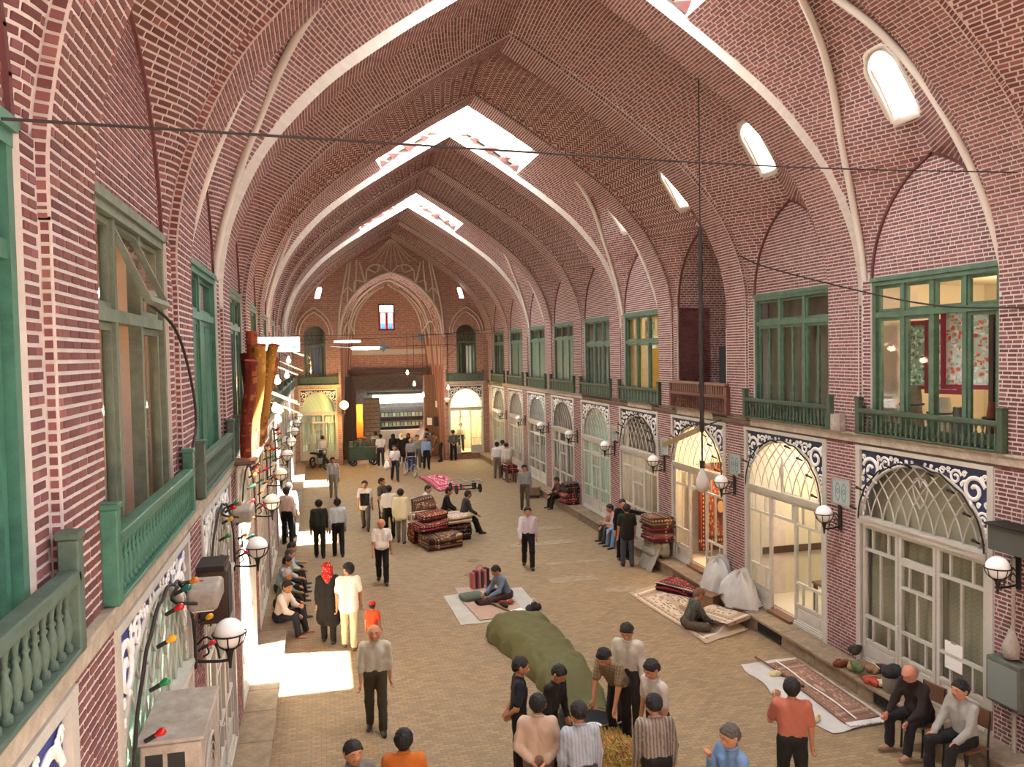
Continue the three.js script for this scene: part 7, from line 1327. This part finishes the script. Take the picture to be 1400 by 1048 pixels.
// --- carpets on the right
{
  lay('cream_carpet', 'large cream patterned carpet spread beside the kneeling old man', 'carpet', [{ x: 3.2, Z: 18.0 }, { x: 4.55, Z: 18.7 }, { x: 4.64, Z: 14.9 }, { x: 3.42, Z: 14.45 }], rugM(TX.cream, 1), (u, v, x, Z) => [0.016 + 0.03 * Math.abs(noise.noise(x * 2, Z * 2, 3)) + 0.16 * smooth(0.35, 0.62, u) * smooth(0.55, 0.7, v) * smooth(1.0, 0.84, u + 0.0) * (1 - smooth(0.93, 1, v)), 0.03 * noise.noise(Z, x, 1), 0.06 * noise.noise(x, Z, 5)], 0.014, 40, 60);
  foldedRug('cream carpet end folded over beside the kerb', 4.2, 0.2, 15.3, 0.4, 0.7, 0.95, 0.09, 'cream', 2, M.plaster, 'folded carpets', 0.02).rotation.z = 0.05;
  lay('white_ground_sheet', 'white ground sheet under the brown carpet', 'sheet', [{ x: 3.47, Z: 13.3 }, { x: 4.66, Z: 13.3 }, { x: 4.62, Z: 10.62 }, { x: 3.42, Z: 10.5 }], whiteCloth, (u, v, x, Z) => [0.016 + 0.022 * Math.abs(noise.noise(x * 3, Z * 3, 5)), (u < 0.5 ? 0.16 : 0.02) * noise.noise(Z * 1.3, 1, 4), 0.08 * noise.noise(x * 1.5, 1, 7)], 0.006, 34, 44);
  const bc = lay('brown_carpet', 'long brown carpet in two strips with a white seam', 'carpet', [{ x: 3.98, Z: 13.1 }, { x: 4.6, Z: 13.14 }, { x: 4.5, Z: 10.74 }, { x: 3.82, Z: 10.66 }], rugM(TX.tan, 1), (u, v, x, Z) => [0.055 + 0.012 * Math.abs(noise.noise(x * 3, Z * 2, 2))], 0.014, 20, 50);
  part(bc, 'seam', tube(Array.from({ length: 12 }, (_, i) => W(lerp(4.14, 4.06, i / 11) - bc.position.x + 0.015 * Math.sin(i), 0.085, lerp(13.1, 10.7, i / 11) + bc.position.z)), 0.014, 40, 5), M.whiteClean, 'white seam cord');
  part(bc, 'fringe', Array.from({ length: 30 }, (_, i) => { const x = lerp(3.84, 4.5, i / 29) - bc.position.x; return bx(x - 0.008, x + 0.008, 0.045, 0.06, -10.68 - bc.position.z, -10.55 + rr(-0.02, 0.02) - bc.position.z); }), M.plaster, 'cream fringe').userData.kind = 'stuff';
  const rod = thing('carpet_rod', 'thin reddish rod laid along the brown carpet', 'rod', W(3.93, 0.06, 12.7), 0.06); part(rod, 'rod', at(cyl(0, -0.7, 0.7, 0, 0.02, 0.02, 8), 0, 0.02, 0, Math.PI / 2), M.wood); part(rod, 'tip', sph(0, 0.02, 0.7, 0.028, 8), M.woodDark);
  for (const [i, x, y] of [[0, 1060, 925], [1, 1115, 987]]) { const s = px(x, y); const k = thing('wool_tuft', ['cream tuft of wool at the far end of the sheet', 'cream tuft of wool behind the man in salmon'][i], 'wool', W(s.x, 0.02, s.Z), i); part(k, 'tuft', meshPrims([[-0.06, 0.04, 0, 0.05, 0.07, 0.04, 0.02, 0.045], [0, 0.07, 0.03, 0.04, 0.03, 0.06, -0.03, 0.03]], 0.014, 0.03, 0.02, 24), cm('#cdbb8c')); part(k, 'strand', tube([[0.1, 0.03, 0], [0.16, 0.012, 0.03], [0.22, 0.012, 0.0]], 0.008, 6, 4), cm('#cdbb8c')); }
  // stack by the pier
  const sx = 4.84, sz = 20.05;
  const bun = thing('canvas_bundle', 'grey canvas wrapped bundle at the bottom of the carpet stack', 'bundle', W(sx - 0.02, 0.3, sz), 0);
  part(bun, 'wrap', meshPrims([[-0.16, 0.14, -0.3, 0.13, -0.16, 0.14, 0.3, 0.13], [0.12, 0.14, -0.3, 0.13, 0.12, 0.14, 0.3, 0.13], [-0.1, 0.32, -0.3, 0.12, -0.1, 0.32, 0.3, 0.12], [0.12, 0.32, -0.28, 0.12, 0.12, 0.32, 0.28, 0.12]], 0.02, 0.06, 0.03, 8), mat(lin(0.27, 0.24, 0.18), 0.95, { map: clothTex }));
  part(bun, 'flap', (() => { const g = sheetGeo([{ x: -0.1, Z: 0.35 }, { x: 0.05, Z: 0.35 }, { x: 0.05, Z: -0.5 }, { x: -0.1, Z: -0.5 }], 14, 20, (u, v, x, Z) => [lerp(0.3, -0.28, 1 - u) + 0.03 * noise.noise(v * 9, u * 4, 2), -0.3 + 0.12 * u + 0.03 * Math.sin(v * 14)], 0.01); return g; })(), mat(lin(0.3, 0.28, 0.23), 0.95, { map: clothTex }), 'loose grey canvas flap');
  foldedRug('crimson folded carpet resting on the canvas bundle', sx, 0.745, sz, Math.PI, 0.6, 0.78, 0.14, 'crimson', 2); foldedRug('striped tan folded carpet in the middle of the stack', sx + 0.02, 0.885, sz, Math.PI, 0.56, 0.74, 0.1, 'tan', 2); foldedRug('dark crimson folded carpet under the top one', sx, 0.985, sz, Math.PI, 0.58, 0.76, 0.14, 'crimson', 2); foldedRug('thick plum brown carpet folded on top of the stack', sx, 1.125, sz, Math.PI, 0.64, 0.84, 0.3, 'brown', 2);
  // heap further on, bench, bundles on the kerb
  foldedRug('crimson carpet heap slumped beside the man in maroon', 4.85, 0.3, 28.05, Math.PI + 0.1, 0.5, 0.75, 0.42, 'crimson', 2); foldedRug('second crimson carpet on the slumped heap', 4.92, 0.72, 28.05, Math.PI, 0.5, 0.7, 0.36, 'dark', 2);
  const be = thing('wooden_bench', 'low brown wooden bench beside the right kerb', 'bench', W(4.35, 0, 31.6), 0); part(be, 'seat', [rbx(-0.3, 0.3, 0.36, 0.44, -0.55, 0.55, 0.01)], M.stone); part(be, 'front_panel', [rbx(-0.26, 0.26, 0.1, 0.36, -0.5, 0.5, 0.01)], mat(lin(0.22, 0.15, 0.09), 0.8)); for (const a of [-0.45, 0.45]) for (const b of [-0.2, 0.2]) part(be, 'leg', [bx(b - 0.04, b + 0.04, 0, 0.12, a - 0.04, a + 0.04)], M.woodDark);
  const drape = (label, x, Z, r, h, k2) => { const t = thing('draped_bundle', label, 'bundle', W(x, 0.3, Z), 0, 'cloth wrapped bundles on the kerb'); const rows = []; for (let j = 0; j <= 22; j++) { const v = j / 22, row = []; for (let i = 0; i <= 44; i++) { const a = i / 44 * TAU, f = 1 + 0.035 * v * Math.sin(a * 7 + k2 + 2 * Math.sin(a * 2)) + 0.3 * noise.noise(Math.cos(a) * 1.4 + k2, Math.sin(a) * 1.4, v * 2), rad = r * Math.pow(v, 0.55) * f * (0.85 + 0.2 * v), y = h * (1 - Math.pow(v, 2.4)) * (1 + 0.45 * noise.noise(Math.cos(a) * 2, Math.sin(a) * 2, k2)); row.push(V(Math.max(-0.5, Math.min(0.25, Math.cos(a) * rad * 0.62)), Math.max(0.01, y), Math.sin(a) * rad)); } rows.push(row); } part(t, 'cover', gridGeo(rows), whiteCloth, 'creased white cover'); part(t, 'base_edge', [tube(rows[21].filter((_, i) => i % 3 === 0).map((p) => V(p.x, 0.03, p.z)), 0.02, 60, 5)], mat(lin(0.2, 0.12, 0.1), 0.9)); return t; };
  drape('white cloth covered bundle nearest the open cream shop', 4.92, 15.75, 0.62, 0.62, 1); drape('second white covered bundle against the pier', 4.93, 16.85, 0.55, 0.66, 4);
  foldedRug('crimson patterned carpet lying like a cushion below the bundles', 4.52, 0.0, 17.75, 0.5, 0.75, 1.1, 0.24, 'crimson', 2, M.red, 'folded carpets', 0.09);
  const cb = thing('carton', 'squashed brown carton under the white bundles', 'carton', W(4.5, 0.02, 16.45), 0.2); part(cb, 'box', [rbx(-0.16, 0.16, 0, 0.34, -0.36, 0.36, 0.02)], mat(lin(0.25, 0.14, 0.07), 0.9, { map: grimeTex })); part(cb, 'flap', at(bx(-0.16, 0.16, -0.006, 0.006, -0.02, 0.22), 0, 0.36, 0.34, -0.5), mat(lin(0.28, 0.17, 0.09), 0.9));
  // scraps on the kerb
  const cols = ['#7a2c1c', '#a08050', '#3a3024', '#5c6a40', '#8a6a4c', '#2a1c18', '#a84030', '#c8b490'];
  for (let i = 0; i < 8; i++) { const t = thing('textile_scrap', ['red brown bag piece lying at the kerb end', 'tan folded bag piece', 'dark rolled scrap on top of the heap', 'olive scrap in the heap', 'brown kilim piece in the heap', 'black scrap in the heap', 'red edged piece hanging over the kerb', 'cream scrap next to the bucket'][i], 'textile', W(4.8 + 0.14 * (i % 3), 0.3 + (i === 2 ? 0.2 : i > 2 && i < 6 ? 0.11 : 0), 12.05 - i * 0.13 + (i === 2 ? 0.3 : 0)), 0.4 * i, 'textile scraps on the kerb'); part(t, 'piece', meshPrims([[-0.13, 0.06, 0, 0.06, 0.13, 0.06, 0.03, 0.055], [-0.06, 0.06, -0.08, 0.055, 0.08, 0.065, -0.06, 0.05]], 0.02, 0.04, 0.03, 12), mat(hex(cols[i]), 0.95, { map: clothTex })); part(t, 'edge', tube([[-0.16, 0.1, 0.04], [0, 0.13, 0.05], [0.16, 0.09, 0.05]], 0.012, 10, 4), cm(cols[(i + 3) % 8])); }
  const bk = thing('grey_bucket', 'grey bucket topped with a black bag on the kerb', 'bucket', W(4.9, 0.3, 10.95), 0); part(bk, 'pail', lathe([[0, 0], [0.13, 0], [0.17, 0.26], [0.16, 0.26], [0.12, 0.03], [0, 0.03]], 20), cm('#7a7468')); part(bk, 'black_bag', meshPrims([[-0.08, 0.33, 0, 0.1, 0.08, 0.33, 0.02, 0.09], [0, 0.4, 0, 0.06, 0, 0.42, 0, 0.05]], 0.018, 0.05, 0.03, 14), M.dark);
  for (const [i, Z] of [[0, 14.3], [1, 10.75]]) { const t = thing('kerb_grille', ['black iron grille in the kerb below the open cream shop', 'black iron grille in the kerb below the bucket'][i], 'grille', W(4.725, 0.05, Z), -Math.PI / 2); part(t, 'frame', frameGeo(-0.42, 0.42, 0, 0.17, 0.02, 0.025), M.iron); for (let k = 0; k < 9; k++) part(t, 'scroll_bar', at(new THREE.TorusGeometry(0.045, 0.009, 4, 12), -0.36 + k * 0.09, 0.085, 0), M.iron); part(t, 'opening', [bx(-0.4, 0.4, 0.02, 0.15, -0.008, -0.004)], M.dark); }
}
// --- chairs of the two seated men
for (const [i, x, Z] of [[0, 4.42, 9.75], [1, 4.45, 8.98]]) {
  const t = thing('wooden_chair', ['wooden folding chair under the bald old man', 'wooden folding chair under the man in grey'][i], 'chair', W(x, 0, Z), -82 * D, 'wooden chairs by the kerb');
  part(t, 'seat', [rbx(-0.2, 0.2, 0.41, 0.445, -0.2, 0.2, 0.012)], M.wood); for (const a of [-0.18, 0.18]) { part(t, 'leg', tube([[a, 0.42, 0.17], [a, 0, 0.2]], 0.016, 1, 6), M.iron); part(t, 'leg', tube([[a, 0.92, -0.26], [a, 0.42, -0.2], [a, 0, -0.24]], 0.016, 8, 6), M.iron); } part(t, 'backrest', [rbx(-0.2, 0.2, 0.66, 0.92, -0.28, -0.245, 0.012)], M.wood);
}
// --- carpet pile in the middle
{
  const c = [['brown carpet folded at the foot of the central pile', -0.45, 0, 24.15, 0.25, 0.95, 1.25, 0.3, 'brown', 2], ['rust carpet folded on the central pile', -0.75, 0, 25.1, 0.2, 0.9, 0.9, 0.42, 'rust', 3], ['crimson carpet folded across the central pile', -0.7, 0.3, 24.5, 0.25, 0.8, 0.85, 0.2, 'crimson', 2], ['rose carpet on top of the central pile', -0.62, 0.5, 24.75, 0.25, 0.75, 0.8, 0.16, 'rust', 2], ['dark striped carpet in layers right of the pile', 0.12, 0, 25.0, 0.15, 0.8, 0.95, 0.36, 'dark', 4], ['cream carpet bale topping the dark layers', 0.12, 0.36, 25.0, 0.15, 0.85, 1.0, 0.2, 'cream', 2], ['grey brown folded carpet propped at the back of the pile', -0.75, 0.42, 25.7, 0.3, 0.6, 0.55, 0.45, 'brown', 1], ['yellowish carpet draped behind the pile', -0.8, 0.36, 25.25, 0.3, 0.7, 0.5, 0.24, 'cream', 2], ['low carpet bale under the seated onlookers', -0.2, 0, 26.3, 0.15, 0.95, 1.2, 0.41, 'dark', 4]];
  for (const [l, x, y, Z, a, L, w, h, tx, n] of c) foldedRug(l, x, y * 1.5, Z, a - Math.PI / 2, w * 0.72, L * 1.15, h * 1.45, tx, n, M.red, 'carpets in the central pile', 0.07);
  lay('pink_carpet', 'bright pink carpet spread over a low heap behind the pile', 'carpet', [px(572, 652), px(604, 648), px(636, 668), px(600, 672)], rugM(TX.pink, 1), (u, v) => [0.03 + 0.25 * Math.sin(Math.PI * clamp(u * 0.9 + 0.05)) * Math.sin(Math.PI * clamp(v)), 0, 0], 0.014, 24, 18);
}
// --- trolley, bicycle, motorcycle, handcart
function wheel(r, w = 0.03, spokes = 12, tyre = M.rubber, rim = M.chrome) { return [[at(new THREE.TorusGeometry(r - w, w, 8, 32), 0, 0, 0), tyre, 'tyre'], [merge([...Array.from({ length: spokes }, (_, i) => { const a = i / spokes * TAU; return tube([V(0, 0, 0), V(Math.cos(a) * (r - w), Math.sin(a) * (r - w), 0)], 0.005, 1, 4); }), at(cyl(0, -0.04, 0.04, 0, 0.03, 0.03, 10), 0, 0, 0, Math.PI / 2)]), rim, 'spokes']]; }
{
  const s = px(636, 672); const t = thing('hand_trolley', 'flat metal hand trolley standing empty', 'trolley', W(s.x, 0, s.Z), 0.15);
  part(t, 'deck_frame', [rbx(-0.66, 0.66, 0.44, 0.48, 0.5, 0.55, 0.01), rbx(-0.66, 0.66, 0.44, 0.48, -0.55, -0.5, 0.01), rbx(-0.66, -0.6, 0.44, 0.48, -0.55, 0.55, 0.01), rbx(0.6, 0.66, 0.44, 0.48, -0.55, 0.55, 0.01), rbx(-0.03, 0.03, 0.44, 0.48, -0.55, 0.55, 0.01), rbx(-0.66, 0.66, 0.44, 0.48, -0.05, 0.05, 0.01)], M.acWhite); for (const x of [-0.52, 0.52]) for (const z of [-0.4, 0.42]) { const wg = wheel(0.19, 0.035, 6); const a = part(t, 'wheel', at(wg[0][0], x, 0.19, z, 0, Math.PI / 2), M.rubber); a.geometry = at(new THREE.TorusGeometry(0.155, 0.035, 8, 24).rotateY(Math.PI / 2), x, 0.19, z); part(a, 'hub', at(new THREE.CylinderGeometry(0.12, 0.12, 0.03, 14).rotateZ(Math.PI / 2), x, 0.19, z), M.ironRust); }
  part(t, 'axle', [bx(-0.52, 0.52, 0.17, 0.21, 0.4, 0.44), bx(-0.52, 0.52, 0.17, 0.21, -0.42, -0.38), bx(-0.35, -0.3, 0.19, 0.42, 0.38, 0.44), bx(0.3, 0.35, 0.19, 0.42, 0.38, 0.44)], M.iron);
  const b = px(560, 651), k = thing('bicycle', 'blue bicycle with pale tyres pushed across the hall', 'bicycle', W(b.x, 0, b.Z), 0.35 - Math.PI / 2);
  for (const x of [-0.5, 0.52]) { const wl = part(k, 'wheel', at(new THREE.TorusGeometry(0.31, 0.022, 8, 32), x, 0.33, 0), cm('#8a8a84')); part(wl, 'spokes', at(wheel(0.33, 0.02)[1][0], x, 0.33, 0), M.chrome); }
  part(k, 'frame', [tube([[-0.5, 0.33, 0], [-0.1, 0.32, 0], [-0.2, 0.85, 0]], 0.018, 1 * 8, 6), tube([[-0.5, 0.33, 0], [-0.18, 0.78, 0], [0.34, 0.78, 0]], 0.018, 8, 6), tube([[-0.1, 0.32, 0], [0.34, 0.72, 0]], 0.02, 1, 6), tube([[0.33, 0.95, 0], [0.36, 0.7, 0], [0.52, 0.33, 0]], 0.02, 8, 6)], cm('#2a4c9c', 0.4)); part(k, 'handlebar', tube([[0.22, 0.98, -0.25], [0.34, 1.0, -0.12], [0.34, 1.0, 0.12], [0.22, 0.98, 0.25]], 0.014, 16, 6), M.chrome); part(k, 'saddle', [rbx(-0.32, -0.08, 0.86, 0.92, -0.07, 0.07, 0.03, 2)], M.dark); part(k, 'crank', [tube([[-0.1, 0.2, 0.08], [-0.1, 0.32, 0.06], [-0.1, 0.32, -0.06], [-0.1, 0.44, -0.08]], 0.012, 8, 5)], M.chrome);
  const m = px(434, 634), c = thing('motorcycle', 'dark motorcycle parked before the mint end wall shop', 'motorcycle', W(m.x + 0.1, 0, Math.min(42.9, m.Z)), -1.0);
  for (const x of [-0.6, 0.62]) { const wl = part(c, 'wheel', at(new THREE.TorusGeometry(0.25, 0.05, 8, 28), x, 0.3, 0), M.rubber); part(wl, 'spokes', at(wheel(0.3, 0.04)[1][0], x, 0.3, 0), M.chrome); }
  part(c, 'engine', [rbx(-0.22, 0.2, 0.28, 0.56, -0.13, 0.13, 0.05, 2), ...[0.3, 0.36, 0.42].map((y) => rbx(-0.02, 0.26, y, y + 0.03, -0.16, 0.16, 0.01))], M.chrome); part(c, 'frame', [tube([[-0.6, 0.3, 0.08], [-0.2, 0.5, 0.08], [0.3, 0.75, 0.02]], 0.025, 8, 6), tube([[0.4, 1.0, 0.06], [0.62, 0.3, 0.08]], 0.025, 1, 6), tube([[0.4, 1.0, -0.06], [0.62, 0.3, -0.08]], 0.025, 1, 6)], M.iron); part(c, 'tank', meshPrims([[-0.02, 0.76, 0, 0.12, 0.26, 0.8, 0, 0.13]], 0.02, 0.03), cm('#14202c', 0.3)); part(c, 'seat', [rbx(-0.7, -0.06, 0.74, 0.84, -0.13, 0.13, 0.045, 2)], M.dark); part(c, 'handlebar', tube([[0.3, 1.08, -0.34], [0.4, 1.05, -0.12], [0.4, 1.05, 0.12], [0.3, 1.08, 0.34]], 0.016, 12, 6), M.chrome); part(c, 'headlamp', [sph(0.5, 0.92, 0, 0.1, 12), ], M.chrome); part(c, 'mudguard', tube([[0.38, 0.5, 0], [0.6, 0.64, 0], [0.86, 0.5, 0]], 0.05, 10, 6), cm('#14202c', 0.3));
  const g = thing('green_handcart', 'green wheeled cart loaded with tins left of the gateway', 'cart', W(-1.75, 0, 43.7), 0.1); part(g, 'box', [rbx(-0.75, 0.75, 0.3, 1.0, -0.4, 0.4, 0.03)], mat(lin(0.06, 0.11, 0.075), 0.7, { map: grimeTex })); for (const x of [-0.55, 0.55]) for (const z of [-0.32, 0.36]) part(g, 'wheel', at(new THREE.TorusGeometry(0.15, 0.04, 6, 20).rotateY(0), x, 0.19, z), M.rubber); for (let i = 0; i < 6; i++) part(g, 'tin', at(cyl(0, 0, 0.28 + 0.05 * (i % 3), 0, 0.11, 0.11, 12), -0.6 + i * 0.24, 1.0, 0.1 * (i % 2)), i % 2 ? cm('#3a4a44') : cm('#5c5a50')); part(g, 'push_bar', tube([[-0.75, 0.9, -0.3], [-1.0, 1.1, -0.3], [-1.0, 1.1, 0.3], [-0.75, 0.9, 0.3]], 0.02, 12, 6), M.iron);
  const fc = foldedRug('red carpet folded over the arm of the men at the right', 4.42, 0.45, 35.4, 0.2, 0.5, 0.6, 0.4, 'crimson', 2); const st = thing('low_stool', 'low stool under the folded red carpet', 'stool', W(4.42, 0, 35.4), 0); part(st, 'top', [rbx(-0.22, 0.22, 0.4, 0.45, -0.25, 0.25, 0.01)], M.wood); for (const a of [-0.18, 0.18]) for (const b2 of [-0.2, 0.2]) part(st, 'leg', [bx(a - 0.025, a + 0.025, 0, 0.4, b2 - 0.025, b2 + 0.025)], M.wood);
  const wb = px(529, 640); const bag = thing('white_bag', 'white plastic bag carried by the man in the white shirt', 'bag', W(-0.98, 0.55, 37.4), 0); part(bag, 'bag', meshPrims([[0, 0.15, 0, 0.14, 0, 0.32, 0, 0.09]], 0.025, 0.03, 0.02, 10), M.whiteClean); part(bag, 'handles', tube([[0, 0.36, 0.04], [0, 0.5, 0], [0, 0.36, -0.04]], 0.012, 8, 5), M.whiteClean);
}
// --- inside the shops
{
  const hang = (label, x, Z, y0, w, h, tex, turn = -Math.PI / 2) => { const t = thing('hanging_carpet', label, 'carpet', W(x, y0, Z), turn, 'carpets hung inside the shops'); const g = curtainGeo(-w / 2, w / 2, 0, h, 0.012, 2); part(t, 'pile', g, mat(0xffffff, 0.95, { map: TX[tex] })); part(t, 'rail', at(cyl(0, -w / 2 - 0.05, w / 2 + 0.05, 0, 0.02, 0.02, 6), 0, h + 0.02, 0, 0, 0, Math.PI / 2), M.iron); return t; };
  const z2 = G(2);
  hang('golden carpet hung at the back of the lit carpet shop', 7.6, z2 + 2.2, 0.5, 1.5, 2.3, 'gold'); hang('rust carpet hung on the far side of the lit carpet shop', 6.4, z2 + 3.45, 0.5, 1.3, 2.3, 'rust', Math.PI); hang('dark carpet hung inside the open doorway', 6.9, z2 + 2.9, 0.45, 0.9, 2.1, 'gold'); hang('crimson carpet hung near the lit shop window', 6.2, z2 + 1.35, 0.5, 0.8, 1.6, 'rust'); 
  hang('pink carpet hung in the dim shop behind the stack', 6.6, G(3) + 2.1, 1.2, 1.0, 0.9, 'pink');
  foldedRug('folded carpet on the floor of the lit carpet shop', 6.7, 0.33, z2 + 1.9, 0.3, 0.8, 1.0, 0.45, 'rust', 3);
  const z1 = G(1), t = thing('shop_table', 'dark wooden table inside the open cream shop', 'table', W(6.4, 0.31, z1 + 1.95), 0); part(t, 'top', [rbx(-0.6, 0.6, 0.7, 0.75, -0.35, 0.35, 0.01)], M.wood); for (const a of [-0.54, 0.54]) for (const b of [-0.3, 0.3]) part(t, 'leg', [bx(a - 0.03, a + 0.03, 0, 0.7, b - 0.03, b + 0.03)], M.woodDark);
  framedCarpet(W(7.9, 1.6, z1 + 2.3), -Math.PI / 2, 0.7, 1.2, M.wood, pictM(['#a87838', '#5c2c14', '#d0a868']), 'brown framed picture on the cream shop wall');
  const dd = struct('trim_8', 'dark dado strip along the cream shop wall', 'trim', [bx(8.04, 8.08, 1.25, 1.45, -(z1 + 0.9), -(z1 + 3.7)), bx(5.6, 8.0, 1.25, 1.4, -(z1 + 3.84), -(z1 + 3.88))], M.woodDark);
  const nb = thing('notice_board', 'black lettered board standing in the open cream shop window', 'board', W(5.5, 0.31, z1 + 1.25), -Math.PI / 2); part(nb, 'board', [rbx(-0.16, 0.16, 0.5, 2.0, -0.02, 0.02, 0.006)], M.dark); for (let i = 0; i < 7; i++) part(nb, 'pale_mark', at(new THREE.TorusGeometry(0.06, 0.01, 4, 10), 0.02 * (i % 2), 0.66 + i * 0.19, 0.024), M.acWhite); part(nb, 'stand', [bx(-0.12, -0.09, 0, 0.5, -0.02, 0.02), bx(0.09, 0.12, 0, 0.5, -0.02, 0.02)], M.iron);
  const pp = thing('paper_notice', 'white paper notice taped on the beige curtained shop front', 'notice', W(5.24, 0.95, 10.05), -Math.PI / 2); part(pp, 'sheet', [bx(-0.17, 0.17, 0, 0.42, 0, 0.006)], M.whiteClean); part(pp, 'tape', [bx(-0.05, 0.05, 0.4, 0.43, 0.004, 0.009)], M.acWhite);
}
for (const k of Object.keys(pools)) if (pools[k].list.length) pools[k].finish(k === 'B' ? 0 : 290);
RectAreaLightUniformsLib.init();
scene.traverse((o) => { if (o.isMesh) { o.castShadow = true; o.receiveShadow = true; } });
renderer.render(scene, camera);
